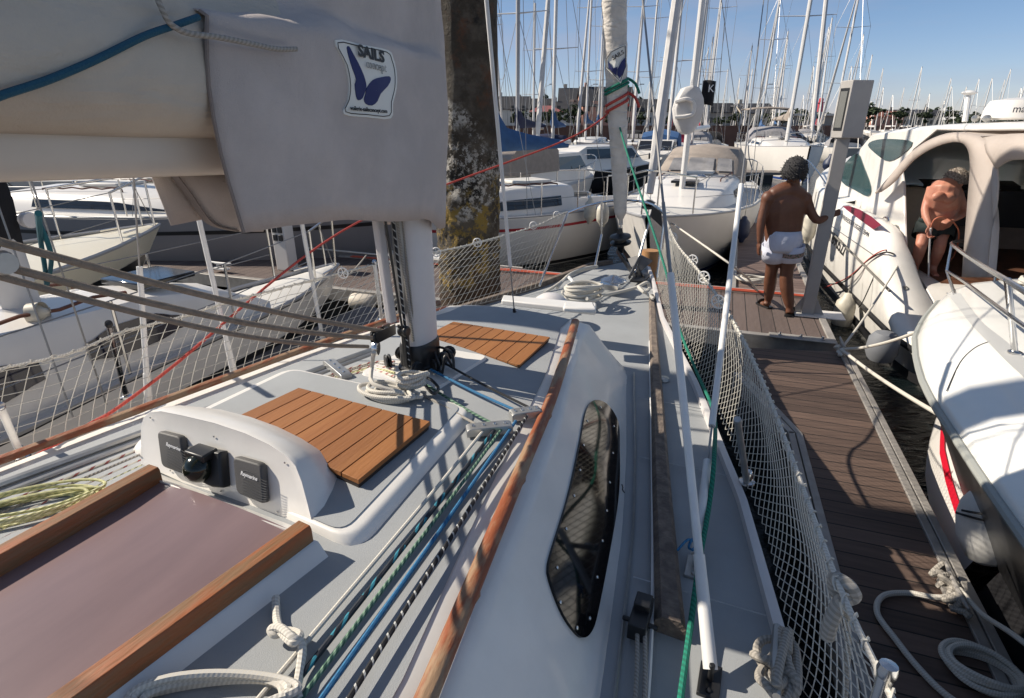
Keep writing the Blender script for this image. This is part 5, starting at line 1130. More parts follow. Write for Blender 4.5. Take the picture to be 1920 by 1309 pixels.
# cabin portholes: dark blue long windows & vents on it
def at1(u, v, z): return W(u, v, z)
for (x0, y0, x1, y1, x2, y2, x3, y3, zz) in []: pass
def fender(p, ln, r, name='fender', label='', m=None, hang=.5, d=(0, 0, 1), grp=None):
    b = MB(); p = Vector(p); d = Vector(d).normalized()
    b.lathe(p-d*ln/2, [(.001, 0), (r*.35, .01), (r*.45, r*.5), (r*.9, r*1.0), (r, r*1.6), (r, ln-r*1.6), (r*.9, ln-r*1.0), (r*.45, ln-r*.5), (r*.35, ln-.02), (.001, ln)], 16, d)
    o = build(b, name, m or FEND, None, label, 'fender', grp, smooth=60)
    b = MB(); b.tube([p+d*ln/2, p+d*ln/2+Vector((0, 0, hang))], .006, 5); build(b, 'fender_rope', ROPEG, o); return o
fender(Z(70, 588, 1.37), .16, .075, label='stubby cream fender lying on the neighbour cabin roof at its mast foot', d=(1, .2, .1), hang=.03)
coil(Z(45, 562, 1.38), .08, .05, 4, .011, ROPEW, 'coiled_line', 'grey white line hung in loops at the neighbour mast foot', ang=.2, jit=.4, seedv=21, rise=1.2)
rope('halyard_tail', [Z(72, 400, 2.25), Z(76, 450, 2.0), Z(84, 500, 1.8), Z(88, 535, 1.6), Z(96, 480, 1.9), Z(74, 420, 2.1)], .012, mat('teal_rope', (.01, .10, .14), .9), 'blue green halyard tail hanging down the neighbour mast')
b = MB(); cpos = PL(56, 413, W(0, -3.25), V); b.lathe(cpos, [(.05, -.02), (.055, 0), (.05, .02), (.025, .03), (.02, .06), (.0, .06)], 16, -V+Vector((0, 0, 0))); b.lathe(cpos, [(.05, -.05), (.03, -.04), (.03, -.02), (.05, -.02)], 16, V); build(b, 'mast_winch', ALU, None, 'small round winch on the side of the neighbour mast', 'winch')
# ---- second boat on the left with cream bow
n2_, _ = sailboat('sailing_boat', 'cream bowed sailing boat second to the left, its stem close to the walkway', 9.0, 3.1, 1.10, hull=HC, deck=HC, mh=11, mx=.36, cab=(.28, .66, .34), band=(.0, .78, HBK), cover=C_NAV, boot=HBK, rake=.11)
put(n2_, W(3.05, -6.1), 22, 9.0)
n3_, _ = sailboat('sailing_boat', 'long grey hulled sailing boat moored along the far side of the walkway', 10.5, 3.2, 1.15, hull=HG, deck=DKW, mh=12, mx=.4, cab=(.30, .66, .32), stripe=HBK, cover=C_GRY, detail=2, rake=.10)
put(n3_, (-1.35, 9.55), 101, 10.5)
# ---- the blue covered boat in the middle: stern towards the right
nc, _ = sailboat('sailing_boat', 'small white sailing boat with red hull stripes and blue sail cover right of the pile', 5.8, 2.4, .98, stripe=REDP, deck=DKW, cover=C_BLUE, mh=9, mx=.52, cab=(.24, .70, .46), boomz=.72, bk=.30, mr=.065, boot=HBK, wk=(.30, .74), tab=[(0, .62), (.1, .76), (.3, .95), (.45, 1), (.6, .95), (.75, .76), (.87, .48), (.95, .24), (1, .02)])
put(nc, (-2.95, 9.75), 240, 5.8)
# ---- sprayhood boat behind the bow
nd, _ = sailboat('sailing_boat', 'white sailing boat with a large grey sprayhood lying bow on beyond the near yacht', 9.4, 2.95, 1.02, deck=DKW, cover=None, furl=C_WHT, mh=12, mx=.36, cab=(.26, .70, .42), hood=C_TAU, fr=.075, mr=.058, bowz=.25, boot=BLUP, win='ports', boom=True)
put(nd, (2.0, 8.45), 204, 9.4)
# ---- white yacht further off with bimini
ne, _ = sailboat('sailing_yacht', 'large white yacht with plumb bow and taupe bimini behind the man in white shorts', 12.5, 4.0, 1.45, deck=DKW, cover=C_TAU, furl=C_WHT, mh=16, mx=.38, cab=(.28, .66, .40), hood=C_GRY, rake=.02, mr=.10, bimini=C_TAU, win='ports', cat='yacht')
put(ne, (13.8, 27.6), 192, 12.5)
# ---- fleet beyond: three kinds copied round the harbour
def motorboat(name, label, L=6.5, canvas=None, hull=None, group=None, outboard=True):
    rt = root(name, label, 'motor boat', (0, 0, 0), group); hull = hull or HW; Bm = L*.36; fb = .85
    tab = [(0, .92), (.3, 1), (.6, .95), (.8, .72), (.92, .4), (1, .03)]
    b = MB(); rs = []
    for i in range(15):
        t = i/14; h = interp(tab, t)*Bm/2; z1 = fb+.35*t*t; x = -L/2+L*t; rs.append([(x, h, z1), (x-.25*t, h*.9, z1*.45), (x-.7*t*t, h*.7, 0), (x-t, h*.3, -.3), (x-t, -h*.3, -.3), (x-.7*t*t, -h*.7, 0), (x-.25*t, -h*.9, z1*.45), (x, -h, z1)])
    b.loft(rs, closed=False, cap=False); b.add(rs[0], [tuple(range(8))]); build(b, 'hull', hull, rt)
    b = MB(); b.loft([[(-L/2+L*t, interp(tab, t)*Bm/2*y*.99, fb+.35*t*t-.01+.06*(1-y*y)) for y in (-1, 0, 1)] for t in [i/10 for i in range(11)]], closed=False); build(b, 'deck', DKW, rt)
    w_ = Bm*.40; x0, x1 = -L*.12, L*.22
    b = MB(); b.loft([[(x, -w_*k, fb), (x, -w_*k*.92, fb+h), (x, w_*k*.92, fb+h), (x, w_*k, fb)] for x, h, k in ((x0-.9, .5, 1), (x0, .95, 1), (x1-.4, .95, .96), (x1+.25, .38, .9), (x1+1.0, .25, .6))]); cb = build(b, 'cabin', HW, rt, smooth=30)
    for s_ in (-1, 1): b = MB(); b.add([(x0, s_*(w_*.975+.01), fb+.5), (x1-.1, s_*(w_*.955+.01), fb+.5), (x1-.45, s_*(w_*.90+.01), fb+.86), (x0, s_*(w_*.93+.01), fb+.86)], [(0, 1, 2, 3)]); build(b, 'window', WIN, cb, smooth=0)
    b = MB(); b.add([(x1+.20, -w_*.8, fb+.46), (x1+.20, w_*.8, fb+.46), (x1-.34, w_*.8, fb+.92), (x1-.34, -w_*.8, fb+.92)], [(0, 1, 2, 3)]); build(b, 'windscreen', WIN, cb, smooth=0)
    if canvas: b = MB(); b.loft([[(x, -w_, fb+.5), (x, -w_*.95, fb+1.25+dz_), (x, 0, fb+1.45+dz_), (x, w_*.95, fb+1.25+dz_), (x, w_, fb+.5)] for x, dz_ in ((-L*.40, -.35), (-L*.34, -.08), (-L*.2, .08), (x0+.1, .03), (x0+.5, -.2))]); build(b, 'canopy', canvas, rt)
    if outboard:
        b = MB(); b.loft([[(-L/2-.12+dx-.13*k, -.15*k, z_), (-L/2-.12+dx+.17*k, -.15*k, z_), (-L/2-.12+dx+.17*k, .15*k, z_), (-L/2-.12+dx-.13*k, .15*k, z_)] for z_, k, dx in ((fb-.1, .7, 0), (fb+.05, 1, 0), (fb+.45, 1, -.05), (fb+.6, .6, -.06))]); ob = build(b, 'outboard', HW, rt, bevel=.04); b = MB(); b.box((-L/2-.12, 0, .35), (.12, .08, 1.0)); build(b, 'outboard_leg', GRAYP, ob)
    b = MB(); b.tube(cr([(L*.1, -Bm*.44, fb+.5), (L*.35, -Bm*.30, fb+.65), (L*.5, 0, fb+.78), (L*.35, Bm*.30, fb+.65), (L*.1, Bm*.44, fb+.5)], 4), .014, 5); rl = build(b, 'bow_rail', STEEL, rt)
    for s_ in (-1, 1):
        for x, y in ((L*.1, .44), (L*.33, .31)): b = MB(); b.tube([(x, s_*Bm*y, fb+.05), (x, s_*Bm*y, fb+.6)], .012, 5); build(b, 'rail_post', STEEL, rl)
    return rt
COVN = {'blue': C_BLUE, 'black': C_BLK, 'grey': C_GRY, 'taupe': C_TAU, 'red': C_RED, 'white': C_WHT, 'navy': C_NAV}
protos = {}
def sproto(key, cov, hood, hull, furl, L, mh, mm_):
    hn = {HW: 'white', HC: 'cream', HN: 'navy', HG: 'grey'}[hull]
    rt, _ = sailboat('sailing_boat', hn, L, L*.33, 1.15, hull=hull, cover=COVN[cov], hood=COVN[hood] if hood else None, furl=furl, mh=mh, mx=.38, cab=(.28, .66, .36), detail=1, mastm=mm_, mr=.08, stripe=None, group='sailing boats moored across the harbour')
    protos[key] = (rt, L, hn, cov, hood); return rt
sproto('a', 'blue', None, HW, C_WHT, 9, 11.5, MASTM); sproto('b', 'grey', 'grey', HW, C_WHT, 10.5, 13.5, MASTM); sproto('c', 'navy', 'navy', HN, C_NAV, 11, 14, MASTG); sproto('d', 'taupe', None, HC, None, 8, 10, MASTM); sproto('e', 'red', 'red', HW, C_WHT, 10, 12.5, MASTG); sproto('f', 'black', 'black', HG, C_WHT, 9.5, 12, MASTD)
mb_open = motorboat('motor_boat', 'white', 6.8, C_TAU, group='motor boats moored across the harbour'); mb_dark = motorboat('motor_boat', 'dark', 8.0, None, HBK, 'motor boats moored across the harbour', False); mb_white = motorboat('motor_boat', 'white', 7.5, C_BLUE, group='motor boats moored across the harbour')
first = set()
def placeboat(key, x, y, az, label, tagz=''):
    if key in protos: rt, L, *_ = protos[key]
    else: rt = {'mo': mb_open, 'md': mb_dark, 'mw': mb_white}[key]; L = 7
    o = rt if key not in first else copy_tree(rt); first.add(key)
    o['label'] = label; put(o, (x, y), az, L)
    if tagz == 'row': k_s = random.Random(int(x*13+y*7)).uniform(.86, 1.12); o.scale = (1, 1, k_s)
ords = ['first', 'second', 'third', 'fourth', 'fifth', 'sixth', 'seventh', 'eighth', 'ninth', 'tenth', 'eleventh', 'twelfth', 'thirteenth', 'fourteenth', 'fifteenth', 'sixteenth', 'seventeenth', 'eighteenth', 'nineteenth', 'twentieth']
desc = {'a': 'white sailing boat with blue boom cover', 'b': 'white sailing boat with grey sprayhood', 'c': 'navy sailing boat with navy sprayhood', 'd': 'small cream sailing boat with taupe boom cover', 'e': 'white sailing boat with red sprayhood', 'f': 'grey sailing boat with black sprayhood', 'mo': 'white motor boat with taupe canopy', 'md': 'dark hulled open motor boat', 'mw': 'white motor boat with blue canopy'}
# hand placed mid-distance ones
mid = [('mo', 2.75, 20.5, 35, 'white motor boat with taupe canopy and white outboard beyond the red striped boat'), ('md', 6.2, 26.0, 60, 'dark hulled motor boat moored behind the white outboard boat'), ('mw', 7.2, 31, 200, 'white motor boat with blue canopy just right of the near furled sail'), ('e', 8.6, 33, 195, 'white sailing boat with red sprayhood behind the grey sprayhood boat'),
       ('c', -1.2, 21, 200, 'navy sailing boat close behind the blue covered boat'), ('a', 1.0, 24.5, 195, 'white sailing boat with blue boom cover behind the pile'), ('b', 10.6, 36, 200, 'white sailing boat with grey sprayhood left of the plumb bowed yacht'),
       ('d', -9.5, 14.2, 200, 'small cream sailing boat seen under the boom at the left'), ('mw', -6.2, 15.2, 185, 'white motor boat with blue canopy seen under the boom'), ('mo', -12.5, 15.6, 100, 'white motor boat with taupe canopy at the far left under the boom'), ('a', -4.2, 15.8, 190, 'white sailing boat with blue boom cover seen under the boom end'), ('f', -8.2, 20, 195, 'grey sailing boat with black sprayhood in the second row at left'), ('b', -13.5, 20.5, 190, 'white sailing boat with grey sprayhood in the second row at far left'), ('d', -6.9, 13.0, 197, 'small cream sailing boat close behind the grey hulled boat'), ('b', -11.6, 13.4, 199, 'white sailing boat with grey sprayhood close behind the grey hulled boat at far left'), ('c', -2.8, 22, 196, 'navy sailing boat in the second row behind the sail cover')]
for m_ in mid: placeboat(*m_)
rnd = random.Random(11); cnt = {}
rows_ = [(42, 195, 3.9, -12, 12), (55, 15, 4.3, -10, 14), (78, 195, 4.6, 24, 14), (98, 15, 5.2, 24, 17)]
ri = 0
rown = ['nearest', 'second', 'third', 'farthest']
for (yy, az, step, x0, n_) in rows_:
    cc = {}
    for i in range(n_):
        x = x0+i*step*1.05+rnd.uniform(-.5, .5); y = yy-x*.08+rnd.uniform(-1.5, 1.5)
        if ri == 0 and 9 < x < 23: continue
        if rnd.random() < .09: continue
        if 960+1133*x/y > 1590: continue
        k = rnd.choice('aabbbcddeffbam'); k = rnd.choice(['mo', 'mw', 'md']) if k == 'm' else k
        cc[k] = cc.get(k, 0)+1
        placeboat(k, x, y, az+rnd.uniform(-3, 3), '%s, %s such from the left, %s row' % (desc[k], ords[cc[k]-1], rown[ri]), 'row')
    ri += 1
# masts of the far basin: boats small enough to need no parts
def smallboat(x, y, h, az, idx, cm_):
    b = MB(); rs = []
    for t in [i/6 for i in range(7)]:
        w_ = 1.5*interp([(0, .75), (.4, 1), (.75, .7), (1, .03)], t); rs.append([(-4.5+9*t, w_, 1.2), (-4.5+9*t-.6*t, w_*.7, -.1), (-4.5+9*t-.6*t, -w_*.7, -.1), (-4.5+9*t, -w_, 1.2)])
    b.loft(rs); b.box((0, 0, 1.35), (3.6, 1.8, .45)); b.tube([(.8, 0, 1.2), (.8, 0, h)], .10, 6); b.tube([(.8, -1.0, h*.55), (.8, 1.0, h*.55)], .04, 4); b.tube([(.8, 0, h), (4.4, 0, 1.3)], .035, 4); b.tube([(.8, 0, h), (-4.4, 0, 1.3)], .03, 4); b.tube([(.6, 0, 2.4), (-3, 0, 2.4)], .16, 6)
    return b
def ordn(n): return '%d%s' % (n, 'th' if 10 < n % 100 < 14 else {1: 'st', 2: 'nd', 3: 'rd'}.get(n % 10, 'th'))
sb_p = []
for h in (9.5, 11, 13, 15): sb_p.append(build(smallboat(0, 0, h, 0, 0, 0), 'sailing_boat', HW, None, 'tiny white sailing boat', 'sailing boat', 'distant sailing boats in the far basin', org=(0, 0, 0), smooth=30))
k_ = 0
for j, (yy, x0, n_, st_) in enumerate([(122, 38, 20, 5.0), (150, 45, 24, 6.0), (185, 60, 24, 7.0)]):
    for i in range(n_):
        o = sb_p[k_ % 4] if k_ < 4 else sb_p[rnd.randrange(4)].copy()
        if k_ >= 4: COL.objects.link(o)
        o.location = (x0+i*st_+rnd.uniform(-1.5, 1.5), yy+rnd.uniform(-4, 4)-i*.3, 0); o.rotation_euler = (rnd.uniform(-.015, .015), 0, R(rnd.choice([75, 255]))+rnd.uniform(-.1, .1))
        o['label'] = 'tiny distant white sailing boat, %s from the left in the %s far row' % (ordn(i+1), ('nearest', 'middle', 'last')[j]); k_ += 1
# ================================================================ far shore
STONE = mat('quay_brick', (.20, .10, .07), .9, noise=.3, nscale=.6); GRS = mat('shore_ground', (.16, .14, .11), .9, noise=.3, nscale=.1)
SH = [(-400, 110), (-60, 74), (4, 66), (24, 62), (34, 74), (70, 150), (150, 215), (400, 300), (900, 420)]
def shl(x): return interp(SH, x)
b = MB(); b.prism([(x, y, -1) for x, y in SH]+[(900, 900, -1), (-400, 900, -1)], (0, 0, 3.3)); build(b, 'shore_land', GRS, kind='structure', smooth=0)
b = MB(); fr2 = [(x, y-.5) for x, y in SH]; b.loft([[(x, y-.6, -1), (x, y-.02, -1), (x, y-.02, 2.55), (x, y-.6, 2.55)] for x, y in SH]); build(b, 'quay_wall', STONE, None, 'long red brown brick quay wall along the far shore', 'quay', smooth=0)
def shy(x): return 150+max(0, x-60)*.75
b = MB(); b.prism([(-400, shy(-400)-.8, -1), (700, shy(700)-.8, -1), (700, shy(700)-.02, -1), (-400, shy(-400)-.02, -1)], (0, 0, 3.9)); build(b, 'quay_wall', STONE, None, 'long red brown brick quay wall along the far shore', 'quay', smooth=0)
SLATE = mat('slate_roof', (.05, .05, .055), .7, noise=.3, nscale=.8, rand=.4); TILE = mat('tile_roof', (.22, .08, .055), .8, noise=.2, nscale=.8)
WALLS = [('cream', mat('render_cream', (.52, .46, .37), .85, noise=.08, nscale=.4)), ('white', mat('render_white', (.60, .58, .54), .85, noise=.08, nscale=.4)), ('pink', mat('render_pink', (.52, .27, .20), .85, noise=.08, nscale=.4)), ('grey', mat('render_grey', (.30, .28, .26), .85, noise=.08, nscale=.4))]
PANE = mat('house_pane', (.02, .025, .03), .15)
def house(x, y, w_, d_, h_, rh, wi, rm, az, label, floors=2, nchim=1, grp='houses along the far quay'):
    rt = root('house', label, 'house', (0, 0, 0), grp); wn, wm = WALLS[wi]
    b = MB(); b.box((0, 0, h_/2), (w_, d_, h_)); b.add([(-w_/2, -d_/2, h_), (-w_/2, d_/2, h_), (-w_/2, 0, h_+rh), (w_/2, -d_/2, h_), (w_/2, d_/2, h_), (w_/2, 0, h_+rh)], [(0, 1, 2), (3, 4, 5)]); wl = build(b, 'wall', wm, rt, smooth=0)
    b = MB(); e = .4
    for s_ in (-1, 1): b.prism([(-w_/2-e, s_*(d_/2+e), h_-.25), (w_/2+e, s_*(d_/2+e), h_-.25), (w_/2+e, 0, h_+rh+.1), (-w_/2-e, 0, h_+rh+.1)], (0, 0, .18))
    rf = build(b, 'roof', rm, rt, smooth=0)
    for k in range(nchim): b = MB(); b.box((-w_*.38+k*w_*.7, .3, h_+rh+.3), (.9, .7, 1.9)); build(b, 'chimney', wm, rf, smooth=0)
    nx = max(2, int(w_/2.6))
    for f in range(floors):
        for k in range(nx):
            b = MB(); b.box((-w_/2+w_*(k+.5)/nx, -d_/2-.02, 1.5+f*2.8), (1.0, .08, 1.4)); build(b, 'window', PANE, wl, smooth=0)
    if h_+rh > 8:
        for k in range(nx//2): b = MB(); b.box((-w_/2+w_*(k+.5)/(nx//2), -d_/2+.7, h_+.5), (1.2, 1.2, 1.3)); build(b, 'dormer', wm, rf, smooth=0)
    rt.location = (x, y, 2.4); rt.rotation_euler = (0, 0, R(az)); return rt
rnd = random.Random(3)
def bx_at(px, dist): return dist*(px-960)/F*1.0/(1/ct) if False else dist*(px-960)/(F/ct)
hl_ = [(930, 14, 6, 3.2, 3, 0, 'grey house with slate roof just right of the pile'), (962, 16, 6.5, 3.6, 1, 0, 'white house with slate roof behind the blue cover'), (1000, 15, 6.2, 3.2, 0, 0, 'cream house with slate roof left of the kiosk'), (1063, 12, 5.5, 2.5, 1, 0, 'white gabled house right of the kiosk'), (1090, 22, 6.2, 4.2, 0, 0, 'long cream house under a big slate roof'), (1132, 17, 6.0, 4.6, 2, 0, 'pink house with dark slate roof and chimneys'), (1210, 16, 4.8, 2.8, 1, 0, 'low white house to the right of the furled sail'), (1255, 14, 4.0, 2.4, 0, 0, 'small cream house behind the white furled sail'), (1330, 16, 4.2, 2.6, 3, 0, 'grey house behind the masts'), (1405, 14, 4.0, 2.4, 0, 0, 'cream house behind the leaning masts'), (880, 16, 6, 3, 0, 0, 'cream house hidden behind the pile'), (1700, 26, 4.2, 1.8, 0, 0, 'long low cream building right of the meter post'), (1650, 20, 3.8, 2.0, 2, 1, 'low pink building with tiled roof right of the meter post')]
for i, (px, w_, h_, rh, wi, ti, lb) in enumerate(hl_):
    x = bx_at(px, 165 if px < 1450 else 260); y = shy(x)+14+rnd.uniform(0, 8); x = bx_at(px, y); w_ *= rnd.uniform(.55, .85); h_ *= rnd.uniform(.70, .95)*(.72 if px < 1070 else 1); rh *= rnd.uniform(.7, 1.1)
    house(x, y, w_, 9, h_, rh, wi, TILE if ti else SLATE, rnd.uniform(-6, 6), lb, nchim=2 if w_ > 15 else 1)
# kiosk with pink roof and white posts
ky = 128; kx = bx_at(1022, ky); rt = root('kiosk', 'pale kiosk with a pink red hipped roof and white posts on the far quay', 'kiosk', (kx, ky, 2.4))
b = MB(); b.loft([[(kx-w_/2, ky-w_*.3, z_), (kx+w_/2, ky-w_*.3, z_), (kx+w_/2, ky+w_*.3, z_), (kx-w_/2, ky+w_*.3, z_)] for z_, w_ in ((5.2, 7.2), (6.4, 2.4))]); build(b, 'roof', mat('pink_tile', (.36, .13, .12), .8), rt, smooth=0)
b = MB(); b.box((kx, ky+.3, 3.9), (5.8, 3.0, 2.6)); build(b, 'wall', PANE, rt, smooth=0)
for k in range(5): b = MB(); b.box((kx-3.1+k*1.55, ky-1.6, 3.9), (.26, .25, 2.8)); build(b, 'post', WALLS[1][1], rt, smooth=0)
b = MB(); b.box((kx, ky-1.8, 2.8), (6.6, .25, .9)); build(b, 'parapet', WALLS[0][1], rt, smooth=0)
# quay lighthouse, red and white
ly = 195; lx = bx_at(1531, ly); rt = root('lighthouse', 'small red and white harbour light on the far quay', 'lighthouse', (lx, ly, 2.4)); LR = mat('light_red', (.50, .03, .05), .5)
for k, (z0, z1, m_) in enumerate(((2.4, 5.0, LR), (5.0, 6.6, WALLS[1][1]), (6.6, 9.2, LR))): b = MB(); b.lathe((lx, ly, 0), [(1.5-.07*z0, z0), (1.5-.07*z1, z1)], 14); build(b, 'tower_band', m_, rt)
b = MB(); b.lathe((lx, ly, 0), [(1.2, 9.2), (1.2, 9.4), (.7, 9.4), (.7, 10.4), (.0, 11)], 12); build(b, 'lantern', LR, rt)
for px, w_, lb in ((1470, 16, 'long low white quay building with flat roof left of the red light'), (1565, 12, 'small white flat roofed building right of the red light')):
    y = 230; x = bx_at(px, y); rt = root('quay_building', lb, 'building', (x, y, 2.4)); b = MB(); b.box((x, y, 4.2), (w_, 7, 3.6)); build(b, 'wall', WALLS[3][1], rt, smooth=0); b = MB(); b.box((x, y-.2, 6.3), (w_+1.5, 9, .7)); build(b, 'roof', WALLS[1][1], rt, smooth=0)
# trees: limbs and many leaf clumps
LEAF = mat('foliage', (.045, .065, .028), .9, col2=(.018, .03, .014), nscale=.9, c2pos=(.35, .62)); BARK = mat('bark', (.07, .05, .035), .9)
def tree(name, label, h, r, seedv):
    rn = random.Random(seedv); rt = root(name, label, 'tree', (0, 0, 0), 'trees on the far shore'); b = MB(); b.tube([(0, 0, 0), (.2, .1, h*.35), (.1, 0, h*.7)], [.35, .25, .1], 7)
    for k in range(5): a = rn.uniform(0, 6.28); b.tube([(.15, 0, h*.3+k*.4), (math.cos(a)*r*.6, math.sin(a)*r*.6, h*.5+k*.5)], [.14, .04], 5)
    build(b, 'trunk', BARK, rt); b = MB(); cl_ = [(rn.gauss(0, r*.42), rn.gauss(0, r*.42), h*.62+rn.gauss(0, h*.15), rn.uniform(.5, 1.3)) for _ in range(26)]
    for (cx, cy, cz, s_) in cl_:
        for _ in range(34):
            d = Vector((rn.gauss(0, 1), rn.gauss(0, 1), rn.gauss(0, .8))).normalized()*s_*rn.uniform(.5, 1.1); c = Vector((cx, cy, cz))+d; a = Vector((rn.gauss(0, 1), rn.gauss(0, 1), rn.gauss(0, 1))).normalized(); e = a.orthogonal()*.32; f = a.cross(e)
            b.add([c-e, c+f, c+e, c-f], [(0, 1, 2, 3)])
    build(b, 'crown', LEAF, rt, smooth=0); return rt
tp = [tree('tree', 't', 8, 3.6, 1), tree('tree', 't', 6.5, 4.2, 2), tree('tree', 't', 9.5, 3.2, 5)]
pxs = [905, 925, 948, 975, 990, 1012, 1040, 1048, 1060, 1075, 1100, 1115, 1150, 1175, 1190, 1203, 1222, 1237, 1246, 1262, 1272, 1290, 1303, 1318, 1345, 1352, 1366, 1380, 1390, 1400, 1422, 1437, 1445, 1462, 1480, 1500, 1516, 1540, 1556, 1575, 1590, 1610, 1625, 1640, 1660, 1680, 1700, 1718, 1735, 1750, 1775, 1800, 1830, 1860, 1890, 1915]
for i, px in enumerate(pxs):
    o = tp[i] if i < 3 else copy_tree(tp[rnd.randrange(3)]); x = bx_at(px, 180); y = (shy(x)+rnd.uniform(24, 42)+(40 if px > 1450 else 0)) if i % 3 else rnd.uniform(112, 140); x = bx_at(px+rnd.uniform(-4, 4), y); s_ = rnd.uniform(.75, 1.1)*(.62 if px > 1200 else .8)*(1.25 if px > 1450 else 1)*(1 if i % 3 else .52)
    o.location = (x, y, 2.3); o.scale = (s_*1.3, s_*1.3, s_); o.rotation_euler = (0, 0, rnd.uniform(0, 6)); o['label'] = 'dark leafy tree, %s from the left along the far shore' % ordn(i+1)
# hillside far behind
b = MB(); rr_ = []
for i in range(61):
    x = -200+i*18; h_ = 4+5*abs(nz3((i*.23, 0, 0)))+3.0*nz3((i*.9, 3, 0)); rr_.append([(x, 420, 1), (x, 440, 1+h_*.6), (x, 470, 1.5+h_), (x, 560, 2+h_*1.05), (x, 650, 0)])
b.loft(rr_, closed=False); build(b, 'hills', mat('far_hill', (.05, .065, .045), .95, noise=.4, nscale=.03), kind='structure')
# lamp posts on the quay
lamp = root('street_lamp', 'l', 'lamp', (0, 0, 0), 'lamp posts on the far quay'); b = MB(); b.tube([(0, 0, 0), (0, 0, 7.5), (1.2, 0, 8)], [.12, .08, .06], 6); build(b, 'pole', MASTG, lamp); b = MB(); b.box((1.4, 0, 8), (.9, .4, .15)); build(b, 'lamp_head', MASTG, lamp)
for i, px in enumerate((1020, 1100, 1185, 1290, 1420)):
    o = lamp if i == 0 else copy_tree(lamp); y = 125; o.location = (bx_at(px, y), y, 2.3); o['label'] = ['lamp post behind the pink roofed kiosk', 'lamp post in front of the long slate roofed house', 'lamp post just right of the furled headsail', 'lamp post behind the sprayhood boat mast', 'lamp post left of the low flat roofed building'][i]
# ================================================================ white motor cruiser with the canopy
PO = Vector((4.22, 5.75, 0)); pa = R(16); Pf = Vector((math.sin(pa), math.cos(pa), 0)); Pr = Vector((math.cos(pa), -math.sin(pa), 0))
def WP(s, r, z=0): return PO+Pf*s+Pr*r+Vector((0, 0, z))
def PX(x, y, r): return PL(x, y, WP(0, r), Pr)
cru = root('motor_cruiser', 'white motor cruiser with beige cockpit canopy, burgundy flash and curved stern at the pontoon end', 'motor cruiser', WP(0, 1.6, 0))
BM = 3.3
topt = [(-.75, .30), (-.4, .36), (.2, .50), (.5, .64), (.8, .84), (1.05, 1.10), (1.3, 1.29), (1.6, 1.36), (2.5, 1.38), (4, 1.38), (6, 1.48), (9, 1.68), (10.2, 1.75)]
hbt = [(-.8, 1.15), (-.6, 1.42), (-.3, 1.56), (.2, 1.64), (1, 1.65), (4, 1.65), (6, 1.55), (7.5, 1.25), (9, .7), (9.9, .2), (10.2, .03)]
FLZ = .80
ss = [-.75, -.65, -.5, -.35, -.2, -.05, .1, .3, .45, .6, .75, .9, 1.05, 1.2, 1.35, 1.5, 1.7, 2.2, 3, 3.8]
def cring(s, deck=False):
    h = interp(hbt, s); z_ = interp(topt, s); c = BM/2; cap = min(.46, h*.4)*(1 if s < .6 else max(.62, 1-(s-.6)*.6)); fl = min(FLZ, z_-.02) if not deck else z_
    fl = fl if s > -.45 else z_-.02
    L_ = [(h*.90-.05, -.25), (h*.97-.01, .30 if z_ > .4 else z_*.6), (h, min(z_*.75, .8)), (h-.015, z_-.07), (h-.06, z_-.005), (h-.16, z_+.012), (h-cap+.04, z_+.0 if not deck else z_+.03), (h-cap, z_-.05 if not deck else z_+.04), (h-cap-.01, fl if not deck else z_+.05), (0, fl if not deck else z_+.08)]
    return [WP(s, c-a, z) for a, z in L_]+[WP(s, c+a, z) for a, z in L_[-2::-1]]
b = MB(); b.loft([cring(s) for s in ss], closed=False); b.loft([cring(s, True) for s in (3.8, 5, 6, 7, 8, 8.7, 9.3, 9.8, 10.2)], closed=False)
r0 = cring(-.75); b.add(r0, [tuple(range(len(r0)))]); build(b, 'hull', GEL, cru, smooth=50)
b = MB(); b.loft([[WP(s, BM/2-x, min(FLZ, interp(topt, s)-.02)+.006) for x in (-1.0, 0, 1.0)] for s in (-.4, 0, .5, 1, 2, 3, 3.78)], closed=False); build(b, 'cockpit_sole', mat('cockpit_teak', (.13, .055, .03), .6, noise=.4, nscale=7), cru)
for s_ in (1,):
    b = MB(); rs = [[WP(s, BM/2-interp(hbt, s)-.004*1-.012, .30+.02), WP(s, BM/2-interp(hbt, s)-.028, .335+.02), WP(s, BM/2-interp(hbt, s)-.012, .37+.02)] for s in [-.55+i*.3 for i in range(28)]]; b.loft(rs, closed=False); build(b, 'rubbing_strip', HBK, cru)
b = MB(); b.loft([[WP(s, BM/2-interp(hbt, s)*.985-.008, .02), WP(s, BM/2-interp(hbt, s)*.99-.008, .12)] for s in [-.6+i*.3 for i in range(30)]], closed=False); build(b, 'boot_stripe', HBK, cru)
b = MB(); b.tube([WP(s, BM/2-interp(hbt, s)-.001, 1.02) for s in (1.35, 2, 3, 4, 5, 6, 7)], .006, 5); build(b, 'hull_seam', ALUG, cru)
for s_, w_ in ((1.75, .12), (5.5, .12)):
    b = MB(); p_ = WP(s_, .16, 1.41); b.tube([p_-Pf*w_, p_-Pf*w_*.5+Vector((0, 0, .03)), p_+Pf*w_*.5+Vector((0, 0, .03)), p_+Pf*w_], .013, 6); build(b, 'deck_cleat', STEEL, cru)
# bathing platform step at the stern
b = MB(); b.loft([[WP(s, r, z) for s, r in ((-.72, .62), (-.95, .78), (-1.0, 1.3), (-1.0, 2.2), (-.95, 2.5), (-.7, 2.7), (-.3, 2.6), (-.3, .7))] for z in (.10, .24, .28)]); bpf = build(b, 'bathing_platform', GEL, cru, smooth=40, bevel=.02)
b = MB(); b.tube([WP(s, r, .20) for s, r in ((-.5, .50), (-.74, .60), (-.97, .77), (-1.02, 1.3), (-1.02, 2.2))], .015, 6); build(b, 'platform_fender_strip', HBK, bpf)
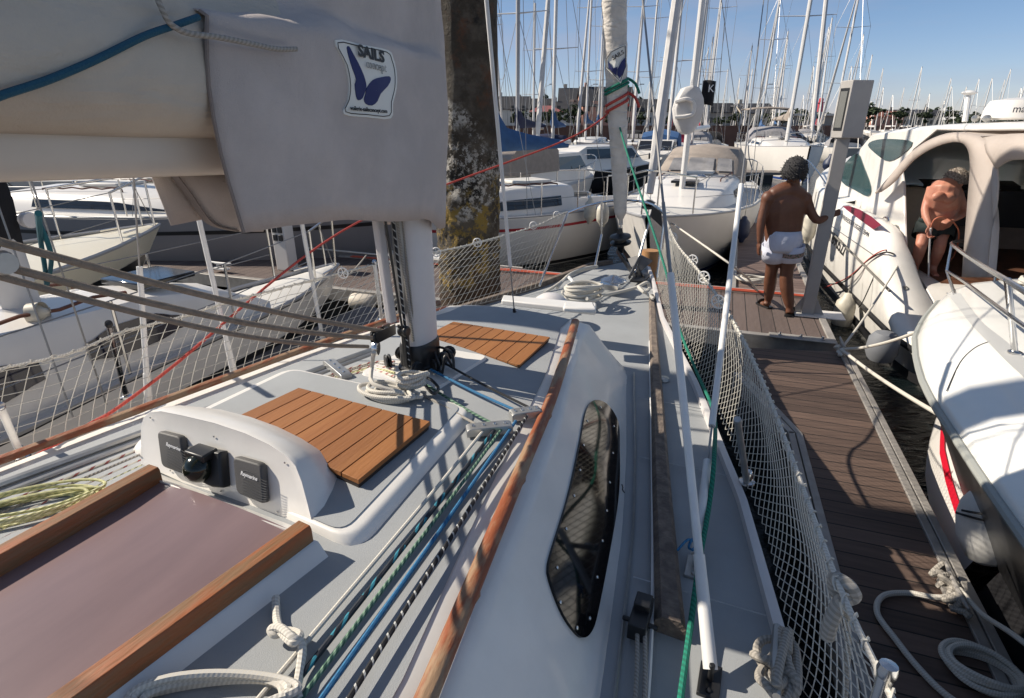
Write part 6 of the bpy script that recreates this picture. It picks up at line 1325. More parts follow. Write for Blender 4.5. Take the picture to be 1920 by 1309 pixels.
# round filler cap, exhaust
b = MB(); n_ = (Vector((0, 0, 1))*.8-Pf*.6); p = WP(-.12, .62, .79); r_ = ray(1697, 541); 
def onp(x, y):
    r = ray(x, y); C = Vector((0, 0, H)); t = 3.
    while t < 12:
        q_ = C+r*t; d = q_-PO; s = d.dot(Pf); r2 = d.dot(Pr)
        if q_.z <= interp(topt, s)+.012 and r2 > 0: return q_
        t += .005
    return C+r*6
p = onp(1697, 541); b.lathe(p, [(.035, 0), (.035, .008), (.02, .012), (.018, .004), (0, .004)], 20, n_); build(b, 'filler_cap', ALUG, cru)
# hull port side lettering and burgundy flash, on the port side surface
def side(x, y, o=.006): return PX(x, y, -o)
b = MB(); pl_ = [side(x, y, .004) for x, y in [(1580, 387), (1592, 386), (1612, 393), (1634, 406), (1653, 422), (1638, 430), (1617, 415), (1597, 400)]]; b.prism(pl_, -Pr*.004); build(b, 'flash_stripe', mat('burgundy', (.20, .015, .04), .4), cru, smooth=0)
xd = side(1628, 430)-side(1580, 400); GREYINK = mat('grey_ink', (.10, .10, .11), .5)
text('PRESTIGE 34', .088, side(1600, 421), side(1626, 438)-side(1576, 403), Vector((0, 0, 1)), GREYINK, cru, bold=.001, fit=(side(1626, 438)-side(1576, 403)).length)
text('A B90527', .24, side(1568, 455), side(1583, 471)-side(1553, 438), Vector((0, 0, 1)), INK, cru, bold=.004, fit=(side(1584, 471)-side(1552, 438)).length)
# coachroof and hardtop: side profile carried across the boat
def prof(px, r): return [PX(x, y, r) for x, y in px]
body_px = [(1500, 400), (1540, 370), (1572, 350), (1607, 287), (1634, 254), (1700, 244), (1760, 240), (1830, 240), (1930, 238), (2050, 236), (2050, 246), (1930, 248), (1830, 251), (1760, 254), (1712, 280), (1690, 318), (1694, 345), (1697, 470), (1660, 470), (1600, 420)]
A_ = prof(body_px, .30); ins = [p+Pr*.12+Vector((0, 0, .05)) for p in A_]; far = [p+Pr*2.5 for p in ins]; far2 = [p+Pr*2.7 for p in A_]
cut = lambda idx, P: [P[i] for i in idx]
b = MB(); b.loft([cut([2, 3, 4, 5, 6, 7, 8, 9], A_), [p+Pr*.10+Vector((0, 0, .04)) for p in cut([2, 3, 4, 5, 6, 7, 8, 9], A_)], [p+Pr*1.35+Vector((0, 0, .10)) for p in cut([2, 3, 4, 5, 6, 7, 8, 9], A_)], [p+Pr*2.6+Vector((0, 0, .04)) for p in cut([2, 3, 4, 5, 6, 7, 8, 9], A_)], cut([2, 3, 4, 5, 6, 7, 8, 9], far2)], closed=False)
ht = build(b, 'hardtop', GEL, cru, smooth=60); ht.modifiers.new('t', 'SOLIDIFY').thickness = .03
b = MB()
for P_ in (A_, far2):
    q_ = cut([1, 2, 3, 4, 5, 6, 14, 15, 16, 17, 18, 19], P_); off_ = Pr*(.03 if P_ is A_ else -.03); b.prism(q_, off_)
build(b, 'cabin_side', GEL, cru, smooth=30, bevel=.008)
b = MB(); q_ = [(1500, 400), (1540, 370), (1575, 349)]; b.loft([prof(q_, .3), [p+Pr*1.35+Vector((0, 0, .07)) for p in prof(q_, .3)], prof(q_, 3.0)], closed=False); build(b, 'foredeck_coaming', GEL, cru, smooth=60)
def pane(px, r, name, m, th=.012):
    b = MB(); P_ = cr([PX(x, y, r) for x, y in px], 3, True); b.prism(P_, Pr*th); return build(b, name, m, cru, smooth=0)
pane([(1575, 320), (1592, 298), (1608, 288), (1619, 313), (1632, 350), (1627, 368), (1602, 356), (1579, 342)], .285, 'windscreen_pane', WINT)
pane([(1627, 272), (1644, 262), (1680, 261), (1710, 267), (1692, 289), (1666, 302), (1645, 291)], .285, 'side_window', mat('grey_glass', (.05, .09, .10), .12, spec=.8))
# radar dome, sat aerial, lights, horn on the roof
b = MB(); c = PX(1905, 206, .9); b.lathe(c-Vector((0, 0, .10)), [(.26, 0), (.285, .02), (.27, .12), (.24, .19), (.10, .215), (0, .22)], 26); rd = build(b, 'radar_dome', HW, cru); b = MB(); b.box(c-Vector((0, 0, .16)), (.4, .3, .10), Pf); build(b, 'radar_bracket', ALUG, rd, bevel=.01)
text('marine', .10, c+Vector((-.10, -.275, .0)), Vector((1, -.22, 0)), Vector((0, 0, 1)), GREYINK, rd, bold=.001)
b = MB(); t0 = PX(1809, 228, .7); t1 = PX(1817, 176, .7); b.tube([t0, t1], [.03, .025], 8); sa = build(b, 'aerial_mast', PVC, cru); b = MB(); b.lathe(t1, [(.0, -.02), (.05, -.01), (.085, .01), (.06, .03), (0, .04)], 16); build(b, 'aerial_head', PVC, sa)
b = MB(); t0 = PX(1716, 250, .5); t1 = PX(1737, 195, .5); b.tube([t0, t1], [.006, .004], 5); build(b, 'whip_aerial', BLACK, cru)
b = MB(); b.box(PX(1704, 252, .45), (.05, .5, .03), Pr, Pf); build(b, 'roof_wiper', ALUG, cru)
for x in (1829, 1850): b = MB(); b.lathe(PX(x, 222, .6), [(0, -.04), (.035, -.02), (.035, .02), (0, .04)], 10, Pf); build(b, 'roof_lamp', ALUG, cru)
# canopy: beige canvas with arched openings
CAN = mat('canopy_canvas', (.68, .60, .54), .85, noise=.08, nscale=3, bump=.2, bscale=200, bump2=(.5, 5, .02)); translucent(CAN, .38)
o1 = [(1640, 362), (1668, 330), (1700, 293), (1735, 266), (1775, 250), (1815, 249), (1842, 258), (1860, 280), (1867, 310), (1869, 350), (1862, 430), (1856, 520)]
i1 = [(1650, 360), (1676, 340), (1708, 303), (1742, 280), (1775, 268), (1799, 267), (1811, 275), (1817, 292), (1818, 320), (1815, 360), (1809, 440), (1803, 520)]
def strip2(a, c, ra, rc, name, m, th=.02):
    A1 = cr([PX(x, y, ra) for x, y in a], 3); C1 = cr([PX(x, y, rc) for x, y in c], 3); b = MB(); b.loft([[p, p.lerp(q_, .5)-Pr*.02, q_] for p, q_ in zip(A1, C1)], closed=False)
    o = build(b, name, m, cru, smooth=70); o.modifiers.new('t', 'SOLIDIFY').thickness = th; return o
strip2(o1, i1, .16, .12, 'canopy_arch', CAN)
strip2([(1842, 258), (1880, 252), (1930, 250), (2050, 250)], [(1866, 316), (1885, 303), (1915, 299), (2050, 300)], .17, .12, 'canopy_side', CAN)
strip2([(1866, 300), (1869, 350), (1862, 430), (1856, 520)], [(1868, 315), (1858, 345), (1872, 430), (1866, 520)], .13, .16, 'canopy_side', CAN)
b = MB(); b.loft([[PX(x, y, .17) for x, y in [(1735, 266), (1775, 250), (1842, 256), (1930, 249), (2050, 249)]], [PX(x, y, .17)+Pr*1.5+Vector((0, 0, .14)) for x, y in [(1735, 266), (1775, 250), (1842, 256), (1930, 249), (2050, 249)]], [PX(x, y, .17)+Pr*3.0 for x, y in [(1735, 266), (1775, 250), (1842, 256), (1930, 249), (2050, 249)]]], closed=False); build(b, 'canopy_top', CAN, cru, smooth=70)
TEAL = thin_glass('tinted_vinyl', (.35, .80, .80))
b = MB(); b.prism([WP(1.4, 3.0, 1.62), WP(9.4, 3.0, 1.62), WP(8.6, 2.95, 2.40), WP(1.4, 2.9, 2.42)], Pr*.01); build(b, 'far_side_window', TEAL, cru, smooth=0)
b = MB(); b.prism([WP(-.8, 3.0, 1.6), WP(1.2, 3.0, 1.6), WP(1.2, 2.9, 2.3), WP(-.8, 2.9, 2.3)], Pr*.01); build(b, 'far_side_window', TEAL, cru, smooth=0)
INT = mat('interior_taupe', (.42, .32, .25), .8, noise=.15); CUSH = mat('cushion_cream', (.50, .42, .32), .8, noise=.08); LEATH = mat('cushion_tan', (.30, .17, .09), .7)
b = MB(); b.box(WP(1.6, 2.98, 1.2), (4.8, .08, 1.2), Pf); build(b, 'far_coaming', INT, cru, bevel=.01)
b = MB(); b.prism([WP(3.6, .35, FLZ), WP(3.6, 1.7, FLZ), WP(3.6, 1.7, 1.52), WP(3.6, .35, 1.52)], Pf*.08); build(b, 'cabin_door', mat('interior_dark', (.02, .02, .022), .6), cru); b = MB(); b.prism([WP(3.55, 1.72, FLZ), WP(3.55, 2.9, FLZ), WP(3.55, 2.9, 1.60), WP(3.55, 1.72, 1.60)], Pf*.08); build(b, 'cabin_bulkhead', INT, cru)
b = MB(); b.loft([[WP(s, r, z) for r in (1.0, 2.2)]+[WP(s+.03, r, z) for r in (2.2, 1.0)] for s, z in ((3.0, 1.2), (3.25, 1.75), (3.5, 1.80))]); b.box(WP(3.25, 1.6, 1.45), (.5, 1.4, .5), Pf); hc = build(b, 'helm_console', BLACK, cru, bevel=.02)
b = MB(); wc = WP(2.95, 1.3, 1.55); b.tube([wc+(Pr*math.cos(a)+Vector((0, 0, 1))*math.sin(a)*.9+Pf*math.sin(a)*.4)*.19 for a in [k*math.pi/10 for k in range(20)]], .014, 6, closed=True); build(b, 'steering_wheel', BLACK, hc)
b = MB(); b.loft([[WP(s, r, z) for r in (.42, .95)]+[WP(s+.2, r, z) for r in (.95, .42)] for s, z in ((2.75, FLZ), (2.72, 1.15), (2.85, 1.60), (2.95, 1.72))]); build(b, 'helm_seat', CUSH, cru, bevel=.04)
b = MB(); b.box(WP(.3, 2.55, .95), (2.0, .7, .55), Pf); build(b, 'cockpit_bench', LEATH, cru, bevel=.05)
b = MB(); b.box(WP(-.2, 1.5, .96), (.9, 1.2, .06), Pf); build(b, 'cockpit_table', LEATH, cru, bevel=.01)
# bow rail seen past the man
b = MB(); b.tube(cr([PX(1495, 305, .2), PX(1512, 300, .2), PX(1530, 318, .2), PX(1552, 350, .2), PX(1568, 380, .2)], 5), .0135, 7); br_ = build(b, 'bow_rail', STEEL, cru)
for x0, y0, x1, y1 in ((1516, 302, 1514, 372), (1545, 338, 1545, 410)): b = MB(); b.tube([PX(x0, y0, .2), PX(x1, y1, .2)], .012, 6); build(b, 'rail_post', STEEL, br_)
# things on and round the cruiser
fr_l = [(1548, 425), (1580, 452), (1612, 487), (1645, 518), (1666, 543)]
rope('boat_hook', [PX(1535, 412, -.04), PX(1668, 546, -.06)], .013, mat('pole_grey', (.16, .15, .13), .6), 'grey boat hook pole slung diagonally across the cruiser quarter', cat='pole', smoothc=False)
fender(PX(1583, 583, -.12)+Vector((0, 0, -.05)), .62, .13, label='dirty beige cylindrical fender hanging at the stern quarter beside the meter post', hang=.25)
fender(PX(1518, 425, -.12), .62, .115, label='cream fender hanging between the man in white shorts and the post', hang=.3)
b = MB(); fx = WP(-.1, -.16, .32); b.lathe(fx-Vector((0, 0, .18)), [(0, 0), (.12, .02), (.16, .12), (.15, .26), (.10, .33), (0, .35)], 16); build(b, 'fender', mat('fender_grey', (.17, .18, .20), .7), None, 'squat grey fender jammed low at the cruiser stern corner', 'fender')
for pts, r_, m_, lb in [([(1545, 540, -.05), (1590, 520, -.05), (1630, 485, -.03), (1655, 470, 0), (1672, 470, .15)], .008, ROPER, 'red shore power cable draped over the cruiser quarter'), ([(1540, 532, -.05), (1575, 531, -.06), (1600, 515, -.06), (1625, 490, -.03), (1655, 474, .0), (1675, 476, .1), (1680, 484, .2)], .009, BLACK, 'black mooring warp from the post to the cruiser stern cleat'), ([(1655, 478, .05), (1636, 525, -.0), (1618, 565, -.05), (1610, 576, -.06)], .007, BLACK, 'thin black line hanging down to the grey fender')]:
    rope('mooring_rope', [PX(x, y, o) for x, y, o in pts], r_, m_, lb)
CL = Z(1577, 655, PZ+.06)
for tgt, r_, m_, lb in [(Z(1775, 598, 1.25), .013, ROPEW, 'white mooring line from the finger corner cleat to the bow of the rounded motor boat'), (Z(2100, 950, 1.25), .014, ROPEW, 'long white mooring line from the corner cleat across to the lower right'), (PX(1688, 490, .2), .012, ROPEW, 'white line from the corner cleat up to the cruiser stern cleat')]:
    mid_ = CL.lerp(tgt, .5)-Vector((0, 0, .06)); rope('mooring_line', [CL, CL.lerp(tgt, .25)-Vector((0, 0, .045)), mid_, CL.lerp(tgt, .75)-Vector((0, 0, .045)), tgt], r_, m_, lb)
hp = [CL+Vector((random.Random(i).uniform(-.05, .05), random.Random(i+50).uniform(-.09, .07), random.Random(i+90).uniform(-.05, .03))) for i in range(12)]
rope('rope_hitch', hp, .013, ROPEW, 'white rope turns heaped round the corner cleat', k=5)
# ================================================================ rounded white motor boat bow at the right
GQ = 1.22
lf = [(1995, 1075), (1920, 972), (1861, 892), (1806, 812), (1764, 750), (1740, 708), (1726, 665), (1722, 622), (1738, 588), (1765, 556)]
lq = sorted(uv(Z(x, y, GQ)) for x, y in lf); vc = 3.42
lq = [(-2.5, lq[0][1]-.02)]+lq; umax = lq[-1][0]; lq = lq+[(umax+.10, lq[-1][1]+.30), (umax+.16, vc-.2), (umax+.17, vc)]
def vl(u): return interp(lq, u)
uq = [-2.5+i*.2 for i in range(int((umax+2.5)/.2))]+[umax-.12, umax-.04, umax+.04, umax+.10, umax+.14, umax+.168]
rb = root('motor_boat', 'rounded white motor boat bow with steel rail and red striped chine at the right', 'motor boat', W(0, vc, 0))
def qring(u):
    a = vl(u); h = vc-a; o = [(h-.015, GQ-.07), (h, GQ-.035), (h-.02, GQ+.005), (h*.90, GQ+.075), (h*.72, GQ+.145), (h*.4, GQ+.19), (0, GQ+.205)]
    return [W(u, vc-x, z) for x, z in o]+[W(u, vc+x, z) for x, z in o[-2::-1]]
b = MB(); b.loft([qring(u) for u in uq], closed=False); build(b, 'deck', mat('bright_gelcoat', (.80, .79, .75), .25, coat=.5, noise=.03), rb, smooth=70)
def hq(u, k, z): h = vc-vl(u); return W(u-(1-k)*.9*max(0, (u+.5)/4), vc-h*k, z), W(u-(1-k)*.9*max(0, (u+.5)/4), vc+h*k, z)
def qside(k0, z0, k1, z1, m, name, o=0, n=5, u1=99, u0=-9):
    for sd_ in (0, 1):
        b = MB(); b.loft([[hq(u, k0+(k1-k0)*i/n+o, z0+(z1-z0)*i/n)[sd_] for i in range(n+1)] for u in uq if u0 < u < u1], closed=False); build(b, name, m, rb, smooth=60)
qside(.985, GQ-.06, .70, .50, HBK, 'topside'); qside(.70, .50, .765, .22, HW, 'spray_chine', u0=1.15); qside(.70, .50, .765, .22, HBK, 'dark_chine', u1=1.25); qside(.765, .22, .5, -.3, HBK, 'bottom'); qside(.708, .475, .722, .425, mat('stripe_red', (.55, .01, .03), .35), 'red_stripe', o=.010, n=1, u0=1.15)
b = MB(); b.tube([W(u, vl(u)-.012, GQ-.045) for u in uq], .020, 8); build(b, 'rubbing_strip', mat('rub_grey', (.30, .31, .29), .6), rb)
def topz(p):
    u_, v_ = uv(p); h = max(.05, vc-vl(u_)); x = min(1, abs(vc-v_)/h); return interp([(0, GQ+.205), (.4, GQ+.19), (.72, GQ+.145), (.9, GQ+.075), (1, GQ)], x)
def onq(x, y, o=.004):
    p = Z(x, y, GQ+.15)
    for _ in range(8): p = Z(x, y, topz(p)+o)
    return p
b = MB(); ra = cr([Vector((x, y, 0)) for x, y in [(1774, 549), (1795, 575), (1822, 610), (1852, 641), (1890, 680), (1950, 735)]], 4); rc = cr([Vector((x, y, 0)) for x, y in [(1800, 549), (1818, 575), (1845, 607), (1888, 641), (1925, 675), (1990, 725)]], 4)
b.loft([[onq(p.x+(q_.x-p.x)*k/4, p.y+(q_.y-p.y)*k/4) for k in range(5)] for p, q_ in zip(ra, rc)], closed=False); build(b, 'groove_shade_band', mat('groove_shade_grey', (.43, .43, .42), .7), rb, smooth=60)  # flat grey strip that paints the shade of a deck groove
b = MB(); b.tube([onq(p.x, p.y, .001) for p in cr([Vector((x, y, 0)) for x, y in [(1856, 640), (1828, 652), (1800, 680), (1775, 733)]], 5)], .003, 4); build(b, 'deck_seam', BLACK, rb)
def qp(x, y, v): return VPL(x, y, v)
railpts = [(1782, 458, 3.0), (1800, 452, 3.2), (1784, 458, 2.75), (1830, 490, 2.55), (1890, 528, 2.45), (1960, 575, 2.40)]
rail_ = [qp(1812, 451, 3.5), qp(1785, 455, 3.0), qp(1800, 470, 2.75), qp(1840, 497, 2.6), qp(1890, 527, 2.5), qp(1990, 590, 2.45)]
b = MB(); b.tube(cr(rail_, 6), .0145, 8); rl = build(b, 'bow_rail', STEEL, rb)
b = MB(); b.tube(cr([qp(1775, 508, 3.0), qp(1810, 530, 2.72), qp(1850, 560, 2.6), qp(1900, 597, 2.52), qp(1990, 660, 2.47)], 6), .0115, 8); build(b, 'lower_rail', STEEL, rl)
b = MB(); p = onq(1903, 662); b.tube([p, qp(1889, 524, 2.5)], .0165, 10); po = build(b, 'rail_post', STEEL, rl); b = MB(); b.lathe(p, [(.035, 0), (.035, .008), (.018, .015), (0, .015)], 14); build(b, 'rail_foot', STEEL, po)
b = MB(); b.tube([qp(1785, 455, 3.0), qp(1775, 508, 3.0), onq(1790, 552)], .012, 8); build(b, 'rail_post', STEEL, rl)
b = MB(); b.tube(cr([qp(1830, 458, 3.8), qp(1852, 460, 3.8), qp(1864, 480, 3.8), qp(1866, 510, 3.8), qp(1862, 546, 3.8)], 5), .014, 8); build(b, 'rail_post', STEEL, rl)
# hatch, anchor roller and low windscreen behind
b = MB(); c = W(umax-.35, vc+.1, GQ+.23); b.box(c, (.34, .30, .06), U); build(b, 'anchor_locker', mat('locker_grey', (.30, .31, .34), .6), rb, bevel=.02)
coil(W(umax-.2, vc-.15, GQ+.20), .10, .07, 4, .012, ROPEW, 'coiled_line', 'white line coiled by the rail on the bow of the rounded motor boat', seedv=8, jit=.3)
# white bag fender hanging from that bow
fc = Z(1846, 972, .70); b = MB(); pr_ = [(.0, -.24), (.06, -.23), (.11, -.18), (.125, -.08), (.115, .02), (.085, .09), (.05, .14), (.025, .175), (0, .18)]; b.lathe(fc, pr_, 20, Vector((-.25, .25, 1)))
for i, v_ in enumerate(b.v): q_ = Vector(v_)-fc; k = 1+.10*nz3(q_*9); b.v[i] = tuple(fc+q_*k)
bf = build(b, 'fender', mat('fender_white', (.78, .77, .74), .5, noise=.15, nscale=9), None, 'big white drop shaped fender hanging from the rounded bow near the red stripe', 'fender', smooth=70)
rope('fender_line', [fc+Vector((-.06, .05, .20)), Z(1880, 905, 1.0), Z(1905, 880, GQ-.03)], .008, ROPEW, 'white line holding the drop shaped fender'); rope('fender_line', [fc+Vector((-.13, .0, .05)), fc+Vector((-.08, -.10, .10)), fc+Vector((.03, -.11, .12)), fc+Vector((.02, -.12, .08)), fc+Vector((-.09, -.09, .06)), fc+Vector((-.135, .02, .02))], .006, BLACK, 'black cord tied round the drop shaped fender')
# ropes on the near finger
ce = Z(1785, 1120, PZ+.05)
rope('mooring_line', [ce, Z(1750, 1120, .54), Z(1700, 1112, .52), Z(1655, 1118, .52), Z(1645, 1150, .52), Z(1680, 1200, .52), Z(1720, 1250, .52), Z(1770, 1300, .52), Z(1830, 1340, .52)], .013, ROPEW, 'white line looping over the dark finger boards in the lower right')
coil(Z(1838, 1268, .50), .135, .10, 5, .012, ROPEW, 'coiled_line', 'white line coiled flat on the finger at the bottom right corner', ang=-.6, jit=.13, seedv=31, rise=.45)
rnd = random.Random(77); rope('rope_hitch', [ce+fd2*(.10-.016*i)+Vector((rnd.uniform(-.035, .035), rnd.uniform(-.03, .03), rnd.uniform(-.02, .05))) for i in range(18)], .015, ROPEG, 'tangle of weathered grey rope round the lower cleat on the finger edge', k=5)
rope('mooring_line', [ce+Vector((.02, 0, .05)), Z(1840, 1150, .60), Z(1900, 1190, .75), Z(1990, 1260, .9)], .011, ROPEW, 'white mooring line running off to the right from the lower cleat')
# ================================================================ meter post
pb0 = Z(1513, 588, PZ+.015); PG = mat('post_paint', (.38, .36, .34), .6, noise=.08)
pp = root('service_post', 'tall grey service post with a screen box on top beside the man in white shorts', 'post', pb0)
b = MB(); b.box(pb0+PD*.12+PF*.02, (.52, .30, .015), PD); build(b, 'base_plate', HW, pp, bevel=.003)
pt_ = Vector((pb0.x, pb0.y, PZ+1.98)); b = MB(); b.box((pb0+pt_)/2, (.13, .09, (pt_-pb0).length), PD); build(b, 'column', PG, pp, bevel=.006)
for s_ in (-1, 1): b = MB(); b.prism([pb0+PD*s_*.06, pb0+PD*s_*.17+Vector((0, 0, .01)), pb0+PD*s_*.06+Vector((0, 0, .22))], PF*.01); build(b, 'gusset', PG, pp)
bt = Vector((pb0.x, pb0.y, PZ+2.20)); b = MB(); bxd = (PD*.85+PF*.5).normalized(); bc_ = bt+PD*.03; b.box(bc_, (.24, .17, .54), bxd); bx_ = build(b, 'meter_box', PG, pp, bevel=.008)
sdn = Vector((-bxd.x, -bxd.y, 0)); sf = bc_+sdn*.121; b = MB(); b.box(sf, (.008, .125, .40), sdn); build(b, 'screen', BLACK, bx_, bevel=.003); b = MB(); b.box(sf+sdn*.004, (.006, .095, .34), sdn); build(b, 'screen_glass', mat('screen_grey', (.16, .16, .15), .2), bx_)
#rope('power_cable', [Vector((pb0.x-.07, pb0.y-.03, PZ+.03)), Vector((pb0.x-.09, pb0.y-.04, PZ+.5)), Vector((pb0.x-.08, pb0.y-.05, PZ+.3)), wk(-.4, .9, .03), wk(-1.2, 1.35, .03)], .008, ROPEGR, 'thin green cable trailing from the service post over the walkway')
# small pedestal with blue cap on the walkway at the left, cleats, bolster
pbx = PL(540, 500, wk(0, .35), PF); ps0 = Z(540, 505, PZ)
pd = root('service_pedestal', 'short white service pedestal with a blue cap on the walkway beyond the neighbour bow', 'pedestal', ps0)
b = MB(); b.box(ps0+Vector((0, 0, .42)), (.24, .20, .84), PD); bd_ = build(b, 'body', HW, pd, bevel=.015); b = MB(); b.box(ps0+Vector((0, 0, .89)), (.30, .25, .09), PD); build(b, 'cap', mat('cap_blue', (.02, .13, .42), .45), pd, bevel=.03)
for k, (dx, dz) in enumerate(((-.05, .62), (.05, .62), (-.05, .50), (.05, .50))): b = MB(); b.box(ps0+PD*dx-PF*.105+Vector((0, 0, dz)), (.07, .03, .09), PD); build(b, 'socket', BLACK, bd_, bevel=.004)
cleat(Z(380, 447, PZ+.05), PD, 'mooring_cleat', 'white cleat on the far edge of the walkway, left of the pedestal', 1.6, PVC); cleat(Z(415, 505, PZ+.05), PD, 'mooring_cleat', 'white cleat on the near edge of the walkway, above the neighbour foredeck', 1.4, PVC); cleat(Z(690, 470, PZ+.05), PD, 'mooring_cleat', 'white cleat on the walkway just left of the near yacht mast', 1.6, PVC)
b = MB(); f0, f1 = wk(-5.3, WKW+.02, .10), wk(-4.0, WKW+.02, .10); b.tube([f0.lerp(f1, i/16) for i in range(17)], [.085*(1 if i % 2 else .93)*(1 if 0 < i < 16 else .5) for i in range(17)], 12); build(b, 'dock_bumper', PVC, None, 'long ribbed white bumper on the far edge of the walkway', 'bumper', smooth=60)
b = MB(); e0 = Z(675, 566, .42); b.lathe(e0-PD*.12, [(0, 0), (.10, .01), (.11, .04), (.11, .28), (.09, .31), (0, .32)], 18, PD); build(b, 'dock_roller', mat('roller_cream', (.62, .56, .47), .6), None, 'cream roller fender at the near edge of the walkway beside the net', 'fender')
rope('mooring_line', [wk(-3.0, WKW, .08), Z(470, 452, .75), Z(440, 420, 1.05), Z(415, 400, 1.15)], .014, ROPEW, 'white mooring line from the walkway cleat to the grey hulled boat')
rope('mooring_line', [Z(640, 500, 1.1), Z(655, 515, .9), Z(690, 475, .6)], .012, ROPEG, 'grey mooring line from the neighbour bow to the walkway')
rope('mooring_line', [Z(1420, 545, .56), Z(1400, 520, .8), Z(1345, 478, 1.1), Z(1240, 405, 1.15)], .013, ROPEW, 'white mooring line crossing from the walkway to the sprayhood boat bow')
coil(Z(1408, 528, .52), .22, .14, 4, .016, ROPEW, 'coiled_line', 'white line coiled on the walkway edge left of the man in white shorts', seedv=14, jit=.3)
fender(Z(1110, 400, 1.05)+Vector((0, .3, 0)), .5, .11, label='dirty cream fender on the stern of the red striped boat', hang=.15)
fender(YP(1130, 402, 9.2), .42, .10, label='white fender hanging at the left side of the sprayhood boat bow', hang=.3)
fender(Z(1378, 430, .75)+Vector((.15, 0, 0)), .5, .12, label='dark fender hanging at the right side of the sprayhood boat', m=FENB, hang=.3)
fender(YP(1556, 308, 26.8), .9, .30, label='round black fender on the shaded side of the large white yacht', m=FENB, hang=.5)
# life ring bag hung on the sprayhood boat mast
MXp = YP(1290, 205, 9.6); b = MB(); b.loft([[MXp+Vector((x*k, y*.12*k2, z)) for x, y in [(-.19, -1), (0, -1.4), (.19, -1), (.22, 0), (.19, 1), (0, 1.2), (-.19, 1), (-.22, 0)] for k2 in [1]] for z, k in ((.33, .15), (.30, .6), (.15, 1.0), (0, 1.15), (-.18, .95), (-.33, .5), (-.37, .15))]); hsb = build(b, 'life_sling_bag', C_WHT, None, 'white horseshoe lifebuoy bag hanging high by the sprayhood boat mast', 'lifebuoy', smooth=70, bevel=.01)
b = MB(); b.tube(cr([MXp+Vector((-.24, -.13, .1)), MXp+Vector((-.10, -.2, .14)), MXp+Vector((.02, -.2, .08)), MXp+Vector((.03, -.2, -.05)), MXp+Vector((-.05, -.2, -.10)), MXp+Vector((-.22, -.13, -.12))], 5), .03, 6); ORG[hsb.name] = Vector(hsb.location); build(b, 'strap', HW, hsb); 
fg = YP(1318, 175, 9.6); b = MB(); rr_ = [[fg+Vector((.04*i-.02, .03*math.sin(i*1.3), .18-.07*k+.01*math.sin(i))) for k in range(6)] for i in range(6)]; b.loft(rr_, closed=False); fl_ = build(b, 'flag', C_BLK, None, 'black flag with a white letter K furled by the sprayhood boat mast', 'flag', smooth=60); fl_.modifiers.new('t', 'SOLIDIFY').thickness = .006; ORG[fl_.name] = Vector(fl_.location); text('K', .15, fg+Vector((.10, -.06, .06)), Vector((1, 0, 0)), Vector((0, 0, 1)), WHITEINK, fl_)
# ================================================================ people
def skin(name, c, red): return mat(name, c, .5, col2=red, nscale=9, c2pos=(.3, .7), bump=.15, bscale=120)
def person(label, parts, skinm, loc, vox=.009):
    b = MB()
    for kind, *a in parts:
        if kind == 't': b.tube(cr(a[0], 4) if len(a[0]) > 2 else a[0], [interp(list(zip([i/(len(a[1])-1) for i in range(len(a[1]))], a[1])), i/((len(a[0])-1)*4)) for i in range((len(a[0])-1)*4+1)] if len(a[0]) > 2 else a[1], 14, sq=a[2] if len(a) > 2 else None)
        else:
            c, rx, ry, rz, ax, up_ = a; ax = Vector(ax).normalized(); up_ = Vector(up_).normalized(); ay = up_.cross(ax).normalized(); up_ = ax.cross(ay); c = Vector(c)
            b.loft([[c+ax*rx*math.sin(t)*math.cos(p_)+ay*ry*math.sin(t)*math.sin(p_)+up_*rz*math.cos(t) for p_ in [2*math.pi*k/16 for k in range(16)]] for t in [.02+i*(math.pi-.04)/12 for i in range(13)]])
    o = build(b, 'person', skinm, None, label, 'person', org=loc, smooth=180); rm = o.modifiers.new('remesh', 'REMESH'); rm.mode = 'VOXEL'; rm.voxel_size = vox; rm.use_smooth_shade = True; s_ = o.modifiers.new('smooth', 'SMOOTH'); s_.iterations = 9; s_.factor = .5
    ORG[o.name] = Vector(loc); return o
def hand(wrist, dirv, palmn, thumb, curl=.3, s=1.0, spread=.12):
    d = Vector(dirv).normalized(); n_ = Vector(palmn); n_ = (n_-d*n_.dot(d)).normalized(); sd_ = d.cross(n_)*thumb; w_ = Vector(wrist); P_ = []
    P_.append(('e', w_+d*.045*s, .042*s, .016*s, .055*s, sd_, d))
    for i, (o_, ln) in enumerate(((.030, .072), (.010, .08), (-.010, .074), (-.029, .058))):
        p0 = w_+d*.085*s+sd_*o_*s; dd = (d+sd_*o_*spread*40*.1).normalized(); p1 = p0+dd*ln*.45*s+n_*curl*.012; p2 = p0+dd*ln*.78*s*(1-.2*curl)+n_*curl*.035; p3 = p0+dd*ln*(1-.5*curl)*s+n_*curl*.06
        P_.append(('t', [p0, p1, p2, p3], [.0095*s, .009*s, .0085*s, .0068*s]))
    t0 = w_+d*.02*s+sd_*.03*s; P_.append(('t', [t0, t0+sd_*.028*s+d*.025*s+n_*.01*curl, t0+sd_*.04*s+d*.058*s+n_*.02*curl], [.013*s, .0105*s, .008*s])); return P_
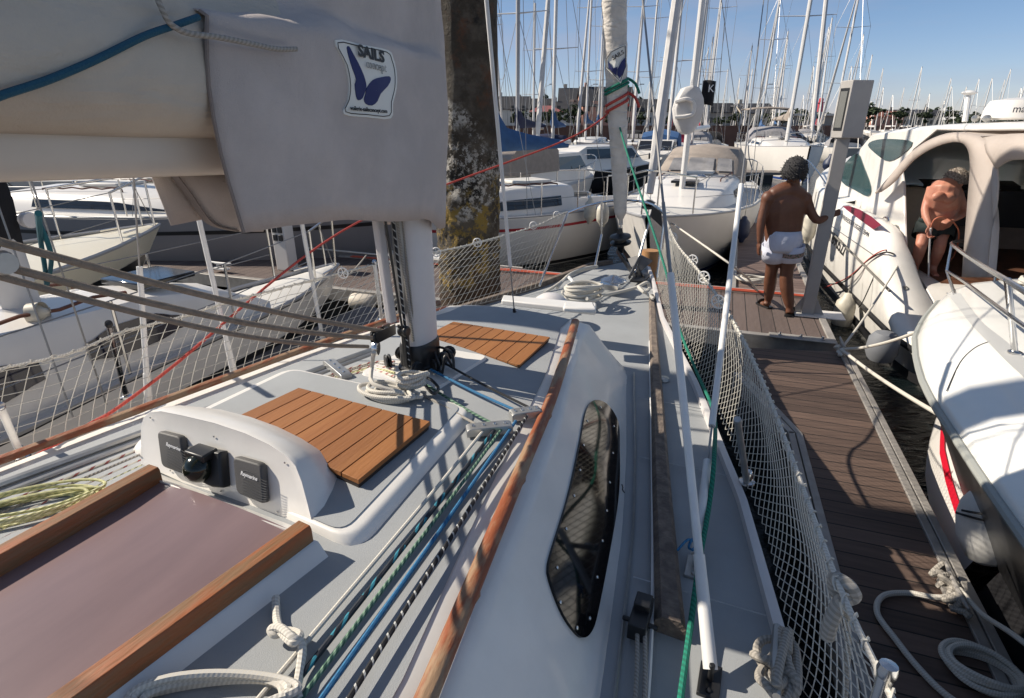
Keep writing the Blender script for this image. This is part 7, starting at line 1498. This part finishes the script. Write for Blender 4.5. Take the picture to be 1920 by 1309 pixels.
def head(c, look, up_, s=1.0):
    l = Vector(look).normalized(); u_ = Vector(up_); u_ = (u_-l*u_.dot(l)).normalized(); r_ = l.cross(u_); c = Vector(c)
    P_ = [('e', c+u_*.025*s-l*.01*s, .075*s, .098*s, .10*s, r_, u_), ('e', c-u_*.05*s+l*.03*s, .056*s, .062*s, .066*s, r_, u_), ('e', c-u_*.01*s+l*.10*s, .014*s, .022*s, .026*s, r_, u_), ('e', c+u_*.028*s+l*.078*s, .05*s, .016*s, .012*s, r_, u_), ('e', c-u_*.052*s+l*.084*s, .024*s, .012*s, .008*s, r_, u_), ('e', c-u_*.085*s+l*.066*s, .026*s, .022*s, .02*s, r_, u_)]
    for k in (-1, 1): P_.append(('e', c-u_*.005*s+r_*.076*s*k-l*.012*s, .010*s, .018*s, .030*s, r_, u_))
    return P_, c, l, u_, r_
def facebits(o, H_, hairm, hs=1.0, cover=.2):
    _, c, l, u_, r_ = H_
    for k in (-1, 1): b = MB(); b.lathe(c+u_*.012+l*.082+r_*.03*k, [(0, -.008), (.009, 0), (.006, .006), (0, .008)], 10, l); build(b, 'eye', mat('eye_dark%d' % k, (.03, .02, .015), .2), o)
    b = MB(); rn = random.Random(int(hs*100)); cc = c+u_*.035-l*.022
    rs = []
    for t in [.02+i*(math.pi*.62)/11 for i in range(12)]:
        rr_ = []
        for p_ in [2*math.pi*k/28 for k in range(28)]:
            fr_ = math.cos(p_)       # toward the face
            tt = t*(1.10-.50*max(0, fr_)*(t/(math.pi*.62)))
            j = 1+.05*nz3((p_*2.3, tt*4, hs*3))+.03*rn.uniform(-1, 1)
            d = l*math.sin(tt)*math.cos(p_)*.112*hs+r_*math.sin(tt)*math.sin(p_)*.094*hs+u_*math.cos(tt)*.112*hs
            rr_.append(cc+d*j)
        rs.append(rr_)
    b.loft(rs)
    for i in range(420):
        ri_ = min(11, int(12*math.sqrt(rn.random()))); p = Vector(rn.choice(rs[ri_])); d = (p-cc).normalized(); dv = (d*.55+Vector((rn.gauss(0, .5), rn.gauss(0, .5), rn.gauss(-.35, .5)))).normalized(); ln_ = rn.uniform(.008, .019)*hs
        b.tube([p-d*.006, p+dv*ln_*.5+d*.004, p+dv*ln_], [.0042, .0032, .0006], 3, cap=False)
    build(b, 'hair', hairm, o, smooth=80)
HAIRD = mat('hair_dark', (.022, .021, .022), .9, col2=(.045, .043, .044), nscale=60, bump=1.0, bscale=160); HAIRG = mat('hair_grey', (.46, .41, .35), .9, col2=(.16, .13, .11), nscale=50, bump=1.0, bscale=160)
YA0 = 6.22
def J(x, y, dy=0): return YP(x, y, YA0+dy)
SK1 = skin('tanned_skin', (.15, .062, .034), (.11, .04, .021)); SK2 = skin('ruddy_skin', (.50, .25, .17), (.44, .16, .105))
hd = head(J(1489, 328, .0), (.45, .85, -.10), (0, 0, 1), 1.12)
ft1, ft2 = Z(1438, 577, PZ), Z(1478, 592, PZ)
# joints
pel, wst, chs, nck = J(1469, 452, .02), J(1469, 425, .03), J(1472, 385, .03), J(1487, 352, .01)
kn1, kn2 = J(1446, 514, .12), J(1474, 522, 0); an1, an2 = Vector((ft1.x, ft1.y, PZ+.10)), Vector((ft2.x, ft2.y, PZ+.10)); hp1, hp2 = J(1454, 458, .04), J(1484, 460, .0)
P_ = hd[0]+[('t', [pel-Vector((0, 0, .04)), wst, chs, nck-Vector((0, 0, .03))], [.165, .17, .182, .20, .19, .085], (.70, 1.16)),
    ('e', wst+Vector((.0, .06, 0)), .185, .16, .16, (1, 0, 0), (0, 0, 1)), ('e', J(1440, 372), .072, .072, .08, (1, 0, 0), (0, 0, 1)), ('e', J(1509, 374), .074, .074, .08, (1, 0, 0), (0, 0, 1)), ('e', J(1455, 372, .02), .10, .085, .10, (1, 0, 0), (0, 0, 1)), ('e', J(1494, 372, .02), .10, .085, .10, (1, 0, 0), (0, 0, 1)), ('t', [nck-Vector((0, 0, .05)), hd[1]-Vector((0, 0, .03))], [.078, .062]),
    ('t', [J(1447, 366), J(1476, 356), J(1505, 368)], [.07, .095, .07]),
    ('t', [hp1, kn1, an1], [.105, .10, .066, .072, .062, .042]), ('t', [hp2, kn2, an2], [.108, .10, .068, .075, .064, .043]),
    ('t', [J(1438, 374), J(1428, 412, -.02), J(1424, 455, -.05)], [.062, .05, .046, .046, .036, .027]), ('t', [J(1511, 376), J(1530, 412, -.04), J(1552, 406, .0)], [.064, .052, .046, .045, .036, .028]),
    ('t', [an1-Vector((0, 0, .02)), an1+Vector((-.03, -.02, -.065))], [.045, .04]), ('t', [an1+Vector((0, 0, -.07)), an1+Vector((-.04, .14, -.08))], [.04, .034]), ('t', [an2-Vector((0, 0, .02)), an2+Vector((.0, -.02, -.065))], [.045, .04]), ('t', [an2+Vector((0, 0, -.07)), an2+Vector((.10, .13, -.08))], [.04, .034])]
P_ += hand(J(1424, 455, -.05), (.02, .05, -1), (1, 0, 0), -1, .5)+hand(J(1553, 405, 0), (.93, .1, .30), (.1, .9, -.3), 1, .25)
pA = person('suntanned man in white shorts seen from behind, right hand reaching towards the grey post', P_, SK1, Vector((ft2.x, ft2.y, PZ)))
facebits(pA, hd, HAIRD, 1.34)
def shorts(o, cpel, cw, legs, m, rw, rp, name='shorts', band=None):
    b = MB(); rs = []
    for p, k, ay in ((cw, rw, .80), (cw.lerp(cpel, .5), (rw+rp)/2*1.02, .84), (cpel, rp, .86), (cpel-Vector((0, 0, .09)), rp*.99, .82), (cpel-Vector((0, 0, .13)), rp*.90, .78)):
        rs.append([p+Vector((math.cos(a)*k, math.sin(a)*k*ay, 0)) for a in [2*math.pi*i/28 for i in range(28)]])
    b.loft(rs, cap=False)
    for (a_, c_, r0_, r1_) in legs: b.tube([a_, a_.lerp(c_, .5), c_], [r0_, (r0_+r1_)/2*1.02, r1_], 20, cap=False, sq=(1, 1.05))
    q_ = build(b, name, m, o, smooth=80); q_.modifiers.new('t', 'SOLIDIFY').thickness = .006; return q_
WSH = mat('shorts_white', (.60, .62, .72), .9, noise=.08, nscale=12, bump=.3, bscale=40)
sh = shorts(pA, J(1469, 449, .03), J(1469, 431, .04), [(hp1, J(1451, 487, .08), .135, .122), (hp2, J(1481, 489, .01), .135, .122)], WSH, .186, .20)
b = MB(); pr2 = mat('floral_print', (.30, .20, .18), .9, col2=(.06, .10, .06), nscale=55, c2pos=(.45, .5))
for c0p, c1p, r_ in ((J(1452, 468, .065), J(1451, 476, .075), .1375), (J(1483, 470, .0), J(1482, 478, .005), .1375)): b.tube([c0p, c1p], [r_, r_-.003], 24, cap=False)
build(b, 'printed_band', pr2, sh, smooth=80)
for i, an in enumerate((an1, an2)):
    b = MB(); fwd_ = Vector((-.04, .16, 0)) if i == 0 else Vector((.10, .15, 0)); b.loft([[an+Vector((0, 0, z_))+fwd_*t+Vector((fwd_.y, -fwd_.x, 0)).normalized()*w_ for t, w_ in ((-.35, -.035), (-.42, 0), (-.35, .035), (.5, .046), (1.0, .04), (1.12, 0), (1.0, -.04), (.5, -.046))] for z_ in (-.10, -.075)]); sd2 = build(b, 'sandal', BLACK, pA, smooth=40)
    b = MB(); b.tube([an+fwd_*.55+Vector((math.cos(a)*.052, 0, math.sin(a)*.045-.07)) for a in [math.pi*k/8 for k in range(9)]], .010, 6, sq=(.5, 2)); build(b, 'strap', BLACK, sd2)
# man bending in the cockpit
YB = 7.05
def K(x, y, dy=0): return YP(x, y, YB+dy)
hd2 = head(K(1789, 341, -.25), (.45, -.55, -.75), (.35, -.5, .65), 1.0)
f1, f2 = Z(1712, 512, .85), Z(1752, 512, .85); fl1, fl2 = K(1716, 505, .1), K(1749, 508, .0)
pel2, bel, ch2 = K(1753, 417, .10), K(1765, 394, -.08), K(1769, 362, -.26); s1, s2 = K(1749, 352, -.14), K(1795, 362, -.18)
P2 = hd2[0]+[('t', [pel2-Vector((0, 0, .06)), bel, ch2, K(1775, 346, -.2)], [.165, .172, .185, .185, .15, .085], (1.0, 1.0)), ('e', K(1768, 397, -.22), .155, .13, .12, (1, 0, 0), (0, 0, 1)), ('e', K(1760, 369, -.40), .078, .05, .058, (1, 0, 0), (0, 0, 1)), ('e', K(1779, 372, -.41), .078, .05, .058, (1, 0, 0), (0, 0, 1)),
    ('t', [s1, K(1772, 349, -.17), s2], [.068, .09, .068]), ('t', [K(1776, 350, -.2), hd2[1]], [.075, .062]),
    ('t', [s1, K(1735, 393, -.22), K(1744, 424, -.38)], [.064, .052, .047, .046, .036, .028]), ('t', [s2, K(1808, 396, -.20), K(1788, 412, -.36)], [.064, .05, .045, .044, .036, .028]),
    ('t', [K(1741, 424, .08), K(1727, 458, -.06), K(1717, 497, .06)], [.11, .10, .068, .072, .06, .042]), ('t', [K(1766, 424, .06), K(1762, 459, -.08), K(1750, 499, .02)], [.11, .10, .068, .072, .06, .042]),
    ('t', [K(1717, 497, .08), K(1714, 511, -.0), K(1716, 515, -.18)], [.043, .042, .032]), ('t', [K(1750, 499, 0), K(1750, 512, -.06), K(1756, 518, -.22)], [.043, .042, .032])]
P2 += hand(K(1744, 424, -.38), (.05, -.1, -1), (.2, -1, .1), 1, 1.0)+hand(K(1788, 412, -.36), (-.9, -.25, -.1), (0, .2, -1), -1, .5)
pB = person('grey haired man in black shorts bending over in the cruiser cockpit with a hose', P2, SK2, Vector((K(1740, 512).x, K(1740, 512).y, .85)))
facebits(pB, hd2, HAIRG, 1.06)
shorts(pB, K(1754, 419, .06), K(1757, 409, .0), [(K(1741, 422, .06), K(1731, 444, .0), .135, .125), (K(1766, 422, .04), K(1764, 446, -.04), .135, .125)], mat('shorts_black', (.012, .022, .022), .8, noise=.3), .19, .195)
rope('spray_lance', [K(1745, 428, -.42), K(1742, 480, -.3), K(1741, 518, -.25)], .010, PVC, 'white lance of a wash hose held by the bending man', cat='hose', smoothc=False)
rope('hose', [K(1744, 430, -.40), K(1752, 412, -.45), K(1768, 407, -.46), K(1784, 413, -.40), K(1797, 432, -.3), K(1796, 455, -.1), K(1788, 480, .1), K(1772, 500, .2)], .008, mat('hose_orange', (.50, .16, .09), .5), 'orange red wash hose looping from the bending man hand to the cockpit floor', cat='hose')
